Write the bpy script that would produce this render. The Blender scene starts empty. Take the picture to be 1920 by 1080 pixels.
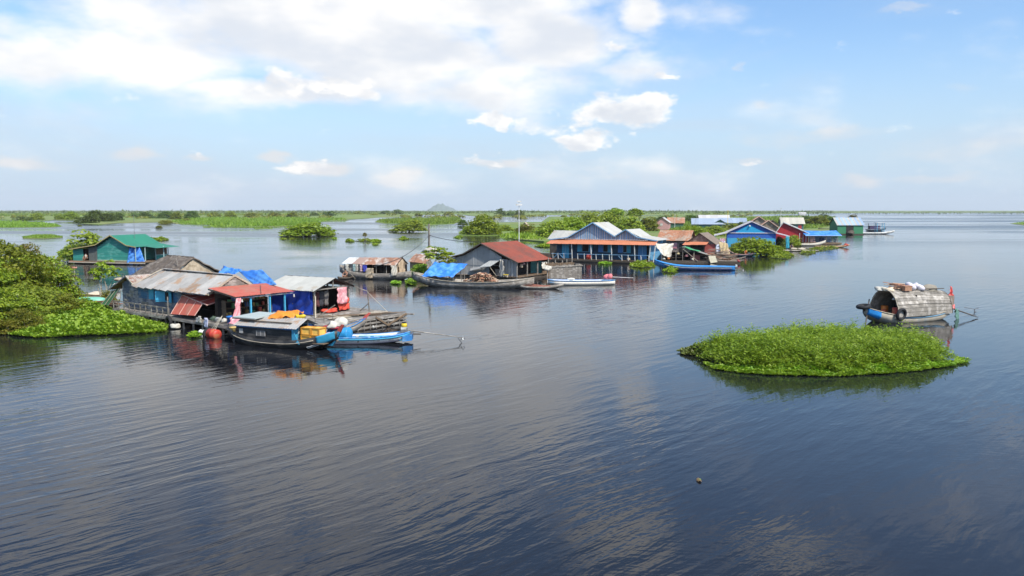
import bpy, bmesh, math, random
import numpy as np
from mathutils import Vector, Matrix

# ------------------------------------------------------------------ camera, world, sun, exposure
S = bpy.context.scene
COL = S.collection
H, FPX, PITCH = 7.2, 1500.0, math.atan(146/1500)
cd = bpy.data.cameras.new('camera'); cam = bpy.data.objects.new('camera', cd); COL.objects.link(cam)
cam.location = (0, 0, H); cam.rotation_euler = (math.pi/2-PITCH, 0, 0)
cd.sensor_width = 36.0; cd.lens = 36.0*FPX/1920; cd.clip_start = 0.1; cd.clip_end = 40000
S.camera = cam
S.view_settings.view_transform = 'Standard'; S.view_settings.look = 'None'
S.view_settings.gamma = 1.0; S.view_settings.use_curve_mapping = False
S.view_settings.exposure = 0.5
S.cycles.max_bounces = 6; S.cycles.diffuse_bounces = 3; S.cycles.glossy_bounces = 3
S.cycles.transmission_bounces = 3; S.cycles.transparent_max_bounces = 6; S.cycles.volume_bounces = 0
S.cycles.caustics_reflective = False; S.cycles.caustics_refractive = False
S.cycles.sample_clamp_indirect = 6

SUN_AZ, SUN_EL = math.radians(142), math.radians(50)      # azimuth clockwise from straight ahead
sun_dir = Vector((math.sin(SUN_AZ)*math.cos(SUN_EL), math.cos(SUN_AZ)*math.cos(SUN_EL), math.sin(SUN_EL)))

def ray(x, y):
    a, b = (x-960)/FPX, -(y-540)/FPX
    return Vector((a, math.cos(PITCH)+b*math.sin(PITCH), -math.sin(PITCH)+b*math.cos(PITCH)))
def W(x, y, z=0.0):                                        # point at height z where the sight line of a photo pixel meets it
    d = ray(x, y); t = (z-H)/d.z
    return Vector((t*d.x, t*d.y, z))
def azel(x, y):
    d = ray(x, y).normalized()
    return math.degrees(math.atan2(d.x, d.y)), math.degrees(math.asin(d.z))

world = bpy.data.worlds.new('World'); S.world = world; world.use_nodes = True
class NT:
    def __init__(s, tree): s.t = tree; s.n = tree.nodes; s.l = tree.links
    def new(s, kind, **kw):
        n = s.n.new(kind)
        for k, v in kw.items():
            if k == 'inp':
                for i, x in v.items():
                    if hasattr(x, 'is_output'): s.l.new(x, n.inputs[i])
                    else: n.inputs[i].default_value = x
            else: setattr(n, k, v)
        return n
    def math(s, op, a, b=0.0, c=None, clamp=False):
        inp = {0: a, 1: b}
        if c is not None: inp[2] = c
        return s.new('ShaderNodeMath', operation=op, use_clamp=clamp, inp=inp).outputs[0]
    def vmath(s, op, a, b=(0, 0, 0)):
        return s.new('ShaderNodeVectorMath', operation=op, inp={0: a, 1: b})
    def noise(s, vec, scale, detail=4, rough=0.55, dist=0.0):
        return s.new('ShaderNodeTexNoise', inp={'Vector': vec, 'Scale': scale, 'Detail': detail, 'Roughness': rough, 'Distortion': dist})
    def ramp(s, fac, stops):
        n = s.new('ShaderNodeValToRGB', inp={0: fac}); e = n.color_ramp.elements
        while len(e) < len(stops): e.new(0.5)
        for i, (p, c) in enumerate(stops):
            e[i].position = p; e[i].color = (c[0], c[1], c[2], 1) if hasattr(c, '__len__') else (c, c, c, 1)
        return n.outputs[0]
    def maprange(s, v, a, b, c, d, smooth=False):
        return s.new('ShaderNodeMapRange', interpolation_type='SMOOTHSTEP' if smooth else 'LINEAR', inp={0: v, 1: a, 2: b, 3: c, 4: d}).outputs[0]
    def mix(s, fac, a, b, blend='MIX'):
        n = s.new('ShaderNodeMix', data_type='RGBA', blend_type=blend)
        for sock, x in ((n.inputs[0], fac), (n.inputs[6], a), (n.inputs[7], b)):
            if hasattr(x, 'is_output'): s.l.new(x, sock)
            else: sock.default_value = x if not hasattr(x, '__len__') else (x[0], x[1], x[2], 1)
        return n.outputs[2]

SKY_STRENGTH = 0.125
def build_world():
    w = NT(world.node_tree); w.n.clear()
    out = w.new('ShaderNodeOutputWorld'); bg = w.new('ShaderNodeBackground', inp={1: SKY_STRENGTH})
    w.l.new(bg.outputs[0], out.inputs[0])
    sky = w.new('ShaderNodeTexSky', sky_type='NISHITA', sun_disc=False, sun_elevation=SUN_EL, sun_rotation=SUN_AZ,
                altitude=0, air_density=1.0, dust_density=1.6, ozone_density=1.6)
    tc = w.new('ShaderNodeTexCoord').outputs['Generated']
    sep = w.new('ShaderNodeSeparateXYZ', inp={0: tc})
    x, y, z = sep.outputs
    az = w.math('MULTIPLY', w.math('ARCTAN2', x, y), 57.2958)
    el = w.math('MULTIPLY', w.math('ARCSINE', z), 57.2958)
    # cloud-plane coordinates: thinner towards the horizon
    den = w.math('ADD', w.math('MAXIMUM', z, 0.0), 0.10)
    cp = w.new('ShaderNodeCombineXYZ', inp={0: w.math('DIVIDE', x, den), 1: w.math('DIVIDE', y, den), 2: 0.0}).outputs[0]
    ae = w.new('ShaderNodeCombineXYZ', inp={0: az, 1: el, 2: 0.0}).outputs[0]
    w1 = w.noise(w.vmath('MULTIPLY', ae, (0.10, 0.22, 0)).outputs[0], 1.0, 5, 0.6)
    off = w.vmath('MULTIPLY', w.vmath('SUBTRACT', w1.outputs['Color'], (.5, .5, .5)).outputs[0], (7.0, 3.4, 0)).outputs[0]
    q = w.vmath('ADD', ae, off).outputs[0]
    wf = w.noise(w.vmath('MULTIPLY', ae, (0.30, 0.55, 0)).outputs[0], 1.0, 4, 0.6)
    q2 = w.vmath('ADD', q, w.vmath('MULTIPLY', w.vmath('SUBTRACT', wf.outputs['Color'], (.5, .5, .5)).outputs[0], (5.0, 2.6, 0)).outputs[0]).outputs[0]
    def blobs(lst, q=q):
        acc = None
        for (px, py, rx, ry, wt) in lst:
            a, e = azel(px, py); sx, sy = FPX/rx/57.2958, FPX/ry/57.2958
            m = w.new('ShaderNodeMapping', inp={0: q, 1: (-a*sx, -e*sy, 0), 3: (sx, sy, 0)})
            ln = w.vmath('LENGTH', m.outputs[0]).outputs['Value']
            v = w.math('MULTIPLY', w.maprange(ln, 0.15, 1.25, 1, 0, True), wt)
            acc = v if acc is None else w.math('MAXIMUM', acc, v)
        return acc
    big = blobs([(560, 40, 520, 120, 1.0), (850, -20, 360, 110, 1.0), (420, -40, 300, 70, .9), (80, 105, 230, 62, .95), (260, 95, 230, 70, .9),
                 (1020, 70, 190, 90, 1.0), (760, 120, 330, 75, .95), (560, 170, 190, 38, .95), (850, 150, 330, 80, .8),
                 (1190, 20, 60, 55, .9), (1170, 125, 100, 38, .6),
                 (800, -200, 260, 60, .8), (1150, -260, 200, 60, .6), (1600, -330, 300, 50, .45), (-200, 60, 250, 90, .9), (60, -200, 300, 110, .8), (620, -150, 330, 100, .85), (500, -330, 300, 80, .7), (1150, 330, 500, 40, .35)])
    cum = blobs([(1155, 205, 105, 42, 1.0), (1215, 195, 50, 34, .9), (1105, 262, 95, 24, .95), (925, 222, 55, 22, .95), (1010, 235, 80, 28, .6), (640, 165, 75, 24, .9), (520, 150, 70, 36, .8), (1240, 140, 36, 12, .7), (1140, 78, 24, 12, .6), (600, 312, 60, 14, .75), (365, 291, 36, 9, .7), (1390, 304, 40, 8, .7), (905, 300, 60, 10, .65)], q2)
    small = blobs([(240, 287, 90, 17, .75), (362, 292, 45, 14, .75), (520, 291, 60, 16, .75), (612, 312, 85, 20, .8), (30, 295, 110, 17, .6), (920, 304, 130, 16, .75),
                   (765, 332, 70, 22, .6), (1120, 320, 130, 14, .5), (1395, 305, 70, 14, .7), (1430, 262, 130, 30, .5), (1600, 330, 70, 22, .7), (1740, 325, 120, 14, .55),
                   (1685, 22, 80, 12, .6), (1394, 122, 20, 20, .5), (1445, 188, 40, 16, .4), (1180, 98, 40, 22, .5), (1780, 165, 110, 12, .45), (1560, 250, 260, 22, .5), (1800, 280, 260, 26, .45), (660, 238, 90, 14, .5)])
    fb = w.noise(w.vmath('MULTIPLY', ae, (0.11, 0.24, 0)).outputs[0], 1.0, 8, 0.54)
    fbs = w.noise(w.vmath('MULTIPLY', ae, (0.09, 0.20, 0)).outputs[0], 1.0, 4, 0.5)
    fbd = w.noise(w.vmath('ADD', w.vmath('MULTIPLY', ae, (0.09, 0.20, 0)).outputs[0], (0.05, 0.34, 0)).outputs[0], 1.0, 4, 0.5)
    nz = w.math('SUBTRACT', fb.outputs['Fac'], 0.5)
    dens = w.math('ADD', big, w.math('MULTIPLY', nz, 2.2))
    mask = w.maprange(dens, 0.02, 0.85, 0, 1, True)
    dens2 = w.math('ADD', small, w.math('MULTIPLY', nz, 1.5))
    mask2 = w.math('MULTIPLY', w.maprange(dens2, 0.30, 0.85, 0, 1, True), 0.85)
    # light and shade inside the clouds: bright where the cloud gets thinner upwards
    lit = w.math('SUBTRACT', fbs.outputs['Fac'], fbd.outputs['Fac'])
    lit = w.math('ADD', w.math('MULTIPLY', lit, 2.2), w.math('MULTIPLY', w.math('SUBTRACT', 1.0, big), 0.35))
    lit = w.maprange(lit, -0.30, 0.50, 0, 1, True)
    cc = w.mix(lit, (4.6, 4.8, 5.15), (6.8, 6.55, 6.2))
    # thin high veil
    veil_n = w.noise(w.vmath('MULTIPLY', ae, (0.035, 0.16, 0)).outputs[0], 1.0, 6, 0.6, 0.6)
    veil = w.math('MULTIPLY', w.maprange(veil_n.outputs['Fac'], 0.42, 0.72, 0, 1, True), w.maprange(el, 2.0, 20, 0.85, 0.03))
    low = w.maprange(el, 0.0, 13.0, 0.85, 0.0, True)
    base = w.vmath('MULTIPLY', sky.outputs[0], (0.85, 1.03, 1.19)).outputs[0]
    base = w.mix(low, base, (3.45, 4.35, 5.35))
    base = w.mix(veil, base, (3.6, 4.15, 4.9))
    c = w.mix(mask2, base, (4.9, 4.75, 4.7))
    c = w.mix(w.math('MULTIPLY', mask, 0.95), c, cc)
    fine = w.noise(w.vmath('MULTIPLY', ae, (0.33, 0.62, 0)).outputs[0], 1.0, 7, 0.55)
    fined = w.noise(w.vmath('ADD', w.vmath('MULTIPLY', ae, (0.33, 0.62, 0)).outputs[0], (0.06, 0.42, 0)).outputs[0], 1.0, 4, 0.5)
    d3 = w.math('ADD', cum, w.math('MULTIPLY', w.math('SUBTRACT', fine.outputs['Fac'], 0.5), 1.9))
    m3 = w.maprange(d3, 0.26, 0.80, 0, 0.9, True)
    l3 = w.maprange(w.math('ADD', w.math('SUBTRACT', fine.outputs['Fac'], fined.outputs['Fac']), w.math('MULTIPLY', w.math('SUBTRACT', 0.9, cum), 0.25)), -0.2, 0.3, 0, 1, True)
    c = w.mix(m3, c, w.mix(l3, (4.6, 4.7, 4.95), (6.9, 6.65, 6.3)))
    w.l.new(c, bg.inputs[0])
build_world()

sl = bpy.data.lights.new('sun', 'SUN'); sun = bpy.data.objects.new('sun', sl); COL.objects.link(sun)
sl.energy = 3.6; sl.angle = math.radians(0.53); sl.color = (1.0, 0.95, 0.87)
sun.rotation_euler = sun_dir.to_track_quat('Z', 'Y').to_euler()
sun.location = (0, 0, 60)

# ------------------------------------------------------------------ helpers: meshes, objects
rnd = random.Random(7)
def rot2(a): return Matrix.Rotation(a, 4, 'Z')
class MB:
    def __init__(s): s.v = []; s.f = []
    def add(s, vs, fs):
        o = len(s.v); s.v += [tuple(p) for p in vs]; s.f += [tuple(o+i for i in f) for f in fs]
    def box(s, c, d, m=None):
        hx, hy, hz = d[0]/2, d[1]/2, d[2]/2
        vs = [Vector((x, y, z)) for x in (-hx, hx) for y in (-hy, hy) for z in (-hz, hz)]
        if m is not None: vs = [m @ p for p in vs]
        c = Vector(c); vs = [p+c for p in vs]
        s.add(vs, [(0, 1, 3, 2), (4, 6, 7, 5), (0, 4, 5, 1), (2, 3, 7, 6), (0, 2, 6, 4), (1, 5, 7, 3)])
    def bar(s, a, b, w, h):
        s.add(*_barvf(Vector(a), Vector(b), w, h))
    def tube(s, pts, rads, n=6, cap=True):
        pts = [Vector(p) for p in pts]; o = len(s.v)
        for i, p in enumerate(pts):
            d = (pts[min(i+1, len(pts)-1)]-pts[max(i-1, 0)]).normalized()
            u = d.cross(Vector((0, 0, 1)) if abs(d.z) < .9 else Vector((1, 0, 0))).normalized(); w = d.cross(u)
            r = rads[i] if hasattr(rads, '__len__') else rads
            for k in range(n):
                t = 2*math.pi*k/n; s.v.append(tuple(p+u*math.cos(t)*r+w*math.sin(t)*r))
        for i in range(len(pts)-1):
            for k in range(n):
                a, b = o+i*n+k, o+i*n+(k+1) % n; s.f.append((a, b, b+n, a+n))
        if cap:
            s.f.append(tuple(o+k for k in range(n))[::-1]); s.f.append(tuple(o+(len(pts)-1)*n+k for k in range(n)))
    def lathe(s, c, prof, n=12):
        o = len(s.v); c = Vector(c)
        for r, z in prof:
            for k in range(n):
                t = 2*math.pi*k/n; s.v.append((c.x+r*math.cos(t), c.y+r*math.sin(t), c.z+z))
        for i in range(len(prof)-1):
            for k in range(n):
                a, b = o+i*n+k, o+i*n+(k+1) % n; s.f.append((a, b, b+n, a+n))
        s.f.append(tuple(o+k for k in range(n))[::-1]); s.f.append(tuple(o+(len(prof)-1)*n+k for k in range(n)))
    def torus(s, c, R, r, axis=(0, 0, 1), n=16, m=8, sq=1.0):
        o = len(s.v); c = Vector(c); ax = Vector(axis).normalized()
        u = ax.orthogonal().normalized(); w = ax.cross(u)
        for i in range(n):
            t = 2*math.pi*i/n; e = u*math.cos(t)+w*math.sin(t)
            for k in range(m):
                p = 2*math.pi*k/m; s.v.append(tuple(c+e*(R+r*math.cos(p))+ax*r*sq*math.sin(p)))
        for i in range(n):
            for k in range(m):
                a = o+i*m+k; b = o+i*m+(k+1) % m; c2 = o+((i+1) % n)*m+(k+1) % m; d = o+((i+1) % n)*m+k
                s.f.append((a, b, c2, d))
    def prism(s, poly, ext):                              # polygon (3d points in one plane) pushed along ext
        n = len(poly); ext = Vector(ext); p = [Vector(q) for q in poly]
        s.add(p+[q+ext for q in p], [tuple(range(n))[::-1], tuple(range(n, 2*n))]+[(i, (i+1) % n, n+(i+1) % n, n+i) for i in range(n)])
    def grid(s, fn, nu, nv, th=0.0):                      # fn(u,v)->point ; th: thickness along face normals
        P = [[Vector(fn(i/nu, j/nv)) for j in range(nv+1)] for i in range(nu+1)]
        if th == 0:
            s.add([p for r in P for p in r], [(i*(nv+1)+j, (i+1)*(nv+1)+j, (i+1)*(nv+1)+j+1, i*(nv+1)+j+1) for i in range(nu) for j in range(nv)]); return
        N = []
        for i in range(nu+1):
            r = []
            for j in range(nv+1):
                du = P[min(i+1, nu)][j]-P[max(i-1, 0)][j]; dv = P[i][min(j+1, nv)]-P[i][max(j-1, 0)]
                nn = du.cross(dv); r.append(nn.normalized() if nn.length > 1e-9 else Vector((0, 0, 1)))
            N.append(r)
        top = [P[i][j]+N[i][j]*th/2 for i in range(nu+1) for j in range(nv+1)]
        bot = [P[i][j]-N[i][j]*th/2 for i in range(nu+1) for j in range(nv+1)]
        k = len(top); ix = lambda i, j: i*(nv+1)+j; F = []
        for i in range(nu):
            for j in range(nv):
                F.append((ix(i, j), ix(i+1, j), ix(i+1, j+1), ix(i, j+1))); F.append((k+ix(i, j), k+ix(i, j+1), k+ix(i+1, j+1), k+ix(i+1, j)))
        for i in range(nu):
            F.append((ix(i, 0), k+ix(i, 0), k+ix(i+1, 0), ix(i+1, 0))); F.append((ix(i, nv), ix(i+1, nv), k+ix(i+1, nv), k+ix(i, nv)))
        for j in range(nv):
            F.append((ix(0, j), ix(0, j+1), k+ix(0, j+1), k+ix(0, j))); F.append((ix(nu, j), k+ix(nu, j), k+ix(nu, j+1), ix(nu, j+1)))
        s.add(top+bot, F)
    def mesh(s, name, mat, smooth=False):
        me = bpy.data.meshes.new(name); me.from_pydata(s.v, [], s.f)
        if mat is not None: me.materials.append(mat)
        if smooth: me.polygons.foreach_set('use_smooth', [True]*len(me.polygons))
        me.update(); return me
    def build(s, name, mat, parent=None, smooth=False, loc=None):
        o = bpy.data.objects.new(name, s.mesh(name, mat, smooth)); COL.objects.link(o)
        if parent is not None:
            o.parent = parent
            if parent.name in _off: o.location = -_off[parent.name]
        if loc is not None: o.location = loc
        return o
def _frame(a, b):
    d = (b-a); L = d.length; x = d/L
    up = Vector((0, 0, 1)) if abs(x.z) < 0.95 else Vector((0, 1, 0))
    y = up.cross(x).normalized(); z = x.cross(y)
    return L, x, y, z
def _barvf(a, b, w, h):
    L, x, y, z = _frame(a, b)
    vs = [p+y*sy*w/2+z*sz*h/2 for p in (a, b) for sy in (-1, 1) for sz in (-1, 1)]
    return vs, [(0, 1, 3, 2), (4, 6, 7, 5), (0, 4, 5, 1), (2, 3, 7, 6), (0, 2, 6, 4), (1, 5, 7, 3)]
def tag(o, label=None, cat=None, group=None, kind=None):
    if label: o['label'] = label
    if cat: o['category'] = cat
    if group: o['group'] = group
    if kind: o['kind'] = kind
    return o
def thing(name, label, cat, loc=(0, 0, 0), rz=0.0, group=None):
    o = bpy.data.objects.new(name, None); COL.objects.link(o); o.empty_display_size = 0.2
    o.location = loc; o.rotation_euler = (0, 0, rz)
    return tag(o, label, cat, group)
_share = {}
_off = {}                                                 # thing -> where its base stands in the frame its parts are described in
def piece(name, mesh, M4, parent):
    o = bpy.data.objects.new(name, mesh); COL.objects.link(o)
    if parent is not None: o.parent = parent
    o.matrix_basis = Matrix.Translation(-_off[parent.name])@M4 if parent is not None and parent.name in _off else M4
    return o
class Frame:
    """a house or boat frame: origin on the water, turned by deg; parts are given in its metres"""
    def __init__(s, o, deg): s.o = Vector((o[0], o[1], 0)); s.a = math.radians(deg)
    def w(s, p): p = Vector(p); c, n = math.cos(s.a), math.sin(s.a); return Vector((s.o.x+p.x*c-p.y*n, s.o.y+p.x*n+p.y*c, p.z))
    def thing(s, name, label, cat, base=(0, 0, 0), group=None):
        t = thing(name, label, cat, s.w(base), s.a, group); _off[t.name] = Vector(base); return t
def _unit(key, maker):
    if key not in _share: _share[key] = maker()
    return _share[key]
def bar(name, a, b, w, h, mat, parent):                   # a board, post or beam: its own object, unit box mesh shared per material
    a, b = Vector(a), Vector(b); L, x, y, z = _frame(a, b)
    def mk():
        m = MB(); m.box((.5, 0, 0), (1, 1, 1)); return m.mesh('board', mat)
    M4 = Matrix(((x.x*L, y.x*w, z.x*h, a.x), (x.y*L, y.y*w, z.y*h, a.y), (x.z*L, y.z*w, z.z*h, a.z), (0, 0, 0, 1)))
    return piece(name, _unit(('box', mat.name), mk), M4, parent)
def rod(name, a, b, r, mat, parent):
    a, b = Vector(a), Vector(b); L, x, y, z = _frame(a, b)
    def mk():
        m = MB(); m.tube([(0, 0, 0), (1, 0, 0)], 1.0, 8); return m.mesh('rod', mat)
    M4 = Matrix(((x.x*L, y.x*r, z.x*r, a.x), (x.y*L, y.y*r, z.y*r, a.y), (x.z*L, y.z*r, z.z*r, a.z), (0, 0, 0, 1)))
    return piece(name, _unit(('rod', mat.name), mk), M4, parent)
def sheet(name, c0, eu, ev, mat, parent, waves=5, amp=0.03, lift=0.0):
    """one corrugated sheet: corner c0, edge eu along the slope, edge ev across it (the waves run across)"""
    c0, eu, ev = Vector(c0), Vector(eu), Vector(ev); n = eu.cross(ev).normalized()
    if n.z < 0: n = -n
    c0 = c0+n*lift
    def mk():
        m = MB(); nv = waves*2; vs = []; fs = []
        for k in range(nv+1):
            zz = 1.0 if k % 2 else 0.0
            for u in (0, 1): vs.append((u, k/nv, zz))
        for k in range(nv+1):
            zz = 0.65 if k % 2 else -0.35
            for u in (0, 1): vs.append((u, k/nv, zz))
        o = 2*(nv+1)
        for k in range(nv):
            fs.append((2*k, 2*k+1, 2*k+3, 2*k+2)); fs.append((o+2*k, o+2*k+2, o+2*k+3, o+2*k+1))
            fs.append((2*k, 2*k+2, o+2*k+2, o+2*k)); fs.append((2*k+1, o+2*k+1, o+2*k+3, 2*k+3))
        fs.append((0, o, o+1, 1)); fs.append((2*nv, 2*nv+1, o+2*nv+1, o+2*nv))
        m.add(vs, fs); return m.mesh('roof_sheet', mat)
    n2 = n*amp
    M4 = Matrix(((eu.x, ev.x, n2.x, c0.x), (eu.y, ev.y, n2.y, c0.y), (eu.z, ev.z, n2.z, c0.z), (0, 0, 0, 1)))
    return piece(name, _unit(('sheet', mat.name, waves), mk), M4, parent)
def roof(name, eave0, eave1, ridge0, ridge1, n, mat, parent, waves=5, amp=0.03, jit=0.03, overlap=0.03):
    """a roof slope of n corrugated sheets laid side by side from eave line to ridge line"""
    e0, e1, r0, r1 = map(Vector, (eave0, eave1, ridge0, ridge1)); out = []
    for k in range(n):
        a, b = k/n, (k+1)/n+overlap/n
        pe, pr = e0.lerp(e1, a), r0.lerp(r1, a); ev = (e0.lerp(e1, b)-pe)
        sl_ = (pr-pe); d = sl_.normalized()*rnd.uniform(-jit, jit)
        out.append(sheet(name, pe+d, sl_-d, ev, mat, parent, waves, amp, 0.006*(k % 2)))
    return out
def cloth(name, p00, p10, p01, p11, mat, parent=None, sag=0.0, wr=0.02, nu=12, nv=10, th=0.012, seed=0, hang=0.0):
    p00, p10, p01, p11 = map(Vector, (p00, p10, p01, p11)); r = random.Random(seed)
    ph = [r.uniform(0, 6.28) for _ in range(8)]; fr = [r.uniform(1.5, 7) for _ in range(8)]
    nrm = (p10-p00).cross(p01-p00).normalized()
    def fn(u, v):
        p = p00*(1-u)*(1-v)+p10*u*(1-v)+p01*(1-u)*v+p11*u*v
        p = p+Vector((0, 0, -sag*16*u*(1-u)*v*(1-v)))
        d = sum(math.sin(fr[i]*6.28*(u if i % 2 else v)*0.6+fr[-1-i]*3*(v if i % 2 else u)+ph[i]) for i in range(4))
        e = hang*(abs(2*v-1)**6)*math.sin(fr[5]*9*u+ph[6])
        return p+nrm*(wr*d)+Vector((0, 0, e))
    m = MB(); m.grid(fn, nu, nv, th); return m.build(name, mat, parent, True)

# ------------------------------------------------------------------ materials
_mats = {}
def mat(name, col, rough=0.7, var=0.25, scale=6.0, col2=None, amt=0.0, stretch=(1, 1, 1), metal=0.0, bump=0.0, trans=0.0, objvar=0.12, spots=None):
    """procedural paint / wood / cloth: base colour, grain, wear of a second colour, per-piece variation"""
    if name in _mats: return _mats[name]
    m = bpy.data.materials.new(name); m.use_nodes = True; t = NT(m.node_tree); b = t.n['Principled BSDF']
    co = t.new('ShaderNodeTexCoord').outputs['Object']; oi = t.new('ShaderNodeObjectInfo')
    geo = t.new('ShaderNodeNewGeometry').outputs['Position']
    sc = t.vmath('MULTIPLY', geo, stretch).outputs[0]
    n1 = t.noise(sc, scale, 5, 0.6); n2 = t.noise(t.vmath('ADD', geo, (31.7, 11.1, 5.3)).outputs[0], scale*0.27, 4, 0.65)
    f = t.maprange(n1.outputs['Fac'], 0.25, 0.75, 1-var, 1+var)
    f = t.math('MULTIPLY', f, t.maprange(oi.outputs['Random'], 0, 1, 1-objvar, 1+objvar))
    c = (col[0], col[1], col[2])
    if col2 is not None:
        w2 = t.maprange(t.math('ADD', n2.outputs['Fac'], t.math('MULTIPLY', t.math('SUBTRACT', n1.outputs['Fac'], .5), .5)), 0.62-amt*.35, 0.72-amt*.25, 0, 1, True)
        c = t.mix(w2, c, col2)
    hsv = t.vmath('SCALE', c if hasattr(c, 'is_output') else (0, 0, 0))
    if not hasattr(c, 'is_output'): hsv.inputs[0].default_value = c
    t.l.new(f, hsv.inputs['Scale'])
    t.l.new(hsv.outputs[0], b.inputs['Base Color'])
    b.inputs['Roughness'].default_value = rough; b.inputs['Metallic'].default_value = metal
    if bump:
        bn = t.new('ShaderNodeBump', inp={'Strength': 0.6, 'Distance': bump, 'Height': n1.outputs['Fac']}); t.l.new(bn.outputs[0], b.inputs['Normal'])
    if trans:
        tr = t.new('ShaderNodeBsdfTranslucent'); t.l.new(hsv.outputs[0], tr.inputs[0])
        ms = t.new('ShaderNodeMixShader', inp={0: trans}); t.l.new(b.outputs[0], ms.inputs[1]); t.l.new(tr.outputs[0], ms.inputs[2])
        t.l.new(ms.outputs[0], t.n['Material Output'].inputs[0])
    _mats[name] = m; return m
def leafmat(name, cols, trans=0.42, rough=0.5):
    m = bpy.data.materials.new(name); m.use_nodes = True; t = NT(m.node_tree); b = t.n['Principled BSDF']
    g = t.new('ShaderNodeNewGeometry'); oi = t.new('ShaderNodeObjectInfo')
    nz = t.noise(g.outputs['Position'], 0.9, 3, 0.6)
    r = t.math('ADD', t.math('MULTIPLY', g.outputs['Random Per Island'], .55), t.math('MULTIPLY', t.math('SUBTRACT', nz.outputs['Fac'], .25), .9))
    c = t.ramp(r, [(i/(len(cols)-1), k) for i, k in enumerate(cols)])
    hs = t.new('ShaderNodeHueSaturation', inp={'Color': c, 'Hue': t.maprange(oi.outputs['Random'], 0, 1, .485, .512), 'Value': t.maprange(oi.outputs['Random'], 0, 1, .82, 1.2)})
    t.l.new(hs.outputs[0], b.inputs['Base Color']); b.inputs['Roughness'].default_value = rough
    tr = t.new('ShaderNodeBsdfTranslucent'); t.l.new(hs.outputs[0], tr.inputs[0])
    ms = t.new('ShaderNodeMixShader', inp={0: trans}); t.l.new(b.outputs[0], ms.inputs[1]); t.l.new(tr.outputs[0], ms.inputs[2])
    t.l.new(ms.outputs[0], t.n['Material Output'].inputs[0])
    return m
L_OLIVE = leafmat('leaf olive', [(.09, .13, .012), (.18, .22, .016), (.27, .30, .025), (.34, .33, .045)])
L_GREEN = leafmat('leaf green', [(.09, .16, .012), (.20, .29, .016), (.31, .39, .022), (.40, .45, .04)])
L_DARK = leafmat('leaf dark', [(.05, .09, .014), (.09, .15, .018), (.14, .21, .025), (.18, .24, .035)])
L_RUSSET = leafmat('leaf russet', [(.09, .12, .014), (.17, .19, .02), (.25, .22, .03), (.29, .20, .045)])
L_HYAC = leafmat('leaf hyacinth', [(.11, .23, .012), (.20, .36, .018), (.29, .45, .03), (.37, .50, .06)], .35, .55)
L_ISLE = leafmat('leaf island', [(.10, .18, .012), (.18, .30, .016), (.27, .39, .024), (.36, .46, .05)], .4, .55)
L_GRASS = leafmat('leaf grass', [(.11, .20, .018), (.16, .27, .022), (.21, .32, .028), (.27, .34, .04)], .3, .6)
BARK = mat('bark', (.16, .12, .085), .9, .35, 9, stretch=(1, 1, .3))
TWIG = mat('pale twig', (.33, .29, .22), .9, .3, 9)

# ------------------------------------------------------------------ water, land, hill, haze
def water_material():
    m = bpy.data.materials.new('lake water'); m.use_nodes = True; t = NT(m.node_tree); b = t.n['Principled BSDF']
    p = t.new('ShaderNodeNewGeometry').outputs['Position']
    def rotated(deg, sx, sy):
        mp = t.new('ShaderNodeMapping', inp={0: p, 2: (0, 0, math.radians(deg)), 3: (1, 1, 1)})
        return t.vmath('MULTIPLY', mp.outputs[0], (sx, sy, 0)).outputs[0]
    warp = t.vmath('MULTIPLY', t.vmath('SUBTRACT', t.noise(p, .09, 3, .5).outputs['Color'], (.5, .5, .5)).outputs[0], (2.2, 2.2, 0)).outputs[0]
    def ripples(deg, along, across, detail, rough=.5):
        mp = t.new('ShaderNodeMapping', inp={0: t.vmath('ADD', p, warp).outputs[0], 2: (0, 0, math.radians(deg))})
        return t.noise(t.vmath('MULTIPLY', mp.outputs[0], (along, across, 0)).outputs[0], 1.0, detail, rough).outputs['Fac']
    r1 = ripples(-47, .42, 2.0, 3)            # long diagonal crests
    r2 = ripples(-25, .8, 3.6, 2)
    r3 = ripples(10, 1.6, 6.5, 2)               # short wind ripples
    r4 = t.noise(p, 7.0, 3, .6).outputs['Fac']
    patch = t.maprange(t.noise(rotated(-35, .03, .06), 1.0, 3, .55).outputs['Fac'], .34, .66, .12, 1.0, True)
    patch2 = t.maprange(t.noise(rotated(20, .05, .11), 1.0, 3, .55).outputs['Fac'], .38, .62, .15, 1.0, True)
    far = t.maprange(t.noise(rotated(4, .004, .016), 1.0, 4, .6).outputs['Fac'], .44, .56, 0.0, 1.0, True)
    far = t.math('MULTIPLY', far, t.maprange(t.new('ShaderNodeSeparateXYZ', inp={0: p}).outputs[1], 110, 260, .12, 1.0, True))
    h = t.math('MULTIPLY', t.math('POWER', r1, 1.6), t.math('MULTIPLY', patch, .037))
    h = t.math('ADD', h, t.math('MULTIPLY', r2, t.math('MULTIPLY', patch, .0058)))
    h = t.math('ADD', h, t.math('MULTIPLY', r3, t.math('MULTIPLY', patch2, .0030)))
    h = t.math('ADD', h, t.math('MULTIPLY', r4, t.math('ADD', .0005, t.math('MULTIPLY', far, .0016))))
    bn = t.new('ShaderNodeBump', inp={'Strength': 1.0, 'Distance': 1.0, 'Height': h}); t.l.new(bn.outputs[0], b.inputs['Normal'])
    b.inputs['Base Color'].default_value = (.010, .011, .014, 1); b.inputs['IOR'].default_value = 1.36
    t.l.new(t.math('ADD', .02, t.math('MULTIPLY', far, .20)), b.inputs['Roughness'])
    return m
mb = MB()
mb.add([(-11500, -300, 0), (11500, -300, 0), (11500, 11500, 0), (-11500, 11500, 0)], [(0, 1, 2, 3)])
tag(mb.build('water', water_material()), kind='structure')
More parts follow.
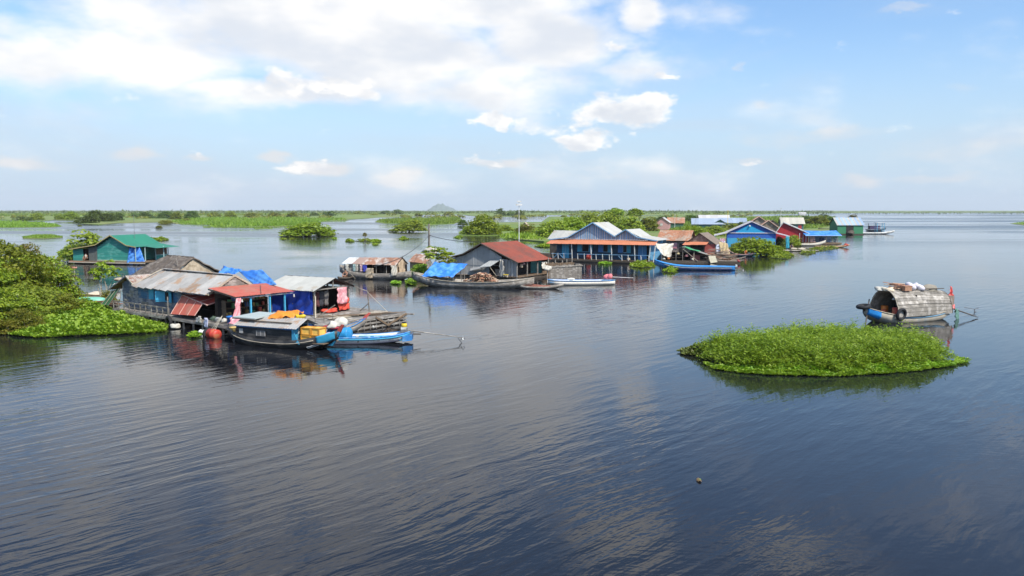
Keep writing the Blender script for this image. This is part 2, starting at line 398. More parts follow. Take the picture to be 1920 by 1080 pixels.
def pts_in_poly(poly, n, r):
    xs = [p[0] for p in poly]; ys = [p[1] for p in poly]; out = []
    P = np.array(poly); rs = np.random.RandomState(r)
    while len(out) < n:
        q = np.column_stack([rs.uniform(min(xs), max(xs), n), rs.uniform(min(ys), max(ys), n)])
        ins = np.zeros(n, bool); j = len(P)-1
        for i in range(len(P)):
            c = ((P[i, 1] > q[:, 1]) != (P[j, 1] > q[:, 1])) & (q[:, 0] < (P[j, 0]-P[i, 0])*(q[:, 1]-P[i, 1])/(P[j, 1]-P[i, 1]+1e-12)+P[i, 0])
            ins ^= c; j = i
        out += list(q[ins])
    return np.array(out[:n])
def edge_dist(poly, q):
    P = np.array(poly); d = np.full(len(q), 1e9)
    for i in range(len(P)):
        a, b = P[i], P[(i+1) % len(P)]; ab = b-a; t = np.clip(((q-a)@ab)/(ab@ab+1e-12), 0, 1)
        d = np.minimum(d, np.hypot(*(q-(a+t[:, None]*ab)).T))
    return d
def leaf_mesh(name, C, N, U, Ls, Ws, mat, fold=0.0):
    """many leaves: centre, normal, long axis, length, width -> a pointed four-cornered blade each"""
    n = len(C); V3 = np.cross(N, U); V3 /= np.linalg.norm(V3, axis=1)[:, None]+1e-9
    a = C-U*Ls[:, None]*.5; b = C+V3*Ws[:, None]*.5+N*(fold*Ws)[:, None]; c = C+U*Ls[:, None]*.5; d = C-V3*Ws[:, None]*.5+N*(fold*Ws)[:, None]
    co = np.stack([a, b, c, d], 1).reshape(-1, 3).astype(np.float32)
    me = bpy.data.meshes.new(name); me.vertices.add(4*n); me.vertices.foreach_set('co', co.ravel())
    me.loops.add(4*n); me.loops.foreach_set('vertex_index', np.arange(4*n, dtype=np.int32))
    me.polygons.add(n); me.polygons.foreach_set('loop_start', np.arange(0, 4*n, 4, dtype=np.int32))
    me.materials.append(mat); me.update(calc_edges=True); me.validate(); return me
def unit(a): return a/(np.linalg.norm(a, axis=1)[:, None]+1e-9)
def crown_mesh(seed, rx, ry, z0, z1, nclus, per, leaf, mat, clus=.26, hollow=.55, flat=0.0, lumps=9, dome=False):
    rs = np.random.RandomState(seed); rz = (z1-z0)/2; cz = (z0+z1)/2
    if dome: rz = z1; cz = 0.0
    d = unit(rs.normal(size=(nclus, 3))); low = d[:, 2] < (0 if dome else -.25); d[low, 2] *= (-.75 if dome else -.6); d = unit(d)
    lump = unit(rs.normal(size=(lumps, 3)))
    f = .72+.38*np.max(np.clip(d@lump.T, 0, 1)**4*rs.uniform(.5, 1.1, lumps), axis=1)
    rad = f*rs.uniform(hollow, 1.0, nclus)**.6
    C = d*rad[:, None]
    if flat: C[:, 2] = np.maximum(C[:, 2], .06 if dome else -flat)
    C = C*np.array([rx, ry, rz])+np.array([0, 0, cz])
    cr = clus*min(rx, rz*1.3)*rs.uniform(.6, 1.3, nclus)
    n = nclus*per; cid = np.repeat(np.arange(nclus), per)
    g = unit(rs.normal(size=(n, 3))); g[:, 2] = np.abs(g[:, 2])*.9-.25
    L = C[cid]+g*(cr[cid]*rs.uniform(.3, 1, n)**.5)[:, None]*np.array([1.15, 1.15, .75])
    N = unit(g*.6+rs.normal(size=(n, 3))*.45+np.array([.12, -.2, .85])); U = unit(np.cross(N, rs.normal(size=(n, 3))))
    L[:, 2] = np.maximum(L[:, 2], .05)
    s = leaf*rs.uniform(.6, 1.35, n)
    return leaf_mesh('crown', L, N, U, s*1.5, s, mat), C
def trunk_mesh(seed, C, base_r, nl, mat, spread=.25):
    r = random.Random(seed); m = MB(); idx = r.sample(range(len(C)), min(nl, len(C)))
    for i in idx:
        t = Vector(C[i]); b = Vector((r.uniform(-1, 1)*spread, r.uniform(-1, 1)*spread, -.6)); k = b.lerp(t, .5)+Vector((r.uniform(-.2, .2), r.uniform(-.2, .2), .25))
        m.tube([b, b.lerp(k, .6), k, t], [base_r, base_r*.8, base_r*.5, base_r*.15], 5)
    return m.mesh('trunk', mat)
_plants = {}
def proto(key, **k):
    if key not in _plants:
        cr, C = crown_mesh(k['seed'], k['rx'], k['ry'], k.get('z0', .1), k['z1'], k['n'], k['per'], k['leaf'], k['mat'], k.get('clus', .3), k.get('hollow', .5), k.get('flat', .55), dome=k.get('dome', 'z0' not in k))
        _plants[key] = (cr, trunk_mesh(k['seed'], C, k.get('tr', .05), k.get('nl', 7), k.get('bark', BARK), k.get('spread', .25)))
    return _plants[key]
def plant(name, key, loc, s, label, cat, group=None, rz=0.0, sz=None, mat=None):
    cr, tk = _plants[key]
    t = thing(name, label, cat, loc, rz, group)
    for nm, me in (('crown', cr), ('trunk', tk)):
        o = bpy.data.objects.new(nm, me); COL.objects.link(o); o.parent = t
        if mat is not None and nm == 'crown':
            o.material_slots[0].link = 'OBJECT'; o.material_slots[0].material = mat
    t.scale = (s, s, s if sz is None else sz); return t
# crown shapes 1 m in radius, ~1.5 m tall unless said otherwise; scaled per plant
proto('bush_a', seed=1, rx=1, ry=1, z1=1.35, n=130, per=30, leaf=.085, mat=L_GREEN)
proto('bush_b', seed=2, rx=1, ry=.9, z1=1.1, n=130, per=30, leaf=.085, mat=L_GREEN)
proto('bush_c', seed=3, rx=1, ry=1, z1=1.5, n=120, per=30, leaf=.09, mat=L_OLIVE, clus=.24, hollow=.4)
proto('bush_d', seed=4, rx=1, ry=1, z1=.9, n=110, per=28, leaf=.09, mat=L_OLIVE)
proto('dark_a', seed=5, rx=1, ry=1, z1=1.5, n=110, per=28, leaf=.10, mat=L_DARK)
proto('far_a', seed=6, rx=1, ry=1, z1=1.2, n=50, per=16, leaf=.17, mat=L_DARK, nl=3)
proto('far_b', seed=7, rx=1, ry=1, z1=1.5, n=50, per=16, leaf=.17, mat=L_DARK, nl=3)
proto('far_c', seed=8, rx=1, ry=1, z1=.85, n=50, per=16, leaf=.17, mat=L_OLIVE, nl=3)
proto('sapling', seed=9, rx=.8, ry=.8, z0=.5, z1=2.2, n=30, per=22, leaf=.12, mat=L_GREEN, clus=.3, hollow=.25, flat=1.0, tr=.035, bark=TWIG, spread=.5)
proto('tall', seed=10, rx=.85, ry=.85, z0=.5, z1=2.2, n=70, per=24, leaf=.10, mat=L_GREEN, flat=.8, tr=.06)

# ---- land sheets
LAND = mat('marsh ground', (.13, .20, .03), .95, .35, .05, col2=(.17, .19, .05), amt=.5)
def land(name, poly_px, z, kind='structure'):
    P = [W(x, y, z) for x, y in poly_px]; m = MB()
    n = len(P); m.add(P+[Vector((p.x, p.y, -.4)) for p in P], [tuple(range(n))]+[(i, n+i, n+(i+1) % n, (i+1) % n) for i in range(n)])
    o = m.build(name, LAND); bm = bmesh.new(); bm.from_mesh(o.data); bmesh.ops.recalc_face_normals(bm, faces=bm.faces); bm.to_mesh(o.data); bm.free()
    return tag(o, kind=kind)
near_shore = [(-700, 408), (-200, 411), (0, 411.5), (30, 413), (85, 414), (105, 412), (146, 412), (150, 419), (185, 421), (225, 417.5), (300, 416), (330, 419), (398, 418), (420, 412), (470, 409), (560, 409.5), (640, 412), (690, 409), (705, 407.5), (775, 406), (790, 402.5), (860, 402), (900, 406), (1010, 405.5), (1020, 403), (1260, 404), (1620, 399), (1800, 398.7), (1925, 398.6), (2400, 398.6)]
land('ground', near_shore+[(2400, 395.05), (1400, 395.05), (600, 395.05), (-700, 395.05)], .25)
land('marsh_bank', [(862, 441), (935, 441), (965, 448), (1020, 452), (1100, 450), (1240, 448), (1400, 447), (1480, 444), (1560, 432), (1585, 424), (1572, 414), (1560, 406), (1300, 404), (1030, 406), (1015, 416), (930, 417), (900, 418), (868, 428)], .22)

def grass(name, poly_px, n, hgt, seed, label=None, wid=.25, z=.1, mt=L_GRASS, sheet_=True):
    """a reed bed: low bank of mud under thousands of separate blades"""
    P = [tuple(W(x, y, 0).xy) for x, y in poly_px]
    rs = np.random.RandomState(seed); px = pts_in_poly(poly_px, n, seed)
    q = np.array([tuple(W(a, b, 0).xy) for a, b in px])
    d = edge_dist(P, q); f = np.clip(d/2.5, .25, 1)
    hn = hgt*f*rs.uniform(.6, 1.25, n)*(.8+.35*np.sin(q[:, 0]*.13+1)*np.sin(q[:, 1]*.05+seed))
    dist = q[:, 1]
    lean = rs.normal(size=(n, 3))*.28; U = unit(lean+np.array([0, 0, 1.0])); N = unit(np.cross(U, rs.normal(size=(n, 3))))
    C = np.column_stack([q, np.full(n, z)])+U*(hn*.45)[:, None]
    me = leaf_mesh(name, C, N, U, hn, wid*rs.uniform(.6, 1.4, n), mt)
    o = bpy.data.objects.new(name, me); COL.objects.link(o)
    tag(o, label, None, None, 'stuff')
    if sheet_: land('mud_bank', poly_px, z)
    return o
grass('reed_bed', [(-60, 418), (60, 417.5), (70, 419.5), (95, 420), (70, 422.5), (118, 424), (100, 426), (40, 426.5), (-60, 427.5)], 5200, 1.7, 11, wid=.5)
grass('reed_bed', [(42, 444), (60, 442.5), (118, 443.5), (116, 445.5), (85, 447.5), (44, 447)], 1300, .85, 12, wid=.35)
grass('reed_bed', [(318, 416), (350, 411), (480, 408.5), (570, 409.5), (640, 411), (655, 413), (612, 415), (560, 423), (520, 425), (400, 426.5), (388, 422), (340, 421)], 9000, 2.2, 13, wid=.55)
grass('reed_bed', [(703, 416), (720, 412), (775, 411), (862, 408), (868, 414), (850, 420), (800, 422), (720, 419)], 4200, 2.3, 14, wid=.55)
grass('reed_bed', [(1240, 424), (1330, 412), (1500, 404), (1570, 408), (1580, 420), (1540, 428), (1480, 432), (1390, 440), (1260, 440)], 9000, 2.0, 15, wid=.7, sheet_=False, z=.2)
grass('reed_bed', [(940, 449), (935, 442), (1010, 440), (1025, 452), (975, 451)], 900, 1.2, 16, wid=.3, z=.2, sheet_=False, mt=L_HYAC)
grass('reed_bed', [(1894, 419), (1908, 417.5), (2000, 417), (2000, 422), (1925, 422.5)], 900, .9, 17, wid=.35)
grass('reed_bed', [(475, 427.3), (510, 426.5), (512, 428.8), (478, 429.6)], 160, .7, 18, wid=.3)
grass('reed_bed', [(380, 424.5), (395, 424.8), (396, 427), (382, 426.8)], 120, .7, 19, wid=.3)
grass('reed_bed', [(0, 406.5), (300, 405), (560, 404.5), (800, 401), (1000, 400.5), (1300, 402), (1500, 399.5), (1500, 397), (800, 397), (200, 397.5), (0, 398.5), (-300, 399), (-300, 407)], 12000, 2.4, 20, wid=2.2, z=.25, sheet_=False)

# ---- bushes and trees (photo px of the foot, half width px, height px)
def veg(x, y, hw, hh, key, label, name='bush', group=None, mt=None, cat=None):
    p = W(x, y, .0); k = FPX/p.y; s = hw/k
    zt = {'bush_a': 1.45, 'bush_b': 1.2, 'bush_c': 1.6, 'bush_d': 1.0, 'dark_a': 1.6, 'far_a': 1.3, 'far_b': 1.6, 'far_c': .95, 'sapling': 2.4, 'tall': 2.35}[key]
    return plant(name, key, (p.x, p.y, .05), s, label, cat or name, group, rnd.uniform(0, 6.28), hh/k/zt, mt)
G1 = 'bushes standing in the flooded marsh'
veg(578, 443, 50, 34, 'bush_a', 'broad bright green bush standing alone in open water off the long reed bed', group=G1)
veg(546, 442, 20, 17, 'bush_b', 'low green bush growing against the left flank of the lone broad water bush', group=G1)
veg(612, 441, 16, 15, 'bush_d', 'small low shrub on the right flank of the lone broad water bush', group=G1)
veg(768, 435, 31, 30, 'bush_a', 'round green bush in open water below the pointed blue hill', group=G1)
veg(737, 434, 10, 5, 'bush_d', 'tiny low shrub at the left foot of the round bush below the hill', group=G1)
veg(905, 441, 34, 49, 'bush_a', 'tall rounded green tree at the left end of the village bank', 'tree', 'trees on the village bank')
veg(888, 440, 26, 24, 'bush_b', 'low green bush in front of the tall tree at the left end of the bank', group='bushes on the village bank')
veg(868, 423, 10, 14, 'dark_a', 'small dark bush in water just left of the tall bank tree', group=G1)
veg(942, 434, 22, 16, 'bush_a', 'green bush on the bank right of the tall tree and left of the lamp mast', group='bushes on the village bank')
veg(985, 442, 28, 24, 'bush_c', 'olive bush behind the foot of the lamp mast', group='bushes on the village bank')
veg(1010, 444, 24, 22, 'bush_b', 'bright bush beside the small pale roof at the blue house', group='bushes on the village bank')
VB = 'bushes behind the large blue house'
for i, (x, y, hw, hh, key, lab) in enumerate([
    (1035, 446, 34, 44, 'bush_a', 'leafy bush rising behind the small pale shed roof'),
    (1072, 440, 34, 44, 'bush_a', 'rounded bush between the pale shed and the left gable of the blue house'),
    (1105, 436, 36, 44, 'bush_c', 'olive bush directly above the left slope of the higher blue gable'),
    (1140, 432, 36, 42, 'bush_b', 'green bush above the ridge of the higher blue gable'),
    (1155, 424, 20, 38, 'tall', 'taller dark crowned tree left of its twin above the blue house'),
    (1191, 424, 19, 37, 'tall', 'taller dark crowned tree right of its twin above the blue house'),
    (1178, 436, 30, 40, 'bush_a', 'bush above the valley between the two blue gables'),
    (1212, 434, 28, 30, 'bush_c', 'dry olive bush above the lower blue gable'),
    (1300, 448, 34, 32, 'bush_a', 'green bush behind the rusty roofed hut and the brown hut'),
    (1336, 444, 30, 24, 'bush_b', 'bright bush under the long grey roofs of the back row'),
    (1268, 446, 18, 14, 'bush_c', 'small olive bush just above the rusty hut roof'),
    (1372, 442, 26, 26, 'bush_c', 'dry olive bush left of the bright blue gable'),
    (1390, 433, 13, 22, 'dark_a', 'dark bush touching the left roof slope of the bright blue house'),
    (1456, 442, 17, 22, 'bush_a', 'fresh green bush squeezed between bright blue house and red house'),
    (1240, 420, 20, 20, 'dark_a', 'dark bush left of the pale pink back house'),
    (1295, 418, 22, 20, 'dark_a', 'dark bush right of the rusty roofed back house'),
    (1325, 412, 8, 13, 'dark_a', 'small dark tree over the long grey back roofs'),
    (1352, 412, 10, 8, 'far_a', 'tiny dark bush out on the grassland behind the grey roofs'),
    (1530, 424, 30, 22, 'bush_c', 'wide olive bush on the grass left of the far green house'),
    (1560, 420, 22, 17, 'dark_a', 'dark bush touching the left side of the far green house'),
    (1510, 414, 12, 12, 'dark_a', 'dark bush behind the white roofed house'),
    (1597, 415, 14, 14, 'bush_c', 'yellowish bush showing over the roof of the far green house'),
    (1545, 408, 12, 8, 'far_a', 'little dark bush far out on the grass')]):
    veg(x, y, hw, hh, key, lab, 'tree' if 'tree' in lab else 'bush', VB if i < 8 else 'bushes among the back row of the village', L_RUSSET if 'yellowish' in lab else None)
L_LIME = leafmat('leaf lime', [(.12, .19, .014), (.21, .30, .018), (.30, .38, .025), (.38, .42, .04)])
FT = 'trees and bushes along the far shore'
for (x, y, hw, hh, key, lab) in [
    (42, 414, 15, 9, 'far_a', 'dark low bush at the left end of the far shore'),
    (68, 413, 13, 15, 'bush_a', 'sunlit yellow green tree right of the low dark bush at the far left'),
    (113, 412, 10, 10, 'bush_b', 'small bright bush on the far shore, first of two'),
    (133, 412, 15, 17, 'bush_a', 'brighter and taller of the two sunlit far shore bushes'),
    (163, 419, 20, 17, 'dark_a', 'broad dark tree standing at the far water edge'),
    (180, 416, 17, 24, 'dark_a', 'tallest dark tree of the far left shore'),
    (202, 416, 14, 18, 'dark_a', 'dark round tree right of the tallest far shore tree'),
    (220, 414, 12, 17, 'dark_a', 'dark tree at the right end of the dense far clump'),
    (252, 408, 9, 10, 'far_a', 'pale dusty bush between two dark far trees'),
    (274, 410, 14, 14, 'dark_a', 'round dark tree behind the pale dusty bush'),
    (308, 410, 14, 16, 'dark_a', 'dark tree at the head of the long reed bed'),
    (330, 412, 13, 14, 'bush_c', 'olive tree leaning over the left end of the reed bed'),
    (360, 410, 13, 16, 'dark_a', 'dark tree behind the left third of the reed bed'),
    (310, 420, 12, 8, 'bush_d', 'low green bush on the shore before the reed bed'),
    (350, 416, 9, 7, 'bush_d', 'low bush tucked against the reeds'),
    (402, 408, 12, 10, 'far_c', 'olive bush behind the middle of the reed bed'),
    (433, 410, 14, 13, 'bush_c', 'rounded olive bush left of the hidden water gap'),
    (470, 408, 13, 10, 'bush_d', 'bush right of the hidden water gap behind the reeds'),
    (516, 408, 13, 10, 'far_c', 'low olive bush behind the right half of the reed bed'),
    (548, 409, 12, 12, 'bush_c', 'bush right behind the lone broad water bush'),
    (590, 405, 9, 7, 'far_a', 'small dark bush far behind the lone broad water bush'),
    (618, 405, 12, 10, 'far_a', 'dark bush at the right end of the reed bed skyline'),
    (670, 402, 9, 6, 'far_c', 'faint low bush on the flat grassland'),
    (722, 402, 10, 8, 'far_a', 'dark bush left of the hill on the grassland'),
    (745, 402, 11, 10, 'far_a', 'pair of dark crowns just left of the hill foot'),
    (785, 405, 8, 6, 'far_c', 'small bush at the water below the hill'),
    (840, 403, 10, 6, 'far_c', 'low bush right of the hill'),
    (938, 405, 11, 13, 'far_b', 'palm like dark tree left of the lamp mast'),
    (973, 406, 10, 13, 'far_a', 'round dark bush behind the lamp mast'),
    (958, 405, 9, 9, 'far_a', 'dark bush between the palm like tree and the round mast bush'),
    (298, 428, 6, 5, 'bush_d', 'tiny bush drowned in the open water left of the reed bed'),
    (150, 424.5, 4, 3, 'far_c', 'tiny tuft in the water under the tallest far shore tree')]:
    veg(x, y, hw*1.05, hh*1.2, key, lab, 'tree' if 'tree' in lab else 'bush', FT, L_LIME if 'bright' in lab or 'sunlit' in lab else None)
# far wood line along the horizon: reads as one mass
rs = np.random.RandomState(5); n = 16000
xx = rs.uniform(-2600, 2600, n); yy = rs.uniform(1500, 3600, n); base = np.clip(np.sin(xx*.006)+np.sin(xx*.017+2)*.8+np.sin(xx*.045)*.6+np.sin(xx*.11+yy*.01)*.5, -1, 2)
lowr = np.where(xx/yy > .40, .45, 1.0)
zz = rs.uniform(.1, 1, n)**.7*(3.0+2.0*base)*lowr; C = np.column_stack([xx, yy, np.maximum(zz, .5)])
Nn = unit(rs.normal(size=(n, 3))+np.array([0, -.5, .8])); Uu = unit(np.cross(Nn, rs.normal(size=(n, 3))*np.array([1, 1, .3])))
sz = rs.uniform(3, 7, n)*lowr; o = bpy.data.objects.new('far_wood', leaf_mesh('far_wood', C, Nn, Uu, sz*1.5, sz*.55, L_DARK)); COL.objects.link(o); tag(o, kind='stuff')
nc = 150; per = 60; cx = rs.uniform(-1500, 450, nc); cy = 650+850*rs.uniform(0, 1, nc)**1.3; cw = rs.uniform(2.5, 9, nc); ch = cw*rs.uniform(.3, .6, nc)
cl = np.repeat(np.arange(nc), per); n = nc*per; dd = unit(rs.normal(size=(n, 3))); dd[:, 2] = np.abs(dd[:, 2])
C = np.column_stack([(cx*(cy/1500))[cl], cy[cl], np.full(n, .3)])+dd*np.column_stack([cw[cl], cw[cl], ch[cl]])*(rs.uniform(.3, 1, n)**.5)[:, None]
Nn = unit(dd+rs.normal(size=(n, 3))*.5+np.array([0, -.2, .5])); Uu = unit(np.cross(Nn, rs.normal(size=(n, 3)))); sz = rs.uniform(.8, 1.7, n)
o = bpy.data.objects.new('far_scrub', leaf_mesh('far_scrub', C, Nn, Uu, sz*1.5, sz, L_OLIVE)); COL.objects.link(o); tag(o, kind='stuff')
# hill
m = MB(); hc = W(824, 395.2, 0).xy; hd = 9000.0; hx = ray(824, 394).x*hd/ray(824, 394).y; hs = hd/FPX
def hillp(u, v):
    x = (u-.4)*60*hs; y = (v-.5)*60*hs; rr = math.hypot(x/(24*hs if x < 0 else 34*hs), y/(26*hs))
    return (hx+x, hd+y, max(-5, 14.5*hs*max(0, 1-rr)**.85*(1+.08*math.sin(u*40)+.06*math.sin(u*23+v*17))-1))
m.grid(hillp, 60, 30); tag(m.build('hill', mat('hazy hill forest', (.09, .13, .09), .95, .2, .01), smooth=True), kind='structure')  # forest colour lightened so the base colour carries part of the haze
# haze
m = MB(); m.box((0, 5600, 86), (22990, 11790, 176)); hz = m.build('haze', None); tag(hz, kind='stuff')
hm = bpy.data.materials.new('haze air'); hm.use_nodes = True; t = NT(hm.node_tree); t.n.remove(t.n['Principled BSDF'])
pv = t.new('ShaderNodeVolumePrincipled', inp={'Color': (.93, .97, 1, 1), 'Density': .00008, 'Anisotropy': 0.0}); t.l.new(pv.outputs[0], t.n['Material Output'].inputs['Volume']); hz.data.materials.append(hm)
# ------------------------------------------------------------------ paints and stuffs used all over the village
GREYWOOD = mat('grey weathered wood', (.21, .185, .155), .9, .35, 7, col2=(.33, .30, .26), amt=.4, stretch=(.4, .4, 2))
DARKWOOD = mat('dark wet wood', (.085, .068, .052), .85, .35, 7, stretch=(.4, .4, 2))
BROWNWOOD = mat('brown wood', (.17, .115, .07), .85, .3, 7, stretch=(.4, .4, 2))
PALEWOOD = mat('pale wood', (.42, .36, .27), .85, .25, 7)
BLUEGREY = mat('blue grey planks', (.105, .125, .175), .85, .3, 5, col2=(.30, .29, .29), amt=.45, stretch=(.5, .5, 2))
BLUEWALL = mat('faded blue planks', (.055, .15, .28), .8, .3, 5, col2=(.16, .19, .23), amt=.4, stretch=(.5, .5, 2))
SKYBLUE = mat('sky blue paint', (.06, .36, .56), .6, .15, 5)
BLUEPAINT = mat('blue boat paint', (.03, .19, .48), .5, .2, 4, col2=(.15, .30, .46), amt=.45)
TURQ = mat('turquoise paint', (.03, .26, .42), .5, .18, 4)
WHITEP = mat('white paint', (.66, .66, .63), .6, .15, 5, col2=(.42, .40, .35), amt=.4)
REDP = mat('red paint', (.50, .045, .035), .6, .2, 5)
PROWRED = mat('red prow paint', (.42, .07, .05), .6, .2, 9)
ZINC = mat('zinc roof', (.335, .32, .295), .65, .18, 2.2, col2=(.29, .19, .12), amt=.34, objvar=.2)
ZINCPALE = mat('pale zinc roof', (.43, .42, .37), .65, .1, 2, col2=(.36, .31, .24), amt=.2, objvar=.06)
RUST = mat('rust roof', (.30, .15, .09), .8, .25, 3, col2=(.42, .36, .31), amt=.45, objvar=.2)
REDSHEET = mat('red roof sheet', (.48, .11, .07), .65, .15, 2.5, col2=(.40, .15, .10), amt=.4, objvar=.08)
REDFLAP = mat('red flap sheet', (.44, .08, .06), .55, .12, 2.5, objvar=.06)
PINKTRIM = mat('pale pink trim', (.68, .42, .34), .7, .1, 5)
GREENFLAP = mat('green flap sheet', (.045, .14, .06), .6, .15, 4)
TARP = mat('blue tarp', (.035, .19, .62), .5, .15, 3, col2=(.10, .30, .66), amt=.45)
TARPD = mat('deep blue tarp', (.022, .07, .45), .42, .15, 3)
THATCH = mat('thatch', (.115, .09, .07), .95, .45, 6, col2=(.18, .15, .12), amt=.4, stretch=(.35, 1, 1.4), bump=.05)
STRAW = mat('straw wall', (.46, .37, .26), .95, .35, 8, col2=(.30, .23, .15), amt=.4, stretch=(1, 1, .3), bump=.04)
PINKCLOTH = mat('pink cloth', (.66, .27, .29), .9, .25, 8, col2=(.75, .45, .45), amt=.4)
REDCLOTH = mat('red cloth', (.62, .07, .04), .9, .2, 6)
WHITECLOTH = mat('white cloth', (.60, .56, .47), .9, .18, 5, col2=(.44, .39, .32), amt=.3)
ORANGE = mat('orange tarp', (.75, .26, .03), .6, .15, 4)
YELLOW = mat('yellow plastic', (.78, .55, .03), .5, .12, 4)
CRATEY = mat('yellow crate', (.85, .50, .10), .55, .1, 4)
CRATED = mat('ochre crate frame', (.58, .28, .04), .6, .12, 4)
BLACKHULL = mat('black tarred hull', (.022, .021, .021), .55, .35, 4, col2=(.06, .055, .05), amt=.3, stretch=(.4, .4, 2))
RUBBER = mat('rubber', (.018, .018, .02), .8, .2, 6)
DARK = mat('dark interior', (.030, .024, .022), .95, .4, 4)  # near-black colour, mostly standing in for the shade of interiors and openings
METAL = mat('grey metal', (.22, .22, .22), .5, .2, 8, metal=.4)
REDPLASTIC = mat('red plastic', (.55, .05, .03), .45, .18, 3, col2=(.42, .13, .06), amt=.3)
BLUEPLASTIC = mat('blue plastic', (.03, .17, .50), .45, .12, 4)
ROPE = mat('rope', (.42, .38, .30), .95, .2, 12)
GREYPANEL = mat('grey panel', (.36, .40, .37), .6, .1, 4)
TEAL = mat('teal wall', (.035, .25, .20), .65, .12, 4, col2=(.10, .33, .27), amt=.35, stretch=(.4, .4, 2))
SKIN = mat('skin', (.30, .15, .09), .6, .1, 8); HAIR = mat('black hair', (.012, .010, .010), .5, .2, 20)

def blob(name, c, d, m, parent=None, seed=0, n=10, k=.22, flat=True):
    r = random.Random(seed); ph = [(Vector((r.uniform(-1, 1), r.uniform(-1, 1), r.uniform(-1, 1)))*4, r.uniform(0, 6)) for _ in range(7)]
    mb = MB(); c = Vector(c)
    def fn(u, v):
        t, p = u*2*math.pi, (v-.5)*math.pi; q = Vector((math.cos(t)*math.cos(p), math.sin(t)*math.cos(p), math.sin(p)))
        f = 1+k*sum(math.sin(w.dot(q)+o) for w, o in ph)/3
        q = q*f
        if flat and q.z < -.35: q.z = -.35
        return c+Vector((q.x*d[0]/2, q.y*d[1]/2, q.z*d[2]/2+(d[2]*.175 if flat else 0)))
    mb.grid(fn, n*2, n); return mb.build(name, m, parent, True)
def planks(parent, a, b, z0, z1, ph, pick, top=None, bot=None, thick=.03, name='plank', y=None):
    """horizontal wall boards between plan points a and b, one object each; top(s)/bot -> clip range of s in 0..1 for a height"""
    a, b = Vector((a[0], a[1], 0)), Vector((b[0], b[1], 0)); n = max(1, round((z1-z0)/ph)); h = (z1-z0)/n
    for i in range(n):
        z = z0+(i+.5)*h; s0, s1 = (0, 1) if top is None else top(z+h*.3)
        if s1-s0 < .03: continue
        p, q = a.lerp(b, s0), a.lerp(b, s1); p.z = q.z = z
        dz = Vector((0, 0, rnd.uniform(-.008, .008))); nx = (b-a).normalized().cross(Vector((0, 0, 1)))*rnd.uniform(-.008, .008)
        m = pick(i, n) if callable(pick) else pick
        bar(name, p+nx-dz, q+nx+dz, thick, h*.95, m, parent)
def boards(parent, a, b, z0, zt, bw, m, name='board', thick=.025):
    """vertical wall boards between a and b; zt(s) gives the top height"""
    a, b = Vector((a[0], a[1], 0)), Vector((b[0], b[1], 0)); n = max(1, round((b-a).length/bw))
    d = (b-a).normalized()
    for i in range(n):
        s = (i+.5)/n; p = a.lerp(b, s); h = zt(s) if callable(zt) else zt
        if h-z0 < .05: continue
        jx = d.cross(Vector((0, 0, 1)))*rnd.uniform(-.006, .006)
        A = Vector((p.x, p.y, z0))+jx; B = Vector((p.x, p.y, h+(rnd.uniform(-.05, .09) if name == 'plank' else 0)))+jx
        wv = d*((b-a).length/n*rnd.uniform(.82, .93)); tv = d.cross(Vector((0, 0, 1)))*thick; zv = B-A
        def mk():
            q = MB(); q.box((0, 0, .5), (1, 1, 1)); return q.mesh('board', m)
        piece(name, _unit(('vbox', m.name), mk), Matrix(((wv.x, tv.x, zv.x, A.x), (wv.y, tv.y, zv.y, A.y), (wv.z, tv.z, zv.z, A.z), (0, 0, 0, 1))), parent)
def deck(parent, x0, x1, y0, y1, z, m, w=.18, along='x', name='deck_board'):
    if along == 'x':
        n = max(1, round((y1-y0)/w))
        for i in range(n):
            y = y0+(i+.5)*(y1-y0)/n; bar(name, (x0+rnd.uniform(-.06, .06), y, z), (x1+rnd.uniform(-.06, .06), y, z+rnd.uniform(-.01, .01)), (y1-y0)/n*.93, .035, m, parent)
    else:
        n = max(1, round((x1-x0)/w))
        for i in range(n):
            x = x0+(i+.5)*(x1-x0)/n; bar(name, (x, y0+rnd.uniform(-.06, .06), z), (x, y1+rnd.uniform(-.06, .06), z+rnd.uniform(-.01, .01)), (x1-x0)/n*.93, .035, m, parent)
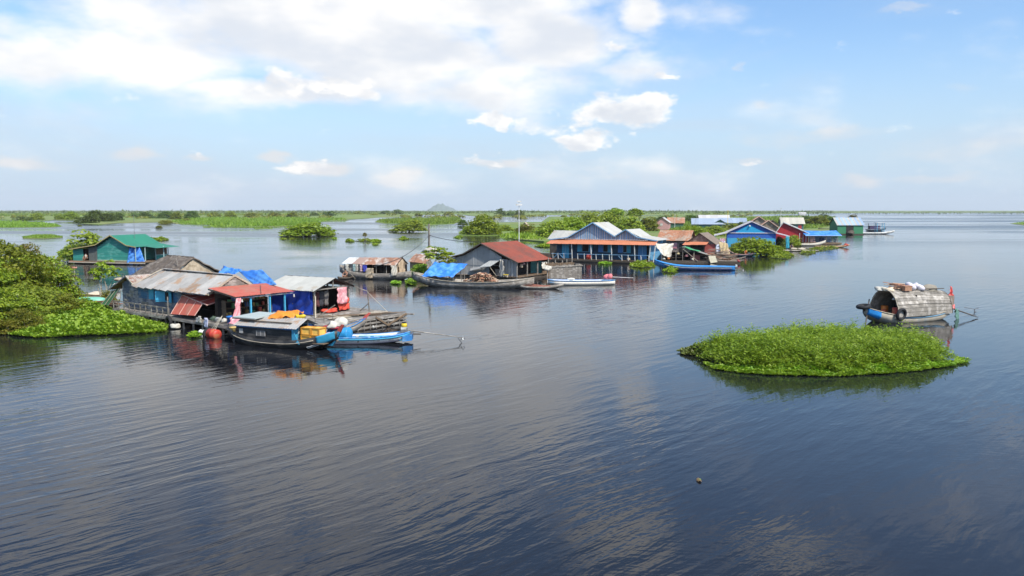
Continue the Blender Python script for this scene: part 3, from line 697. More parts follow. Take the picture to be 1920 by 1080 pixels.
def hull(L, beam, side, bow=.7, stern=.5, sharp=.35, draft=.25, full=.75, n=28, flare=1.15, tr=.0, inner=.05, deckz=None):
    """open boat hull along +x (bow), double skinned. returns MB, sheer(t), halfbeam(t)"""
    def hb(t):
        e = abs(2*t-1); p = 2.2 if t < .5 else 2.0
        f = max(0.0, 1-max(0, (e-(1-sharp*1.6)))**p/((sharp*1.6)**p)) if e > 1-sharp*1.6 else 1
        lo = tr if t < .5 else .06
        return beam/2*max(lo, f**full)
    def sh(t): return side+(bow*max(0, 2*t-1)**2.4 if t > .5 else stern*max(0, 1-2*t)**2.4)
    def side_pt(t, f):
        b = hb(t); z1 = sh(t); z0 = min(kl(t), z1-.06); k = 1-f
        y = b*(flare+(1-flare)*(f/.55)) if f < .55 else b*(1-.38*(f-.55)/.35); return Vector(((t-.5)*L, y, z1-(z1-z0)*f))
    _share['side_pt'] = side_pt
    def kl(t): return -draft+(bow*.92+draft)*max(0, (t-.62)/.38)**2.2+(stern*.8+draft)*max(0, (.38-t)/.38)**2.2
    m = MB(); rows = []
    for i in range(n+1):
        t = i/n; x = (t-.5)*L; b = hb(t); z1 = sh(t); z0 = min(kl(t), z1-.06)
        outer = [(-b*flare, z1), (-b, z0+(z1-z0)*.45), (-b*.62, z0+(z1-z0)*.1), (0, z0)]
        outer = outer+[(-y, z) for y, z in outer[-2::-1]]
        bi = max(.01, b-inner); zi = min(max(z0+.08, -draft+.1), z1-.03)
        inn = [(-bi*flare, z1), (-bi*.9, zi+(z1-zi)*.3), (0, zi)]; inn = inn+[(-y, z) for y, z in inn[-2::-1]]
        rows.append([(x, y, z) for y, z in outer]+[(x, y, z) for y, z in inn[::-1]])
    k = len(rows[0]); vs = [p for r in rows for p in r]; fs = []
    for i in range(n):
        for j in range(k): fs.append((i*k+j, (i+1)*k+j, (i+1)*k+(j+1) % k, i*k+(j+1) % k))
    fs.append(tuple(range(k))); fs.append(tuple(n*k+j for j in range(k))[::-1]); m.add(vs, fs)
    return m, sh, lambda t: hb(t)*flare
def rail_along(name, L, sh, hb, side, r, m, parent, dz=0.0, t0=0.0, t1=1.0, n=20, out=0.01):
    q = MB(); q.tube([((t0+(t1-t0)*i/n-.5)*L, side*(hb(t0+(t1-t0)*i/n)+out), sh(t0+(t1-t0)*i/n)+dz) for i in range(n+1)], r, 5); return q.build(name, m, parent, True)
def side_panel(name, t0, t1, f0, f1, s, m_, parent, pt, out=.012):
    q = MB(); q.grid(lambda u, v: (lambda p: (p.x, s*(p.y+out), p.z))(pt(t0+(t1-t0)*u, f0+(f1-f0)*v)), 8, 6, .008); return q.build(name, m_, parent, True)
def fender(F, base, R, r, axis, label, group='old tyres hung as fenders', z=None):
    t = F.thing('tyre', label, 'tyre', base, group); m = MB(); m.torus(base, R, r, axis, 20, 8, 1.0)
    o = m.build('tyre_ring', RUBBER, t, True); return t

# ------------------------------------------------------------------ the plank house at the left
A = Frame((-21.35, 49.33), -38)
hA = A.thing('plank_house', 'weathered blue grey plank house with zinc roof and railed deck on posts beside the hyacinth', 'house', (-1, 2, 0))
deck(hA, -7.15, 7.0, 0.0, .72, .585, GREYWOOD, .18)
bar('deck_beam', (-7.15, -.03, .5), (7.0, -.03, .5), .06, .14, GREYWOOD, hA)
bar('deck_beam', (-7.15, 3.9, .45), (7.0, 3.9, .45), .1, .16, DARKWOOD, hA)
for i in range(14): bar('support_post', (-6.9+i*1.06, .05+rnd.uniform(0, .1), -.6), (-6.9+i*1.06+rnd.uniform(-.05, .05), .1, .52), .09, .09, GREYWOOD, hA)
for i in range(8): bar('support_post', (-6.5+i*1.8, 2.2, -.6), (-6.5+i*1.8, 2.2, .5), .1, .1, DARKWOOD, hA)
bar('railing', (-7.1, 0, 1.12), (.05, 0, 1.13), .05, .06, GREYWOOD, hA); bar('railing', (-7.1, .01, .84), (.05, .01, .85), .04, .05, GREYWOOD, hA)
for i in range(11): bar('railing_post', (-7.05+i*.71, .0, .6), (-7.05+i*.71+rnd.uniform(-.03, .03), 0, 1.14+rnd.uniform(-.02, .06)), .07, .055, GREYWOOD, hA)
bar('railing_post', (-.02, -.03, .5), (.02, -.03, 1.85), .06, .05, GREYWOOD, hA)
m = MB(); m.box((-1.3, 2.3, .56), (11.4, 3.2, .05)); m.build('floor', DARKWOOD, hA)
# front wall: bare boards under the left gable, blue boards under the eave
gx = -6.09
planks(hA, (-7.15, .7), (-5.0, .7), .62, 2.72, .155, BLUEGREY, top=lambda z: (max(0, min(1, (gx-max(0, (2.72-z)/.42)+7.15)/2.15)), min(1, max(0, (gx+(2.76-z)/.52+7.15)/2.15))))
planks(hA, (-4.98, .7), (.45, .7), .62, 2.32, .155, lambda i, n: BLUEWALL if i > 4 else BLUEGREY)
for q in ((-6.9, 1.15), (-6.1, 1.75), (-6.6, 1.5), (-4.6, 1.1), (-3.0, .95), (-1.6, 1.2)):
    bar('patch_board', (q[0], .672, q[1]), (q[0]+rnd.uniform(.4, .9), .672, q[1]+rnd.uniform(-.01, .01)), .02, rnd.uniform(.12, .2), GREYWOOD, hA)
m = MB(); m.box((-3.4, .78, 1.45), (7.4, .03, 1.7)); m.build('dark_backing', DARK, hA)  # dark sheet added behind the boards to block light through the gaps
m = MB(); m.box((-1.6, 3.75, 1.45), (11.0, .05, 1.75)); m.build('back_wall', DARKWOOD, hA)
for xx in (-7.15, 4.0):
    m = MB(); m.prism([(xx, .75, .6), (xx, 3.7, .6), (xx, 3.7, 2.25), (xx, 2.1, 3.1 if xx > 0 else 2.3), (xx, .75, 2.25)], (.03, 0, 0)); m.build('end_wall', DARKWOOD, hA)
def window(parent, x0, x1, z0, z1, y, frame, pane, name='window'):
    m = MB(); w = .05
    m.box(((x0+x1)/2, y, z1-w/2), (x1-x0, .06, w)); m.box(((x0+x1)/2, y, z0+w/2), (x1-x0, .06, w))
    m.box((x0+w/2, y, (z0+z1)/2), (w, .06, z1-z0-2*w)); m.box((x1-w/2, y, (z0+z1)/2), (w, .06, z1-z0-2*w))
    f = m.build(name, frame, parent); m = MB(); m.box(((x0+x1)/2, y-.008, (z0+z1)/2), (x1-x0-2*w, .03, z1-z0-2*w)); m.build('opening', pane, f); return f  # flat filled panel, its dark colour stands in for the unlit room
def shutter(parent, x0, x1, z0, z1, y0, y1, m_, battens=True):
    q = MB(); q.prism([(x0, y0, z0), (x1, y1, z0), (x1, y1, z1), (x0, y0, z1)], (0, .03, 0)); s = q.build('shutter', m_, parent)
    if battens:
        for z in (z0+.12, z1-.12): b = MB(); b.bar((x0+.02, y0-.012, z), (x1-.02, y1-.012, z), .02, .05); b.build('batten', m_, s)
    return s
shutter(hA, -3.55, -2.95, 1.42, 2.08, .64, .64, SKYBLUE)
window(hA, -1.55, -1.0, 1.4, 2.06, .66, SKYBLUE, DARK)
shutter(hA, -1.98, -1.52, 1.38, 2.08, .25, .62, SKYBLUE); shutter(hA, -1.0, -.55, 1.38, 2.08, .62, .52, SKYBLUE)
# roofs
roof('roof_sheet', (-5.05, .28, 2.2), (3.9, .28, 2.2), (-4.3, 2.1, 3.25), (4.05, 2.1, 3.25), 10, ZINC, hA, 6, .03)
roof('roof_sheet', (-4.3, 3.95, 2.2), (4.05, 3.95, 2.2), (-4.3, 2.1, 3.24), (4.05, 2.1, 3.24), 9, ZINC, hA, 6, .03)
bar('ridge_cap', (-4.3, 2.1, 3.29), (4.08, 2.1, 3.29), .22, .025, ZINC, hA)
bar('verge_board', (-5.1, .3, 2.26), (-4.33, 2.1, 3.3), .1, .05, PALEWOOD, hA)
for y in (.26, 3.95): bar('verge_board', (4.06, y, 2.2), (4.06, 2.1, 3.25), .05, .12, PALEWOOD, hA)
m = MB(); n = 46
for i in range(n): x = -5.0+8.8*i/n; m.prism([(x, .27, 2.19), (x+8.8/n, .27, 2.19), (x+4.4/n, .27, 2.11)], (0, .012, 0))
m.build('eave_trim', BLUEGREY, hA)
roof('roof_sheet', (-5.0, .45, 2.2), (-5.0, 3.6, 2.2), (gx, .45, 2.82), (gx, 3.6, 2.82), 4, RUST, hA, 6, .03)
roof('roof_sheet', (-8.65, .45, 1.72), (-8.65, 3.6, 1.72), (gx, .45, 2.81), (gx, 3.6, 2.81), 4, RUST, hA, 6, .03)
bar('verge_board', (-8.68, .42, 1.70), (gx, .42, 2.80), .03, .08, BLUEGREY, hA); bar('verge_board', (-5.0, .42, 2.2), (gx, .42, 2.80), .03, .08, PALEWOOD, hA)
fl = MB(); fl.prism([(-7.25, .62, 1.95), (-8.35, .62, 1.66), (-9.0, .1, .72), (-7.95, .1, .72)], (0, .03, .012)); fl = fl.build('awning_flap', GREENFLAP, hA)
for k in (0, .5, 1): b = MB(); b.bar(Vector((-7.25, .6, 1.97)).lerp(Vector((-8.35, .6, 1.68)), k), Vector((-7.95, .08, .72)).lerp(Vector((-9.0, .08, .72)), k), .05, .03); b.build('batten', PALEWOOD if k else GREYWOOD, fl)
# right gable, seen over the red awning
planks(hA, (4.02, .55), (4.02, 3.65), 2.2, 3.15, .16, GREYWOOD, top=lambda z: (min(.5, (z-2.2)/1.05*.5), 1-min(.5, (z-2.2)/1.05*.5)))
# ---- the open shop on its right: red lean-to roof, red flaps, blue posts
roof('awning_sheet', (6.95, .25, 2.28), (6.95, 4.3, 2.28), (4.1, .3, 2.62), (4.1, 4.25, 2.62), 5, REDSHEET, hA, 4, .015, .01)
bar('awning_beam', (6.85, .25, 2.2), (6.85, 4.25, 2.2), .05, .08, BLUEGREY, hA); bar('awning_beam', (4.1, .28, 2.54), (6.95, .28, 2.22), .04, .08, DARKWOOD, hA)
for y in (1.35, 2.65, 3.7): bar('blue_post', (6.75, y, .58), (6.75, y, 2.2), .09, .09, SKYBLUE, hA)
bar('awning_beam', (4.9, 3.3, 2.62), (7.0, 1.9, 2.36), .03, .02, DARKWOOD, hA)
f1 = MB(); f1.prism([(.55, .68, 1.90), (3.75, .38, 1.53), (4.1, 1.95, 1.92), (1.0, 1.95, 2.04)], (0, 0, .025)); f1 = f1.build('awning_flap', REDFLAP, hA)
P_ = [Vector(p) for p in ((.55, .68, 1.94), (3.75, .38, 1.57), (4.1, 1.95, 1.96), (1.0, 1.95, 2.08))]
for k in (0, .34, .68, 1): b = MB(); b.bar(P_[0].lerp(P_[1], k), P_[3].lerp(P_[2], k), .05, .03); b.build('batten', PINKTRIM, f1)
b = MB(); b.bar(P_[0], P_[1], .06, .04); b.build('batten', PINKTRIM, f1)
f2 = MB(); f2.prism([(.5, .66, 1.90), (3.2, .42, 1.60), (3.06, -.02, .92), (.3, .0, .80)], (0, .03, .01)); f2 = f2.build('awning_flap', REDSHEET, hA)
Q_ = [Vector(p) for p in ((.5, .64, 1.90), (3.2, .40, 1.60), (3.06, -.04, .92), (.3, -.02, .80))]
for k in (0, .35, .7, 1): b = MB(); b.bar(Q_[0].lerp(Q_[1], k), Q_[3].lerp(Q_[2], k), .05, .03); b.build('batten', PINKTRIM, f2)
deck(hA, 4.0, 7.0, .75, 4.2, .585, GREYWOOD, .2)
m = MB(); m.box((4.3, 2.4, 1.3), (.04, 3.3, 1.4)); m.build('back_partition', DARK, hA)
sh_ = MB(); 
for z in (.95, 1.35, 1.75): sh_.box((4.6, 2.4, z), (.45, 3.0, .03))
for y in (.95, 2.4, 3.85): sh_.box((4.6, y, 1.2), (.4, .04, 1.3))
sh_.build('shelf', BROWNWOOD, hA)
gc = [mat('goods red', (.4, .08, .05)), mat('goods ochre', (.4, .26, .08)), mat('goods white', (.55, .53, .5)), mat('goods blue', (.07, .14, .32)), mat('goods green', (.08, .2, .08)), mat('goods brown', (.16, .1, .06))]
for z in (.97, 1.37, 1.77):
    for y in np.arange(1.05, 3.8, .23):
        if rnd.random() < .75:
            h = rnd.uniform(.12, .3); g = MB(); g.box((4.7, y, z+h/2), (rnd.uniform(.12, .2), rnd.uniform(.1, .2), h)); gi = rnd.randrange(6); o = g.build('packet', gc[gi], None)
            o.location = A.w((4.7, y, z)); o.rotation_euler.z = A.a; o.data.transform(Matrix.Translation((-4.7, -y, -z)))
            tag(o, 'small %s packet of goods on the dim shelves of the floating shop' % ('red', 'ochre', 'white', 'blue', 'green', 'brown')[gi], 'packet', 'packets on the shop shelves')
# hanging and standing things of the shop
def cloth_thing(F, name, label, cat, m_, p00, p10, p01, p11, base, group=None, **k):
    t = cloth(name, p00, p10, p01, p11, m_, None, **k); b = Vector(base); t.data.transform(Matrix.Translation(-b)); t.location = F.w(b); t.rotation_euler.z = F.a
    return tag(t, label, cat, group)
cloth_thing(A, 'blanket', 'pink patterned blanket hanging from the corner of the red shop awning', 'blanket', PINKCLOTH, (6.9, .32, 2.2), (6.9, .62, 2.2), (7.2, -.15, 1.05), (7.25, .25, 1.02), (7.0, .2, 1.0), wr=.03, seed=4)
t = A.thing('blanket', 'crumpled pink blanket heaped at the stern of the black cargo boat', 'blanket', (7.3, -.1, .75)); blob('cloth_heap', (7.3, -.1, .78), (.9, .7, .55), PINKCLOTH, t, 5, 12, .4)
blob('cloth_fold', (7.65, -.35, .6), (.6, .5, .5), PINKCLOTH, t, 6, 10, .5)
t = A.thing('barrel', 'red plastic barrel lying tied at the waterline under the shop deck', 'barrel', (6.2, -.75, 0))
m = MB(); prof = [(.0, -.42), (.25, -.42), (.29, -.36), (.29, .0), (.31, .02), (.29, .04), (.29, .36), (.25, .42), (0, .42)]
m.lathe((0, 0, 0), [(max(r, .001), z) for r, z in prof], 16); m.v = [tuple(Matrix.Rotation(math.radians(90), 3, 'Y')@Vector(v)+Vector((6.2, -.75, .2))) for v in m.v]; m.build('drum', REDPLASTIC, t, True)
for k in (-.15, .05, .2): b = MB(); b.tube([(6.2+k, -1.0, .3), (6.2+k, -.75, .5), (6.0+k*.4, -.2, 1.0), (5.95, 0, 1.15)], .012, 4); b.build('rope', ROPE, t)
fender(A, (5.55, -.62, .14), .27, .11, (.8, -.5, .2), 'big worn tyre floating against the red barrel')
fender(A, (.2, -.12, .32), .30, .10, (.1, 1, 0), 'dark tyre hung on the deck edge below the left red flap')
t = A.thing('sack', 'pale sack drifting under the deck near the hung tyre', 'sack', (1.2, -.25, 0)); blob('sack_body', (1.2, -.25, .05), (.7, .5, .4), WHITECLOTH, t, 8, 10, .3)
t = A.thing('bag', 'small white plastic bag floating by the deck posts', 'bag', (4.3, -.35, 0)); blob('bag_body', (4.3, -.35, .05), (.35, .3, .3), WHITEP, t, 9, 8, .3)
for i, (x, z, w_, h_, mm, lab) in enumerate([(3.55, .75, .28, .4, WHITECLOTH, 'white rag pinned to the deck edge beside the red flap'), (4.15, .62, .4, .55, mat('lilac cloth', (.5, .5, .62), .9), 'pale lilac cloth hanging from the deck below the shop'), (3.3, .7, .2, .3, WHITEP, 'small white cloth at the corner of the lower red flap')]):
    cloth_thing(A, 'cloth', lab, 'cloth', mm, (x, -.08, z+h_/2), (x+w_, -.08, z+h_/2), (x, -.1, z-h_/2), (x+w_, -.1, z-h_/2), (x, -.1, z), 'cloths hung on the shop deck', wr=.02, seed=i, nu=6, nv=6)
t = A.thing('water_tub', 'blue plastic water tub standing on the shop deck under the pink blanket', 'tub', (6.6, .2, .6)); m = MB(); m.lathe((6.6, .2, .6), [(.25, 0), (.3, .5), (.33, .52), (.33, .56), (.27, .56), (.24, .1), (.01, .1)], 16); m.build('tub_wall', BLUEPLASTIC, t, True)
for i, (x, y, z, s, mm, lab) in enumerate([(5.6, .35, .62, .35, WHITECLOTH, 'white bundle on the dark shop deck left of the blue tub'), (5.0, .3, .62, .4, mat('grey bag', (.25, .26, .25)), 'grey bundle on the dark shop deck under the red flap'), (4.4, .35, .62, .35, mat('dark green bag', (.06, .09, .06)), 'dark green bundle on the shop deck under the flap')]):
    t = A.thing('bundle', lab, 'bundle', (x, y, z), 'bundles on the shop deck'); blob('bundle_body', (x, y, z+s*.3), (s, s, s), mm, t, 20+i, 8, .3)
for i, (y, lab) in enumerate([(.75, 'white light bulb hanging from the front of the red shop awning'), (4.35, 'small white bulb at the far corner of the red shop awning')]):
    t = A.thing('light_bulb', lab, 'bulb', (6.8, y, 1.9)); m = MB(); m.lathe((6.8, y, 1.9), [(.01, 0), (.05, .03), (.06, .08), (.03, .14), (.025, .2)], 8); m.build('glass', WHITEP, t, True); rod('wire', (6.8, y, 2.1), (6.8, y, 2.22), .006, RUBBER, t)
t = A.thing('bench', 'small blue bench at the end of the shop deck below the far blue post', 'bench', (7.15, 3.6, .58)); m = MB(); m.box((7.15, 3.6, 1.0), (.4, 1.2, .05)); m.build('seat', GREYWOOD, t); 
for y in (3.1, 4.1): m = MB(); m.box((7.15, y, .79), (.35, .05, .38)); m.build('leg', BLUEPLASTIC, t)
cloth_thing(A, 'tarp', 'deep blue tarp curtain hung between the red shop and the pale roofed hut', 'tarp', TARPD, (5.3, 4.75, 2.25), (7.3, 5.2, 2.2), (5.2, 5.0, .75), (7.2, 5.5, .72), (6.2, 5, .7), wr=.05, seed=7, sag=-.02)
cloth_thing(A, 'tarp', 'bright blue tarp sheet stretched as a roof over the plank house back yard', 'tarp', TARP, (3.0, 4.2, 2.40), (5.5, 4.1, 2.60), (-.3, 5.2, 3.13), (2.41, 5.2, 3.33), (3.0, 4.8, 2.4), wr=.015, seed=8, sag=.03, nu=16, nv=12)
cloth_thing(A, 'tarp', 'small crumpled blue tarp thrown over the thatch hut behind the zinc roof', 'tarp', TARP, (-4.7, 6.4, 2.68), (-2.5, 6.4, 2.75), (-5.2, 7.2, 3.12), (-2.6, 7.0, 3.0), (-3.5, 6.8, 2.7), wr=.03, seed=9)
# ---- thatch hut behind
hT = A.thing('thatch_hut', 'dark thatched hut with a straw gable rising behind the zinc roof', 'hut', (-8, 7.5, 0))
ZR = 3.75
def thatch(fr, to, name, seed):
    p00, p10, p01, p11 = map(Vector, fr+to); r = random.Random(seed)
    m = MB(); ph = [r.uniform(0, 6) for _ in range(4)]
    m.grid(lambda u, v: p00.lerp(p10, u).lerp(p01.lerp(p11, u), v)+Vector((0, 0, .05*math.sin(9*u+ph[0])*math.sin(5*v+ph[1])+.03*math.sin(31*u+ph[2]+7*v)+.03*math.sin(23*v+ph[3]))), 26, 14, .1)
    return m.build(name, THATCH, hT, True)
thatch([(-13.6, 4.3, 2.1), (-7.4, 4.0, 2.25)], [(-11.5, 6.3, ZR), (-7.45, 6.2, ZR)], 'roof_slope', 1); thatch([(-11.3, 9.2, 2.0), (-7.2, 9.0, 2.0)], [(-11.5, 6.3, ZR-.02), (-7.4, 6.2, ZR-.02)], 'roof_slope', 2)
bar('ridge_pole', (-11.3, 6.28, ZR+.01), (-7.5, 6.2, ZR+.01), .12, .06, THATCH, hT)
m = MB(); m.prism([(-7.6, 4.4, 1.0), (-7.6, 8.8, 1.0), (-7.6, 8.8, 2.0), (-7.6, 6.2, ZR-.12), (-7.6, 4.4, 2.35)], (.08, 0, 0)); m.build('straw_gable', STRAW, hT)
m = MB(); m.box((-10.4, 4.75, 1.3), (5.6, .08, 1.6)); m.box((-10.4, 8.7, 1.2), (5.6, .08, 1.5)); m.build('wall', STRAW, hT); m = MB(); m.box((-10.3, 6.7, .4), (6.2, 4.6, .2)); m.build('raft', DARKWOOD, hT)
rod('pole', (-7.9, 5.2, 2.9), (-8.0, 5.1, 3.95), .03, GREYWOOD, hT)
# ---- pale roofed hut on its plank raft
Hf = Frame(A.w((7.25, 7.0, 0)), -29)
hW = Hf.thing('raft_hut', 'open hut with pale zinc roof and hung clothes on the wooden raft', 'hut', (-2, 0, .65))
roof('roof_sheet', (-4.3, -1.95, 2.28), (.15, -1.95, 2.25), (-3.9, 0, 2.95), (.15, 0, 2.95), 6, ZINCPALE, hW, 5, .02, .01); roof('roof_sheet', (-3.9, 1.9, 2.3), (.2, 1.9, 2.3), (-3.9, 0, 2.94), (.2, 0, 2.94), 5, mat('brown roof sheet', (.14, .08, .07), .7), hW, 5, .02)
for y in (-1.6, 1.6):
    for x in (-3.7, -1.9, -.1): bar('corner_post', (x, y, .6), (x, y, 2.36), .09, .09, GREYWOOD, hW)
bar('tie_beam', (0, -1.9, 2.3), (0, 1.9, 2.3), .07, .07, GREYWOOD, hW); bar('rafter', (.1, -1.9, 2.2), (.1, 0, 2.9), .05, .08, DARKWOOD, hW); bar('rafter', (.1, 1.9, 2.25), (.1, 0, 2.9), .05, .08, DARKWOOD, hW)
bar('king_post', (0, 0, 2.3), (0, 0, 2.85), .06, .06, GREYWOOD, hW)
m = MB(); m.box((-1.95, 1.65, 1.4), (3.4, .04, 1.6)); m.build('back_wall', DARK, hW); m = MB(); m.box((-2.1, 0, 1.4), (.04, 3.2, 1.6)); m.build('partition', DARK, hW)
m = MB(); m.box((-1.95, -1.62, 1.5), (3.4, .03, 1.5)); m.build('front_curtain', TARPD, hW)
bar('brace', (.2, -1.75, .65), (1.2, -1.2, 1.4), .05, .05, GREYWOOD, hW); bar('brace', (.0, -1.6, 1.9), (1.0, -2.7, .75), .05, .05, PALEWOOD, hW)
bar('corner_post', (1.1, 2.2, .65), (1.05, 2.1, 1.95), .06, .06, GREYWOOD, hW); bar('brace', (1.1, 2.2, 1.2), (.7, 1.7, .66), .05, .05, DARKWOOD, hW); rod('guy_rope', (1.05, 2.1, 1.9), (2.6, 2.2, .68), .015, ROPE, hW)
bar('tie_beam', (.0, 1.9, 2.28), (1.05, 2.1, 1.95), .05, .05, GREYWOOD, hW)
cloth_thing(Hf, 'towel', 'pink checked towel hung over the beam of the raft hut', 'towel', PINKCLOTH, (.08, .35, 2.28), (.08, 1.2, 2.26), (.1, .25, 1.25), (.1, 1.25, 1.2), (.1, .8, 1.2), wr=.02, seed=2)
cloth_thing(Hf, 'cloth', 'red cloth hanging behind the pink towel in the raft hut', 'cloth', REDCLOTH, (-.1, .5, 1.6), (-.1, 1.55, 1.6), (-.05, .6, .8), (-.05, 1.6, .78), (-.1, 1.1, .8), wr=.03, seed=3)
for i, (y, mm, lab) in enumerate([(-.7, mat('dark shirt', (.05, .05, .06), .9), 'dark shirt on the clothes line inside the raft hut'), (-.25, mat('grey shirt', (.15, .14, .13), .9), 'grey shirt beside the dark shirt inside the raft hut'), (-1.1, mat('maroon shirt', (.12, .04, .04), .9), 'maroon shirt next to the front post inside the raft hut')]):
    cloth_thing(Hf, 'shirt', lab, 'shirt', mm, (-.5, y, 2.1), (-.5, y+.38, 2.1), (-.5, y, 1.2), (-.5, y+.36, 1.15), (-.5, y, 1.2), 'clothes hung in the raft hut', wr=.03, seed=11+i, nu=6, nv=6)
t = Hf.thing('bundle', 'red bundle of cloth on the floor of the raft hut', 'bundle', (-.3, .1, .7)); blob('cloth_heap', (-.3, .1, .75), (.8, .9, .35), REDCLOTH, t, 31, 10, .4)
rf = A.thing('wooden_raft', 'grey wooden plank raft with braced side below the raft hut', 'raft', (9, 7, 0))
deck(rf, 5.2, 10.75, 2.9, 9.9, .66, GREYWOOD, .26, 'y'); 
for i in range(9): bar('loose_plank', (7.8+rnd.uniform(0, 2.3), 4.2+rnd.uniform(0, 2), .705+.01*i), (8.4+rnd.uniform(0, 2.3), 8+rnd.uniform(0, 2), .71+.01*i), .16, .03, rnd.choice([GREYWOOD, BROWNWOOD, PALEWOOD]), rf)
for z, h in ((.58, .13), (.36, .1), (.12, .12)): bar('side_beam', (10.78, 2.9, z), (10.78, 9.95, z+.01), .06, h, GREYWOOD, rf); bar('side_beam', (7, 9.98, z), (10.8, 9.98, z), .06, h, GREYWOOD, rf)
for i in range(15): bar('side_slat', (10.75, 3.0+i*.49, -.3), (10.75, 3.0+i*.49, .6), .05, .07, GREYWOOD, rf)
for a_, b_ in (((10.84, 3.6, .64), (10.84, 5.0, .02)), ((10.84, 6.1, .66), (10.84, 5.1, .02)), ((10.84, 7.3, .7), (10.84, 8.3, .1)), ((10.84, 9.9, .66), (10.84, 8.3, .1))): bar('side_brace', a_, b_, .05, .11, BROWNWOOD, rf)
m = MB(); m.box((8.0, 6.4, .2), (5.2, 6.9, .5)); m.build('float', DARKWOOD, rf)
bar('corner_beam', (10.2, 9.9, .62), (11.3, 10.1, .63), .12, .1, GREYWOOD, rf)
for i in range(4): rod('stick', (9.2+i*.3, 3.4+.4*i, .66), (9.25+i*.33, 3.3+.4*i, 1.05+.1*(i % 2)), .02, GREYWOOD, rf)
# ------------------------------------------------------------------ black cargo boat
C_ = Frame(W(528, 647), -24)
def boat(F, name, label, L, beam, side, hullm, base=(0, 0, 0), group=None, cat='boat', rail=None, **k):
    t = F.thing(name, label, cat, base, group); m, sh, hb = hull(L, beam, side, **k); h = m.build('hull', hullm, t, True)
    if rail is not None:
        for s in (-1, 1): rail_along('gunwale', L, sh, hb, s, .035, rail, t)
    return t, sh, hb
cb, sh, hb = boat(C_, 'cargo_boat', 'black hulled cabin boat with blue trim and red tipped prow by the shop', 7.4, 1.7, .42, BLACKHULL, (0, 0, 0), bow=.62, stern=.55, sharp=.42, draft=.3)
cbpt = _share['side_pt']
rail_along('rub_rail', 7.4, sh, hb, -1, .022, PALEWOOD, cb, -.17, .12, .86); rail_along('rub_rail', 7.4, sh, hb, 1, .022, PALEWOOD, cb, -.17, .12, .86)
# cabin: black side boards, zinc roof, blue bow doors
for s in (-1, 1):
    for i, z in enumerate((.47, .62, .77, .92)): bar('side_board', (-2.3, s*.86, z), (1.35, s*.80, z+.005), .03, .143, BLACKHULL, cb)
    bar('eave_board', (-2.35, s*.9, 1.05), (1.5, s*.88, 1.06), .03, .09, BLUEPAINT, cb)
roof('roof_sheet', (-2.4, -1.0, 1.08), (1.75, -1.0, 1.08), (-2.4, 0, 1.5), (1.75, 0, 1.52), 5, ZINC, cb, 5, .02); roof('roof_sheet', (-2.4, 1.0, 1.08), (1.75, 1.0, 1.08), (-2.4, 0, 1.49), (1.75, 0, 1.51), 5, ZINC, cb, 5, .02)
for z0 in (-.42, -.5): bar('roof_batten', (-1.6, z0*1.3, 1.36+z0*.1), (1.2, z0*1.25, 1.37+z0*.1), .05, .05, PALEWOOD if z0 > -.45 else DARKWOOD, cb)
for s in (-1, 1):
    d = MB(); d.prism([(1.42, s*.82, .42), (1.42, s*.40, .42), (1.42, s*.40, 1.25), (1.42, s*.82, 1.06)], (.03, 0, 0)); d = d.build('door', SKYBLUE if s < 0 else BLUEPAINT, cb)
    for z in (.5, .8): b = MB(); b.bar((1.46, s*.8, z), (1.46, s*.42, z+.02), .02, .04); b.build('batten', BLUEPAINT, d)
    bar('door_post', (1.47, s*.38, .4), (1.47, s*.38, 1.3), .045, .045, WHITEP, cb)
d = MB(); d.prism([(1.4, -.86, .38), (1.95, -.95, .30), (1.5, -.88, 1.02), (1.4, -.86, 1.04)], (0, .03, 0)); d.build('side_flap', SKYBLUE, cb)
m = MB(); m.box((-.4, 0, .25), (4.2, 1.3, .06)); m.build('floor', DARKWOOD, cb); m = MB(); m.prism([(-2.25, -.8, .4), (-2.25, .8, .4), (-2.25, .8, 1.05), (-2.25, 0, 1.4), (-2.25, -.8, 1.05)], (.03, 0, 0)); m.build('cabin_back', DARK, cb)
m = MB(); m.box((2.35, 0, .36), (1.8, 1.35, .04)); m.build('bow_deck', BROWNWOOD, cb)
w = MB(); w.box((-.62, -.878, .72), (.62, .02, .3)); w = w.build('window', mat('grey window', (.16, .15, .14)), cb)
for x in (-.9, -.62, -.34): b = MB(); b.box((x, -.892, .72), (.035, .02, .26)); b.build('bar', mat('grey bars', (.35, .34, .32)), w)
m = MB(); m.box((-1.95, -.885, .78), (.26, .015, .24)); m.build('notice_plate', mat('pale plate', (.38, .36, .33)), cb)
pr = MB(); pr.prism([(3.0, 0, .2), (3.35, 0, .2), (3.86, 0, .95), (3.6, 0, 1.0)], (0, .12, 0)); pr.v = [(x, y-.06, z) for x, y, z in pr.v]; pr.build('prow', TURQ, cb)
pr = MB(); pr.prism([(3.58, -.05, .92), (3.86, -.05, .95), (4.06, -.05, 1.32), (3.92, -.05, 1.34), (3.75, -.05, 1.15)], (0, .1, 0)); pr.build('prow_tip', PROWRED, cb)
for s in (-1, 1):
    side_panel('bow_panel', .875, .985, .0, .8, s, TURQ, cb, cbpt)
    for k in (0, .09): m = MB(); m.tube([(lambda p: (p.x, s*(p.y+.02), p.z))(cbpt(t, .62+k)) for t in (.80, .83, .86, .885)], .018, 5); m.build('bow_stripe', WHITEP, cb)
gp = C_.thing('loose_board', 'flat grey green board lying on the stern end of the cargo boat roof', 'board', (-1.9, 0, 1.4)); m = MB(); m.prism([(-2.75, -.65, 1.42), (-1.1, -.75, 1.42), (-.75, .75, 1.55), (-2.2, .85, 1.55)], (0, 0, .05)); m.build('board', GREYPANEL, gp); bar('rail', (-2.75, -.65, 1.39), (-1.1, -.75, 1.39), .05, .05, DARKWOOD, gp)
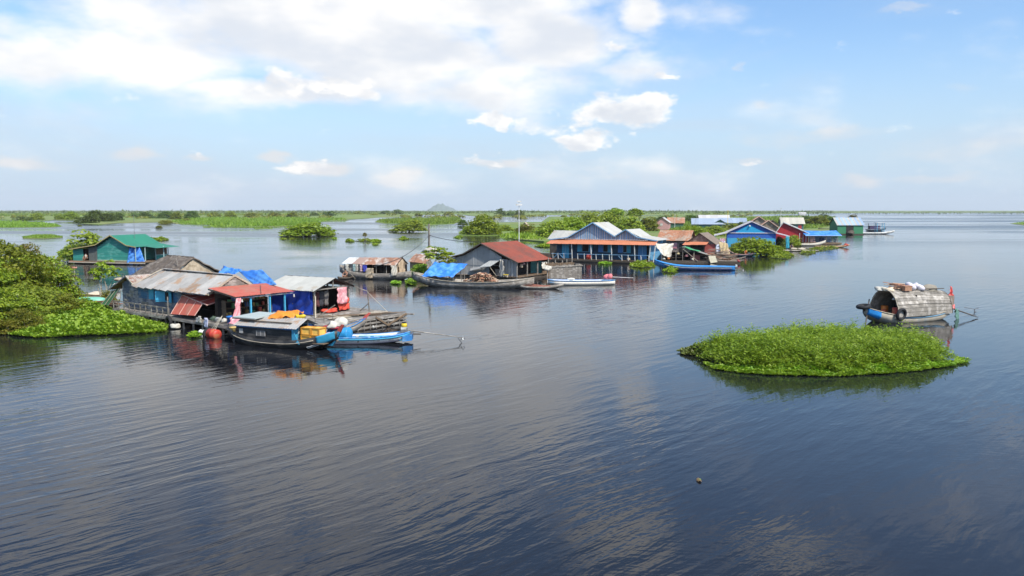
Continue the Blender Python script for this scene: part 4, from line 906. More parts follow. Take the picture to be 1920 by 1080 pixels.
ot = cloth_thing(C_, 'tarp', 'orange tarp draped over a load on the cargo boat roof', 'tarp', ORANGE, (-.95, -.35, 1.40), (.75, -.05, 1.5), (-.6, .75, 1.72), (.95, .75, 1.75), (0, .2, 1.45), wr=.05, seed=21, sag=-.16)
t = C_.thing('dark_load', 'dark blue bundle under the orange tarp on the cargo boat', 'bundle', (-.3, .4, 1.35)); blob('bundle_body', (-.5, .35, 1.35), (1.5, .8, .4), mat('navy bundle', (.03, .03, .09)), t, 41, 10, .2)
t = C_.thing('yellow_bag', 'yellow plastic bag lying on the bow end of the cargo boat roof', 'bag', (1.0, .35, 1.4)); blob('bag_body', (1.0, .35, 1.45), (.6, .45, .3), YELLOW, t, 42, 10, .5)
for i, (x, y, dx, dy, z, dz, lab) in enumerate([(2.05, -.28, .62, .62, .38, .36, 'lower yellow crate of the stack on the cargo boat bow, nearest the cabin'), (2.62, -.22, .5, .62, .38, .34, 'lower yellow crate of the stack on the cargo boat bow, nearest the prow'), (2.07, -.28, .62, .62, .75, .4, 'upper yellow crate on the cargo boat bow, nearest the cabin'), (2.64, -.24, .52, .62, .73, .42, 'upper yellow crate on the cargo boat bow, nearest the prow')]):
    t = C_.thing('crate', lab, 'crate', (x, y, z), 'yellow crates on the cargo boat bow'); m = MB(); m.box((x, y, z+dz/2), (dx-.08, dy-.08, dz-.06)); m.build('panel', CRATEY, t)
    fr = MB()
    for sx in (-1, 1):
        for sy in (-1, 1): fr.box((x+sx*(dx/2-.03), y+sy*(dy/2-.03), z+dz/2), (.06, .06, dz-.012))
    for zz in (z+.03, z+dz-.03):
        for sy in (-1, 1): fr.box((x, y+sy*(dy/2-.028), zz), (dx-.12, .05, .05))
        for sx in (-1, 1): fr.box((x+sx*(dx/2-.028), y, zz), (.05, dy-.12, .05))
    fr.build('frame', CRATED, t)
t = C_.thing('plastic_bag', 'pale lilac bag stuffed behind the prow of the cargo boat', 'bag', (3.05, .05, .4)); blob('bag_body', (3.05, .05, .45), (.55, .5, .65), mat('lilac bag', (.35, .38, .58), .6), t, 43, 10, .15)
t = C_.thing('basket', 'yellow woven basket at the stern of the cargo boat', 'basket', (-2.95, -.15, .5)); m = MB(); m.lathe((-2.95, -.15, .48), [(.25, 0), (.38, .3), (.40, .34), (.33, .34), (.2, .06), (.01, .06)], 14); m.build('basket_wall', mat('yellow straw', (.60, .42, .14)), t)
t = C_.thing('cloth_heap', 'dark red cloth heap beside the yellow basket at the cargo boat stern', 'cloth', (-2.55, -.2, .5)); blob('heap', (-2.5, -.15, .5), (.6, .8, .5), mat('dark red cloth', (.32, .05, .05)), t, 44, 10, .4)
t = C_.thing('white_bundle', 'cream cloth bundle heaped on the blue drum behind the cargo boat', 'bundle', (2.4, 1.9, .9)); blob('bundle_body', (2.4, 1.9, .94), (.95, .8, .7), WHITECLOTH, t, 48, 14, .2); blob('bundle_fold', (2.15, 1.55, .85), (.6, .5, .5), WHITECLOTH, t, 49, 10, .35)
t = C_.thing('drum', 'blue plastic drum lying under the cream bundle', 'drum', (2.4, 1.9, .3)); m = MB(); m.lathe((0, 0, 0), [(.01, -.65), (.3, -.65), (.34, -.6), (.34, -.2), (.36, -.18), (.34, -.15), (.34, .15), (.36, .18), (.34, .2), (.34, .6), (.3, .65), (.01, .65)], 16); m.v = [tuple(Matrix.Rotation(math.radians(88), 3, 'Y')@Vector(v)+Vector((2.4, 1.9, .52))) for v in m.v]; m.build('shell', mat('light blue drum', (.03, .28, .58), .4), t, True)
t = C_.thing('red_cloth', 'red and navy cloth tucked between the blue drum and cream bundle', 'cloth', (2.2, 1.75, .7)); blob('cloth_fold', (2.05, 1.7, .78), (.9, .7, .3), mat('crimson cloth', (.35, .02, .04)), t, 46, 10, .3)
t = C_.thing('wooden_float', 'grey plank float carrying the blue drum between the boats', 'float', (2.0, 2.3, 0)); m = MB(); m.box((1.9, 2.4, .1), (3.4, 1.0, .24)); m.build('float_body', DARKWOOD, t)
for i in range(5): bar('plank', (.2, 1.98+i*.21, .24), (3.6, 1.98+i*.21, .24), .19, .03, GREYWOOD, t)
# ---- long blue and white motor boat
B_ = Frame(W(662, 642), 1.5)
lb, sh, hb = boat(B_, 'long_boat', 'long blue and white motor boat with long tail engine behind the cargo boat', 6.2, 1.15, .34, WHITEP, (0, 0, 0), bow=.25, stern=.02, sharp=.2, draft=.12, tr=.75, flare=1.08)
for s in (-1, 1):
    rail_along('gunwale', 6.2, sh, hb, s, .05, BLUEPAINT, lb, -.01, 0, 1); rail_along('blue_strake', 6.2, sh, hb, s, .045, SKYBLUE, lb, -.1)
    rail_along('dark_strake', 6.2, sh, lambda t: hb(t)*.93, s, .06, mat('dark strake', (.03, .035, .06)), lb, -.31, .04, .95)
m = MB(); m.box((.1, 0, .2), (5.3, 1.06, .03)); m.build('floor', SKYBLUE, lb)
for x in (-2.0, -1.0, 0, 1.0, 2.0): bar('thwart', (x, -.5, .27), (x, .5, .27), .16, .03, BLUEPAINT, lb)
bar('seat_board', (.3, .15, .33), (2.3, .15, .33), .2, .03, SKYBLUE, lb)
# (its engine stands at the right end = stern is turned to +x)
m = MB(); m.prism([(2.75, -.56, .12), (3.25, -.36, .15), (3.25, .36, .15), (2.75, .56, .12)], (0, 0, .30)); m.build('stern_block', BLUEPAINT, lb)
def engine(F, parent_label, x, y, z, m_top, tail, prop, lab, s=1.0):
    t = F.thing('engine', lab, 'engine', (x, y, z)); m = MB(); m.box((x, y, z+.12*s), (.34*s, .3*s, .2*s)); m.box((x+.02, y, z+.02*s), (.5*s, .2*s, .06*s)); m.build('block', METAL, t)
    m = MB(); m.box((x-.02*s, y, z+.22*s), (.3*s, .34*s, .12*s)); m.build('housing', WHITEP, t); m = MB(); m.lathe((x, y, z+.28*s), [(.12*s, 0), (.16*s, .03*s), (.16*s, .16*s), (.13*s, .2*s), (.08*s, .22*s)], 12); m.build('tank', m_top, t, True)
    m = MB(); m.lathe((x, y, z+.5*s), [(.12*s, 0), (.13*s, .05*s), (.02*s, .07*s)], 10); m.build('cap', RUBBER, t, True)
    m = MB(); m.tube([(x+.2*s, y, z+.1*s), tail], [.035*s, .022*s], 6); m.build('tail_shaft', GREYWOOD, t)
    tv = Vector(tail); m = MB(); m.bar(tv+Vector((-.25, 0, -.02)), tv+Vector((-.05, 0, -.28)), .03, .06); m.bar(tv+Vector((-.12, 0, -.1)), tv+Vector((.12, .02, -.02)), .02, .07); m.build('skeg', METAL, t)
    m = MB()
    for k in range(3): a = k*2.09; m.bar(tv, tv+Vector((.02, math.cos(a)*.12, math.sin(a)*.12)), .05, .015)
    m.build('propeller', prop, t); return t
engine(B_, '', 2.8, .0, .56, YELLOW, (6.0, -.3, .28), WHITEP, 'yellow long tail boat engine with its shaft held out over the water')
bar('engine_mount', (2.7, 0, .46), (3.7, 0, .44), .14, .05, DARKWOOD, lb)
# ---- second wooden boat with red prow
D_ = Frame(W(610, 628), 14)
wb, sh, hb = boat(D_, 'wooden_boat', 'small grey boat with blue gunwale and upturned red prow between raft and long boat', 4.6, 1.0, .3, GREYWOOD, (0, 0, 0), bow=.62, stern=.2, sharp=.4, draft=.15, rail=BLUEPAINT)
pr = MB(); pr.prism([(2.1, -.05, .78), (2.3, -.05, .82), (2.62, -.05, 1.22), (2.5, -.05, 1.22), (2.25, -.05, 1.05)], (0, .1, 0)); pr.build('prow_tip', PROWRED, wb)
for i in range(4): bar('thwart', (-1.3+i*.7, -.42, .28), (-1.3+i*.7, .42, .28), .3, .03, PALEWOOD, wb)
t = D_.thing('paddle', 'pale wooden pole leaning from the raft down to the boat prow', 'pole', (1.0, .6, .5)); rod('shaft', (.2, 1.0, 1.05), (2.4, .3, .62), .025, PALEWOOD, t); m = MB(); m.lathe((2.75, .1, .25), [(.02, 0), (.07, .05), (.07, .15), (.02, .2)], 8); m.build('float_ball', WHITEP, t, True)
# ------------------------------------------------------------------ people
def person(F, label, base, joints, rads, head, cloth_m, torso, group=None, rz=0.0, hair=True, headr=.105):
    """joints: dict name->point, edges implied by the standard tree; one skinned body, hair and clothes as children"""
    t = F.thing('person', label, 'person', base, group); b = Vector(base); c, n = math.cos(rz), math.sin(rz)
    T = lambda p: Vector((b.x+p[0]*c-p[1]*n, b.y+p[0]*n+p[1]*c, b.z+p[2]))
    names = list(joints); vs = [T(joints[k]) for k in names]; ix = {k: i for i, k in enumerate(names)}
    ed = [('pelvis', 'chest'), ('chest', 'neck'), ('neck', 'head'), ('head', 'crown')]
    for s in 'lr': ed += [('chest', s+'sh'), (s+'sh', s+'el'), (s+'el', s+'ha'), ('pelvis', s+'hi'), (s+'hi', s+'kn'), (s+'kn', s+'an'), (s+'an', s+'to')]
    me = bpy.data.meshes.new('body'); me.from_pydata([tuple(v) for v in vs], [(ix[a], ix[q]) for a, q in ed], [])
    o = bpy.data.objects.new('body', me); COL.objects.link(o); o.parent = t; o.location = -_off[t.name]
    md = o.modifiers.new('skin', 'SKIN'); md.use_smooth_shade = True
    R = dict(pelvis=.13, chest=.15, neck=.055, head=.095, crown=.075, sh=.06, el=.045, ha=.038, hi=.095, kn=.06, an=.042, to=.035); R.update(rads)
    sv = me.skin_vertices[0].data
    for k in names:
        r = R.get(k, R.get(k[1:], .05)); sv[ix[k]].radius = (r, r)
    sv[ix['pelvis']].use_root = True
    ss = o.modifiers.new('sub', 'SUBSURF'); ss.levels = 1; ss.render_levels = 1; me.materials.append(SKIN)
    h = T(joints['head']); q = MB(); 
    q.grid(lambda u, v: h+Vector((math.cos(u*6.283)*math.cos((v*.62-.02)*1.5708)*.108, math.sin(u*6.283)*math.cos((v*.62-.02)*1.5708)*.118+.015, .02+math.sin((v*1.0-.02)*1.5708)*.135)), 12, 6); q.build('hair', HAIR, t, True)
    if cloth_m is not None:
        for nm, mm, (ka, kb), (ra, rb) in cloth_m:
            a, z = T(joints[ka]), T(joints[kb]); q = MB(); q.tube([a.lerp(z, -.12), a.lerp(z, .3), a.lerp(z, .75), a.lerp(z, 1.02)], [ra*.95, ra, (ra+rb)/2, rb], 12); q.build(nm, mm, t, True)
    return t
def seated(): return dict(pelvis=(0, 0, .25), chest=(0, -.06, .60), neck=(0, -.09, .78), head=(0, -.12, .92), crown=(0, -.12, 1.0), lsh=(.19, -.06, .68), lel=(.27, -.22, .46), lha=(.2, -.42, .40), rsh=(-.19, -.06, .68), rel=(-.27, -.22, .46), rha=(-.2, -.42, .42), lhi=(.1, -.05, .22), lkn=(.17, -.42, .38), lan=(.12, -.5, .06), lto=(.12, -.64, .04), rhi=(-.1, -.05, .22), rkn=(-.17, -.42, .38), ran=(-.12, -.5, .06), rto=(-.12, -.64, .04))
def standing(): return dict(pelvis=(0, 0, .92), chest=(0, 0, 1.28), neck=(0, -.01, 1.45), head=(0, -.03, 1.56), crown=(0, -.03, 1.65), lsh=(.2, 0, 1.38), lel=(.27, .02, 1.10), lha=(.25, -.1, .86), rsh=(-.2, 0, 1.38), rel=(-.27, .02, 1.1), rha=(-.25, -.1, .86), lhi=(.1, 0, .86), lkn=(.11, -.02, .48), lan=(.11, .02, .07), lto=(.12, -.13, .03), rhi=(-.1, 0, .86), rkn=(-.11, -.03, .48), ran=(-.12, .02, .07), rto=(-.13, -.13, .03))

# ------------------------------------------------------------------ green house far left
G_ = Frame((-53.19, 106.65), -14)
gh = G_.thing('green_house', 'green plank house with bright green roof and blue tarp porch at the far left', 'house', (0, 3, 0))
GROOF = mat('green roof sheet', (.025, .20, .12), .5, .08, 2, objvar=.05)
def gtop(z): s = max(0, min(1, (z-2.35)/(3.8-2.35))); return (.5*s, 1-.5*s)
planks(gh, (-2.5, 0), (2.5, 0), .5, 3.7, .24, TEAL, top=gtop)
bar('base_board', (-2.55, -.03, .52), (2.55, -.03, .5), .03, .16, mat('pale green board', (.30, .36, .26)), gh)
boards(gh, (-3.9, .02), (-2.52, .02), .4, lambda s: 2.1+.35*s, .22, mat('dark grey boards', (.10, .11, .10), .85)); planks(gh, (-6.4, 0), (-4.75, 0), .35, 2.0, .22, TEAL, top=None)
m = MB(); m.box((-5.0, .8, 1.2), (2.7, .05, 1.6)); m.build('dark_backing', DARK, gh); m = MB(); m.box((-1.8, 6.0, 1.3), (9.0, .06, 1.8)); m.build('back_wall', TEAL, gh)  # first box: added dark backing, its colour gives the doorway its shade
m = MB(); m.prism([(2.52, .05, .5), (2.52, 6, .5), (2.52, 6, 2.35), (2.52, .05, 2.35)], (.03, 0, 0)); m.build('side_wall', TEAL, gh); m = MB(); m.prism([(-6.4, .05, .4), (-6.4, 6, .4), (-6.4, 6, 1.95), (-6.4, .05, 1.95)], (.03, 0, 0)); m.build('side_wall', TEAL, gh)
roof('roof_sheet', (3.9, -.45, 2.35), (3.9, 6.4, 2.35), (2.4, -.45, 2.58), (2.4, 6.4, 2.58), 7, GROOF, gh, 4, .015); roof('roof_sheet', (2.42, -.45, 2.57), (2.42, 6.4, 2.57), (0, -.45, 3.86), (0, 6.4, 3.86), 7, GROOF, gh, 4, .015)
roof('roof_sheet', (-2.4, -.45, 2.57), (-2.4, 6.4, 2.57), (0, -.45, 3.85), (0, 6.4, 3.85), 7, GROOF, gh, 4, .015); roof('roof_sheet', (-6.6, -.45, 1.95), (-6.6, 6.4, 1.95), (-2.38, -.45, 2.58), (-2.38, 6.4, 2.58), 7, GROOF, gh, 4, .015)
VGOLD = mat('ochre verge', (.33, .27, .12), .8)
for a, b in (((3.95, 2.33), (2.4, 2.57)), ((2.4, 2.57), (0, 3.87)), ((0, 3.87), (-2.4, 2.57)), ((-2.4, 2.57), (-6.65, 1.93))): bar('verge_board', (a[0], -.48, a[1]), (b[0], -.48, b[1]), .04, .12, VGOLD, gh)
m = MB(); m.box((-.8, 2.9, .36), (12.0, 6.6, .12)); m.build('floor', BROWNWOOD, gh); m = MB(); m.box((-.6, 3, .1), (11.2, 6, .36)); m.build('float', DARKWOOD, gh)
bar('fascia_board', (-6.7, -.52, .24), (5.3, -.52, .22), .06, .14, PALEWOOD, gh); bar('fascia_board', (-6.6, -.45, .33), (-4.2, -.5, .3), .08, .12, mat('rusty board', (.35, .12, .05)), gh)
for x, y in ((3.75, -.35), (3.75, 1.5), (3.75, 3.6), (3.75, 6.2), (5.1, 3.5)): bar('porch_post', (x, y, .4), (x, y, 2.35), .09, .09, mat('pale blue post', (.35, .5, .5)), gh)
w = MB(); w.prism([(3.76, 3.7, .42), (3.76, 6.1, .42), (3.76, 6.1, 1.05), (3.76, 3.7, 1.05)], (.03, 0, 0)); w.build('porch_panel', TEAL, gh)
w = MB(); w.prism([(3.70, 3.8, 1.1), (3.70, 6.0, 1.1), (3.70, 6.0, 2.2), (3.70, 3.8, 2.2)], (.03, 0, 0)); w.build('window_opening', BROWNWOOD, gh)
bar('window_rail', (3.8, 3.6, 1.1), (3.8, 6.2, 1.1), .05, .06, mat('pale blue post', (0, 0, 0)), gh)
roof('roof_sheet', (5.6, 1.5, 2.15), (5.6, 6.4, 2.15), (3.85, 1.5, 2.36), (3.85, 6.4, 2.36), 4, GROOF, gh, 4, .015)
cloth_thing(G_, 'tarp', 'blue tarp hanging from the eave of the green house porch', 'tarp', TARP, (2.75, -.2, 2.3), (3.7, .6, 2.3), (2.4, -.5, .05), (4.9, .1, .05), (3.4, 0, .1), wr=.09, seed=51, nu=16, nv=10)
person(G_, 'person in a white shirt sitting in the dark doorway of the green house', (-4.45, .2, .45), seated(), {}, 0, [('shirt', WHITECLOTH, ('pelvis', 'neck'), (.17, .12))], 0)
rod('antenna', (1.0, 3, 3.3), (1.0, 3, 6.6), .025, METAL, gh)
p = W(172, 494); proto('lime', seed=12, rx=1, ry=1, z1=1.6, n=120, per=30, leaf=.10, mat=L_LIME, clus=.27)
def at(px, y_, key, s, sz, lab, name, group, mt=None, z=.05):
    q = W(px, 394+H*FPX/y_); return plant(name, key, (q.x, q.y, z), s, lab, name, group, rnd.uniform(0, 6), sz, mt)
at(175, 113, 'lime', 3.4, 2.9, 'bright lime green tree directly behind the left wing of the green house', 'tree', 'trees round the green house')
at(138, 115, 'bush_a', 2.1, 2.2, 'mid green bush at the left end of the green house', 'tree', 'trees round the green house')

# ------------------------------------------------------------------ rusty roofed houseboat, rower
R_ = Frame(W(703, 522), -20)
rb, sh, hb = boat(R_, 'houseboat', 'old wooden houseboat with rusty roof, drying clothes and sacking hung at the end', 8.6, 1.9, .62, GREYWOOD, (0, .6, 0), bow=.3, stern=.75, sharp=.35, draft=.3)
for i, x in enumerate((-3.2, -2.0, -.8, .6, 1.8, 3.0)):
    for y in (-.75, .95): bar('roof_post', (x, y, .5), (x, y, 1.62), .06, .06, GREYWOOD, rb)
roof('roof_sheet', (-3.5, -.95, 1.55), (-2.2, -.95, 1.55), (-3.1, .3, 2.18), (-1.9, .3, 2.2), 2, WHITEP, rb, 4, .02); roof('roof_sheet', (-2.2, -.98, 1.56), (-1.0, -.98, 1.55), (-1.9, .3, 2.2), (-.8, .3, 2.22), 2, mat('dull pink roof sheet', (.36, .24, .19), .75), rb, 4, .02)
roof('roof_sheet', (-1.0, -1.0, 1.55), (3.0, -1.0, 1.5), (-.8, .3, 2.22), (3.1, .3, 2.26), 5, RUST, rb, 5, .02, .05); roof('roof_sheet', (-3.4, 1.6, 1.5), (3.1, 1.6, 1.5), (-3.1, .3, 2.17), (3.1, .3, 2.25), 7, RUST, rb, 5, .02, .05)
m = MB(); m.box((.2, 1.0, 1.0), (6.2, .05, 1.0)); m.build('back_wall', DARK, rb); m = MB(); m.box((-2.0, -.78, 1.05), (2.0, .04, .95)); m.build('front_wall', mat('grey sacking', (.34, .31, .27), .95), rb)
m = MB(); m.prism([(3.02, -.95, .45), (3.02, 1.5, .45), (3.02, 1.5, 1.5), (3.02, .3, 2.2), (3.02, -.95, 1.5)], (.03, 0, 0)); m.build('gable_sacking', mat('brown sacking', (.38, .28, .18), .95, .35, 4, col2=(.22, .15, .09), amt=.5), rb)
for y in (-1.0, 1.6): bar('verge_board', (3.12, y, 1.5), (3.12, .3, 2.28), .05, .07, DARKWOOD, rb)
cloth_thing(R_, 'sacking', 'pale sacking sheet hung over the end of the rusty houseboat', 'sheet', WHITECLOTH, (2.5, -1.02, 1.5), (3.14, -.9, 1.6), (2.6, -1.15, .35), (3.2, -1.1, .5), (2.9, -1, .5), wr=.05, seed=61)
cloth_thing(R_, 'sacking', 'tan sacking sheet draped beside the pale sheet on the houseboat end', 'sheet', mat('tan sacking', (.46, .34, .22), .95), (3.12, -.6, 1.75), (3.14, .35, 2.1), (3.25, -.7, .5), (3.3, .6, .55), (3.2, 0, .5), wr=.05, seed=62)
for i, (x, mm, w_, lab) in enumerate([(-2.95, WHITECLOTH, .4, 'white shirt, first on the houseboat clothes line'), (-2.05, mat('mint cloth', (.40, .55, .52), .9), .35, 'mint shirt on the houseboat clothes line'), (-1.75, WHITECLOTH, .35, 'white shirt right of the mint shirt on the houseboat line'), (-1.2, mat('pale pink cloth', (.62, .42, .42), .9), .3, 'pale pink cloth on the houseboat line'), (-.85, mat('royal blue cloth', (.06, .07, .42), .9), .5, 'royal blue shirt on the houseboat line')]):
    cloth_thing(R_, 'shirt', lab, 'shirt', mm, (x, -1.02, 1.5), (x+w_, -1.02, 1.5), (x+.03, -1.03, .72), (x+w_*.9, -1.03, .75), (x, -1, .8), 'clothes drying on the houseboat', wr=.03, seed=70+i, nu=6, nv=6)
cloth_thing(R_, 'mat', 'straw mat hung over the side of the rusty houseboat', 'mat', STRAW, (-.5, -1.0, 1.15), (.45, -1.0, 1.15), (-.55, -1.12, .1), (.4, -1.12, .1), (0, -1, .4), wr=.04, seed=75)
w_ = Frame(W(648, 523), 70)
rw, sh, hb = boat(w_, 'rowing_boat', 'small dark rowing boat at the left end of the rusty houseboat', 2.8, .8, .22, DARKWOOD, (0, 0, 0), bow=.2, stern=.15, sharp=.4, draft=.1)
person(w_, 'bare chested person seated in the small dark rowing boat', (.1, 0, .02), seated(), {}, 0, [('shorts', DARK, ('pelvis', 'chest'), (.16, .13))], 0, rz=math.radians(-90))
rod('paddle', (.3, -.5, .5), (.1, -1.1, .05), .02, PALEWOOD, rw)

# ------------------------------------------------------------------ big wooden boat with blue tarp
E_ = Frame(W(885, 538), -15)
bb, sh, hb = boat(E_, 'wooden_boat', 'big grey wooden boat with blue tarp canopy and firewood before the grey house', 12.0, 2.0, .55, GREYWOOD, (-.7, .9, 0), bow=.45, stern=.75, sharp=.35, draft=.3, rail=PALEWOOD)
bb.location = E_.w((-.7, .9, 0)); 
m = MB(); m.box((-.7+0, 0, .3), (8.5, 1.5, .04)); m.build('deck', BROWNWOOD, bb, loc=(0, 0, 0))
_off[bb.name] = Vector((0, 0, 0))
for x in (-3.6, -2.5, -1.4): bar('rib', (x, -1.0, .2), (x, 1.0, .2), .08, .5, DARKWOOD, bb)
ph = [Vector((x-.7, y+.9, 0)) for x, y in ()]
for x, y, z in ((-3.9, -.85, 1.2), (-3.9, .75, 1.9), (-1.2, -.85, 1.1), (-1.0, .8, 1.8), (-2.6, -.9, 1.0), (-.55, .7, 1.9), (-.4, -.7, 1.3)): bar('canopy_pole', (x, y, .3), (x+rnd.uniform(-.1, .1), y, z), .05, .05, GREYWOOD, bb)
cloth_thing(E_, 'tarp', 'bright blue tarp stretched as a canopy over the big wooden boat', 'tarp', TARP, (-5.0, -.35, .95), (-1.9, -.3, .9), (-4.4, 2.0, 2.15), (-1.0, 1.9, 2.0), (-3, .9, 1.5), wr=.045, seed=81, sag=.10, nu=26, nv=14, hang=.04)
fw = E_.thing('firewood_pile', 'pile of reddish split firewood stacked in the big wooden boat', 'firewood', (.7, 1.0, .4))
FW = [mat('firewood red', (.36, .17, .10), .9, .3, 8), mat('firewood pale', (.50, .34, .22), .9, .3, 8), mat('firewood dark', (.17, .09, .06), .9, .3, 8)]
for i in range(150):
    x = rnd.gauss(.7, .8); x = max(-.9, min(2.3, x)); hmax = .85*max(0.05, 1-((x-.7)/1.75)**2)
    z = .4+rnd.uniform(0, hmax); y = rnd.uniform(.3, 1.5); a = rnd.uniform(-.9, .9)
    rod('log', (x-.25*math.sin(a), y-.28*math.cos(a), z), (x+.25*math.sin(a), y+.28*math.cos(a), z+rnd.uniform(-.1, .1)), rnd.uniform(.035, .06), rnd.choice(FW), fw)

# ------------------------------------------------------------------ grey house with the red roof
H_ = Frame((-3.08, 83.81), -31)
hg = H_.thing('grey_house', 'grey sheet walled house with rust red roof and dark porch on the water', 'house', (0, 3.4, 0))
GREYW = mat('grey sheet wall', (.32, .32, .31), .75, .15, 1.2, col2=(.40, .39, .37), amt=.35, objvar=.07)
def gz(x): return 3.62-(.52*x if x > 0 else -.5*x) if x > -2.2 else 2.52+(x+2.2)*.26
xs_ = np.linspace(-4.5, 2.3, 10)
for i in range(9):
    x0, x1 = xs_[i]+.01, xs_[i+1]-.01
    for z0, z1 in ((.35, 1.45), (1.47, None)):
        if z0 < 1 and x0 > .7: continue
        if z1 is None and 1.2 < x0: z0 = 2.05
        t0, t1 = (z1, z1) if z1 else (gz(x0)-.04, gz(x1)-.04)
        poly = [(x0, .05, z0), (x1, .05, z0), (x1, .05, t1)]+([(0, .05, gz(0)-.04)] if z1 is None and x0 < 0 < x1 else [])+[(x0, .05, t0)]
        q = MB(); q.prism(poly, (0, .02, 0)); q.build('wall_sheet', GREYW, hg)
for x in (-2.6, -1.2): bar('wall_lath', (x, .03, .9), (x, .03, gz(x)-.1), .03, .03, mat('pale lath', (.42, .42, .40)), hg)
bar('wall_lath', (-4.4, .03, 1.46), (2.2, .03, 1.46), .025, .025, mat('pale lath', (0, 0, 0)), hg)
boards(hg, (2.35, .06), (4.1, .06), .4, lambda s: 2.2-.2*s, .35, GREYW); 
m = MB(); m.box((1.4, .9, 1.1), (2.2, .04, 1.7)); m.build('dark_backing', DARK, hg); m = MB(); m.box((0, 6.8, 1.4), (8.6, .05, 2.2)); m.build('back_wall', DARKWOOD, hg)  # first box: added dark backing, porch shade put into its colour
m = MB(); m.prism([(-4.5, .1, .4), (-4.5, 6.8, .4), (-4.5, 6.8, 2.0), (-4.5, .1, 2.0)], (.03, 0, 0)); m.build('side_wall', GREYW, hg); m = MB(); m.prism([(2.6, 1.2, .4), (2.6, 6.8, .4), (2.6, 6.8, 2.4), (2.6, 1.2, 2.4)], (.03, 0, 0)); m.build('porch_wall', DARK, hg)
RR = mat('rust red roof', (.25, .058, .032), .7, .2, 1.6, col2=(.17, .055, .035), amt=.4, objvar=.05)
roof('roof_sheet', (4.55, -.35, 1.88), (4.55, 7.1, 1.88), (0, -.35, 3.78), (0, 7.1, 3.78), 9, RR, hg, 5, .02, .02)
roof('roof_sheet', (-2.3, -.35, 2.62), (-2.3, 7.1, 2.62), (0, -.35, 3.77), (0, 7.1, 3.77), 8, RUST, hg, 5, .02); roof('roof_sheet', (-4.9, -.35, 2.0), (-4.9, 7.1, 2.0), (-2.28, -.35, 2.64), (-2.28, 7.1, 2.64), 8, RUST, hg, 5, .02)
for a, b in (((4.55, 1.84), (0, 3.74)), ((0, 3.74), (-2.3, 2.58)), ((-2.3, 2.58), (-4.9, 1.96))): bar('verge_board', (a[0], -.37, a[1]), (b[0], -.37, b[1]), .04, .1, DARKWOOD, hg)
for y in (-.1, 2.0, 4.2, 6.6): bar('porch_post', (4.25, y, -.3), (4.25, y, 1.92), .1, .1, GREYWOOD, hg)
deck(hg, -4.7, 4.5, -.2, 7, .36, BROWNWOOD, .5); m = MB(); m.box((0, 3.4, .08), (8.8, 7, .4)); m.build('float', DARKWOOD, hg)
q = MB(); q.prism([(1.0, -.02, 1.98), (2.25, -.05, 2.08), (1.55, -.95, 1.42), (.2, -.95, 1.30)], (0, 0, .03)); fl = q.build('awning_flap', mat('pale flap', (.45, .45, .42), .7), hg)
for x, xx in ((.35, .1), (1.5, 1.5)): bar('flap_prop', (x, -.9, 1.33), (xx+.4, -.3, .4), .05, .05, PALEWOOD, hg)
q = MB(); q.prism([(-1.5, -.06, 1.1), (.6, -.06, 1.35), (.2, -.75, 1.15), (-1.2, -.6, .85)], (0, 0, .02)); q.build('awning_flap', GREYW, hg)
cloth_thing(H_, 'curtain', 'long grey white curtain tied at the corner of the grey house porch', 'curtain', mat('grey curtain', (.42, .40, .36), .9), (2.3, -.25, 2.15), (2.65, -.3, 2.1), (2.25, -.35, .3), (3.0, -.4, .35), (2.5, -.3, .4), wr=.05, seed=91)
boards(hg, (1.5, .1), (2.3, .1), .4, 1.1, .2, GREYWOOD)
for i, (y, z, mm, lab) in enumerate([(1.2, 1.3, mat('hat straw', (.55, .42, .28)), 'round straw basket hanging in the porch of the grey house'), (1.6, 1.55, mat('dusty pink', (.5, .3, .28)), 'dusty pink bag hanging in the porch of the grey house')]):
    t = H_.thing('hanging_bag', lab, 'bag', (4.0, y, z)); blob('bag_body', (4.0, y, z), (.35, .4, .45), mm, t, 95+i, 8, .25); rod('cord', (4.0, y, z+.2), (4.0, y, 2.0), .01, ROPE, t)
cloth_thing(H_, 'cloth', 'white cloth drying behind the right corner of the red roofed house', 'cloth', WHITECLOTH, (4.3, 5.0, 1.65), (4.3, 6.2, 1.65), (4.35, 5.1, .9), (4.3, 6.4, .8), (4.3, 5.5, 1), wr=.05, seed=96)
t = H_.thing('stool', 'low yellow wooden stool beside the porch of the grey house', 'stool', (3.2, -.6, .36)); m = MB(); m.box((3.2, -.6, .62), (.5, .3, .05)); m.build('seat', YELLOW, t)
for x in (3.0, 3.4): m = MB(); m.box((x, -.6, .48), (.05, .25, .23)); m.build('leg', PALEWOOD, t)
# ------------------------------------------------------------------ pole, wires, mast, shrubs
pl = thing('utility_pole', 'grey wooden utility pole standing behind the rusty houseboat with cables', 'pole', W(805, 508)); k = W(805, 508).y/FPX
m = MB(); m.tube([(0, 0, -.5), (0, 0, 88*k)], [.17, .11], 8); m.build('shaft', GREYWOOD, pl); m = MB(); m.box((.12, 0, 67*k), (.35, .06, .06)); m.build('bracket', METAL, pl)
def cable(a, b, sag, label, r=.028):
    a, b = Vector(a), Vector(b); m = MB(); m.tube([a.lerp(b, i/14)+Vector((0, 0, -sag*4*(i/14)*(1-i/14))) for i in range(15)], r, 4); o = m.build('cable', RUBBER, None); tag(o, label, 'cable', 'cables of the utility pole')
pt = W(805, 508); pt.z = 67*k
cable(pt, (-9.6, 55.5, 3.3), .6, 'long slack cable from the utility pole to the blue tarp roof at the left'); cable(pt, H_.w((-.2, 0, 3.9)), .25, 'short cable from the utility pole to the red roofed house')
ms = thing('light_mast', 'tall thin white mast with a white lamp box behind the red roofed house', 'mast', (0.95, 108, 0)); ks = 108/FPX
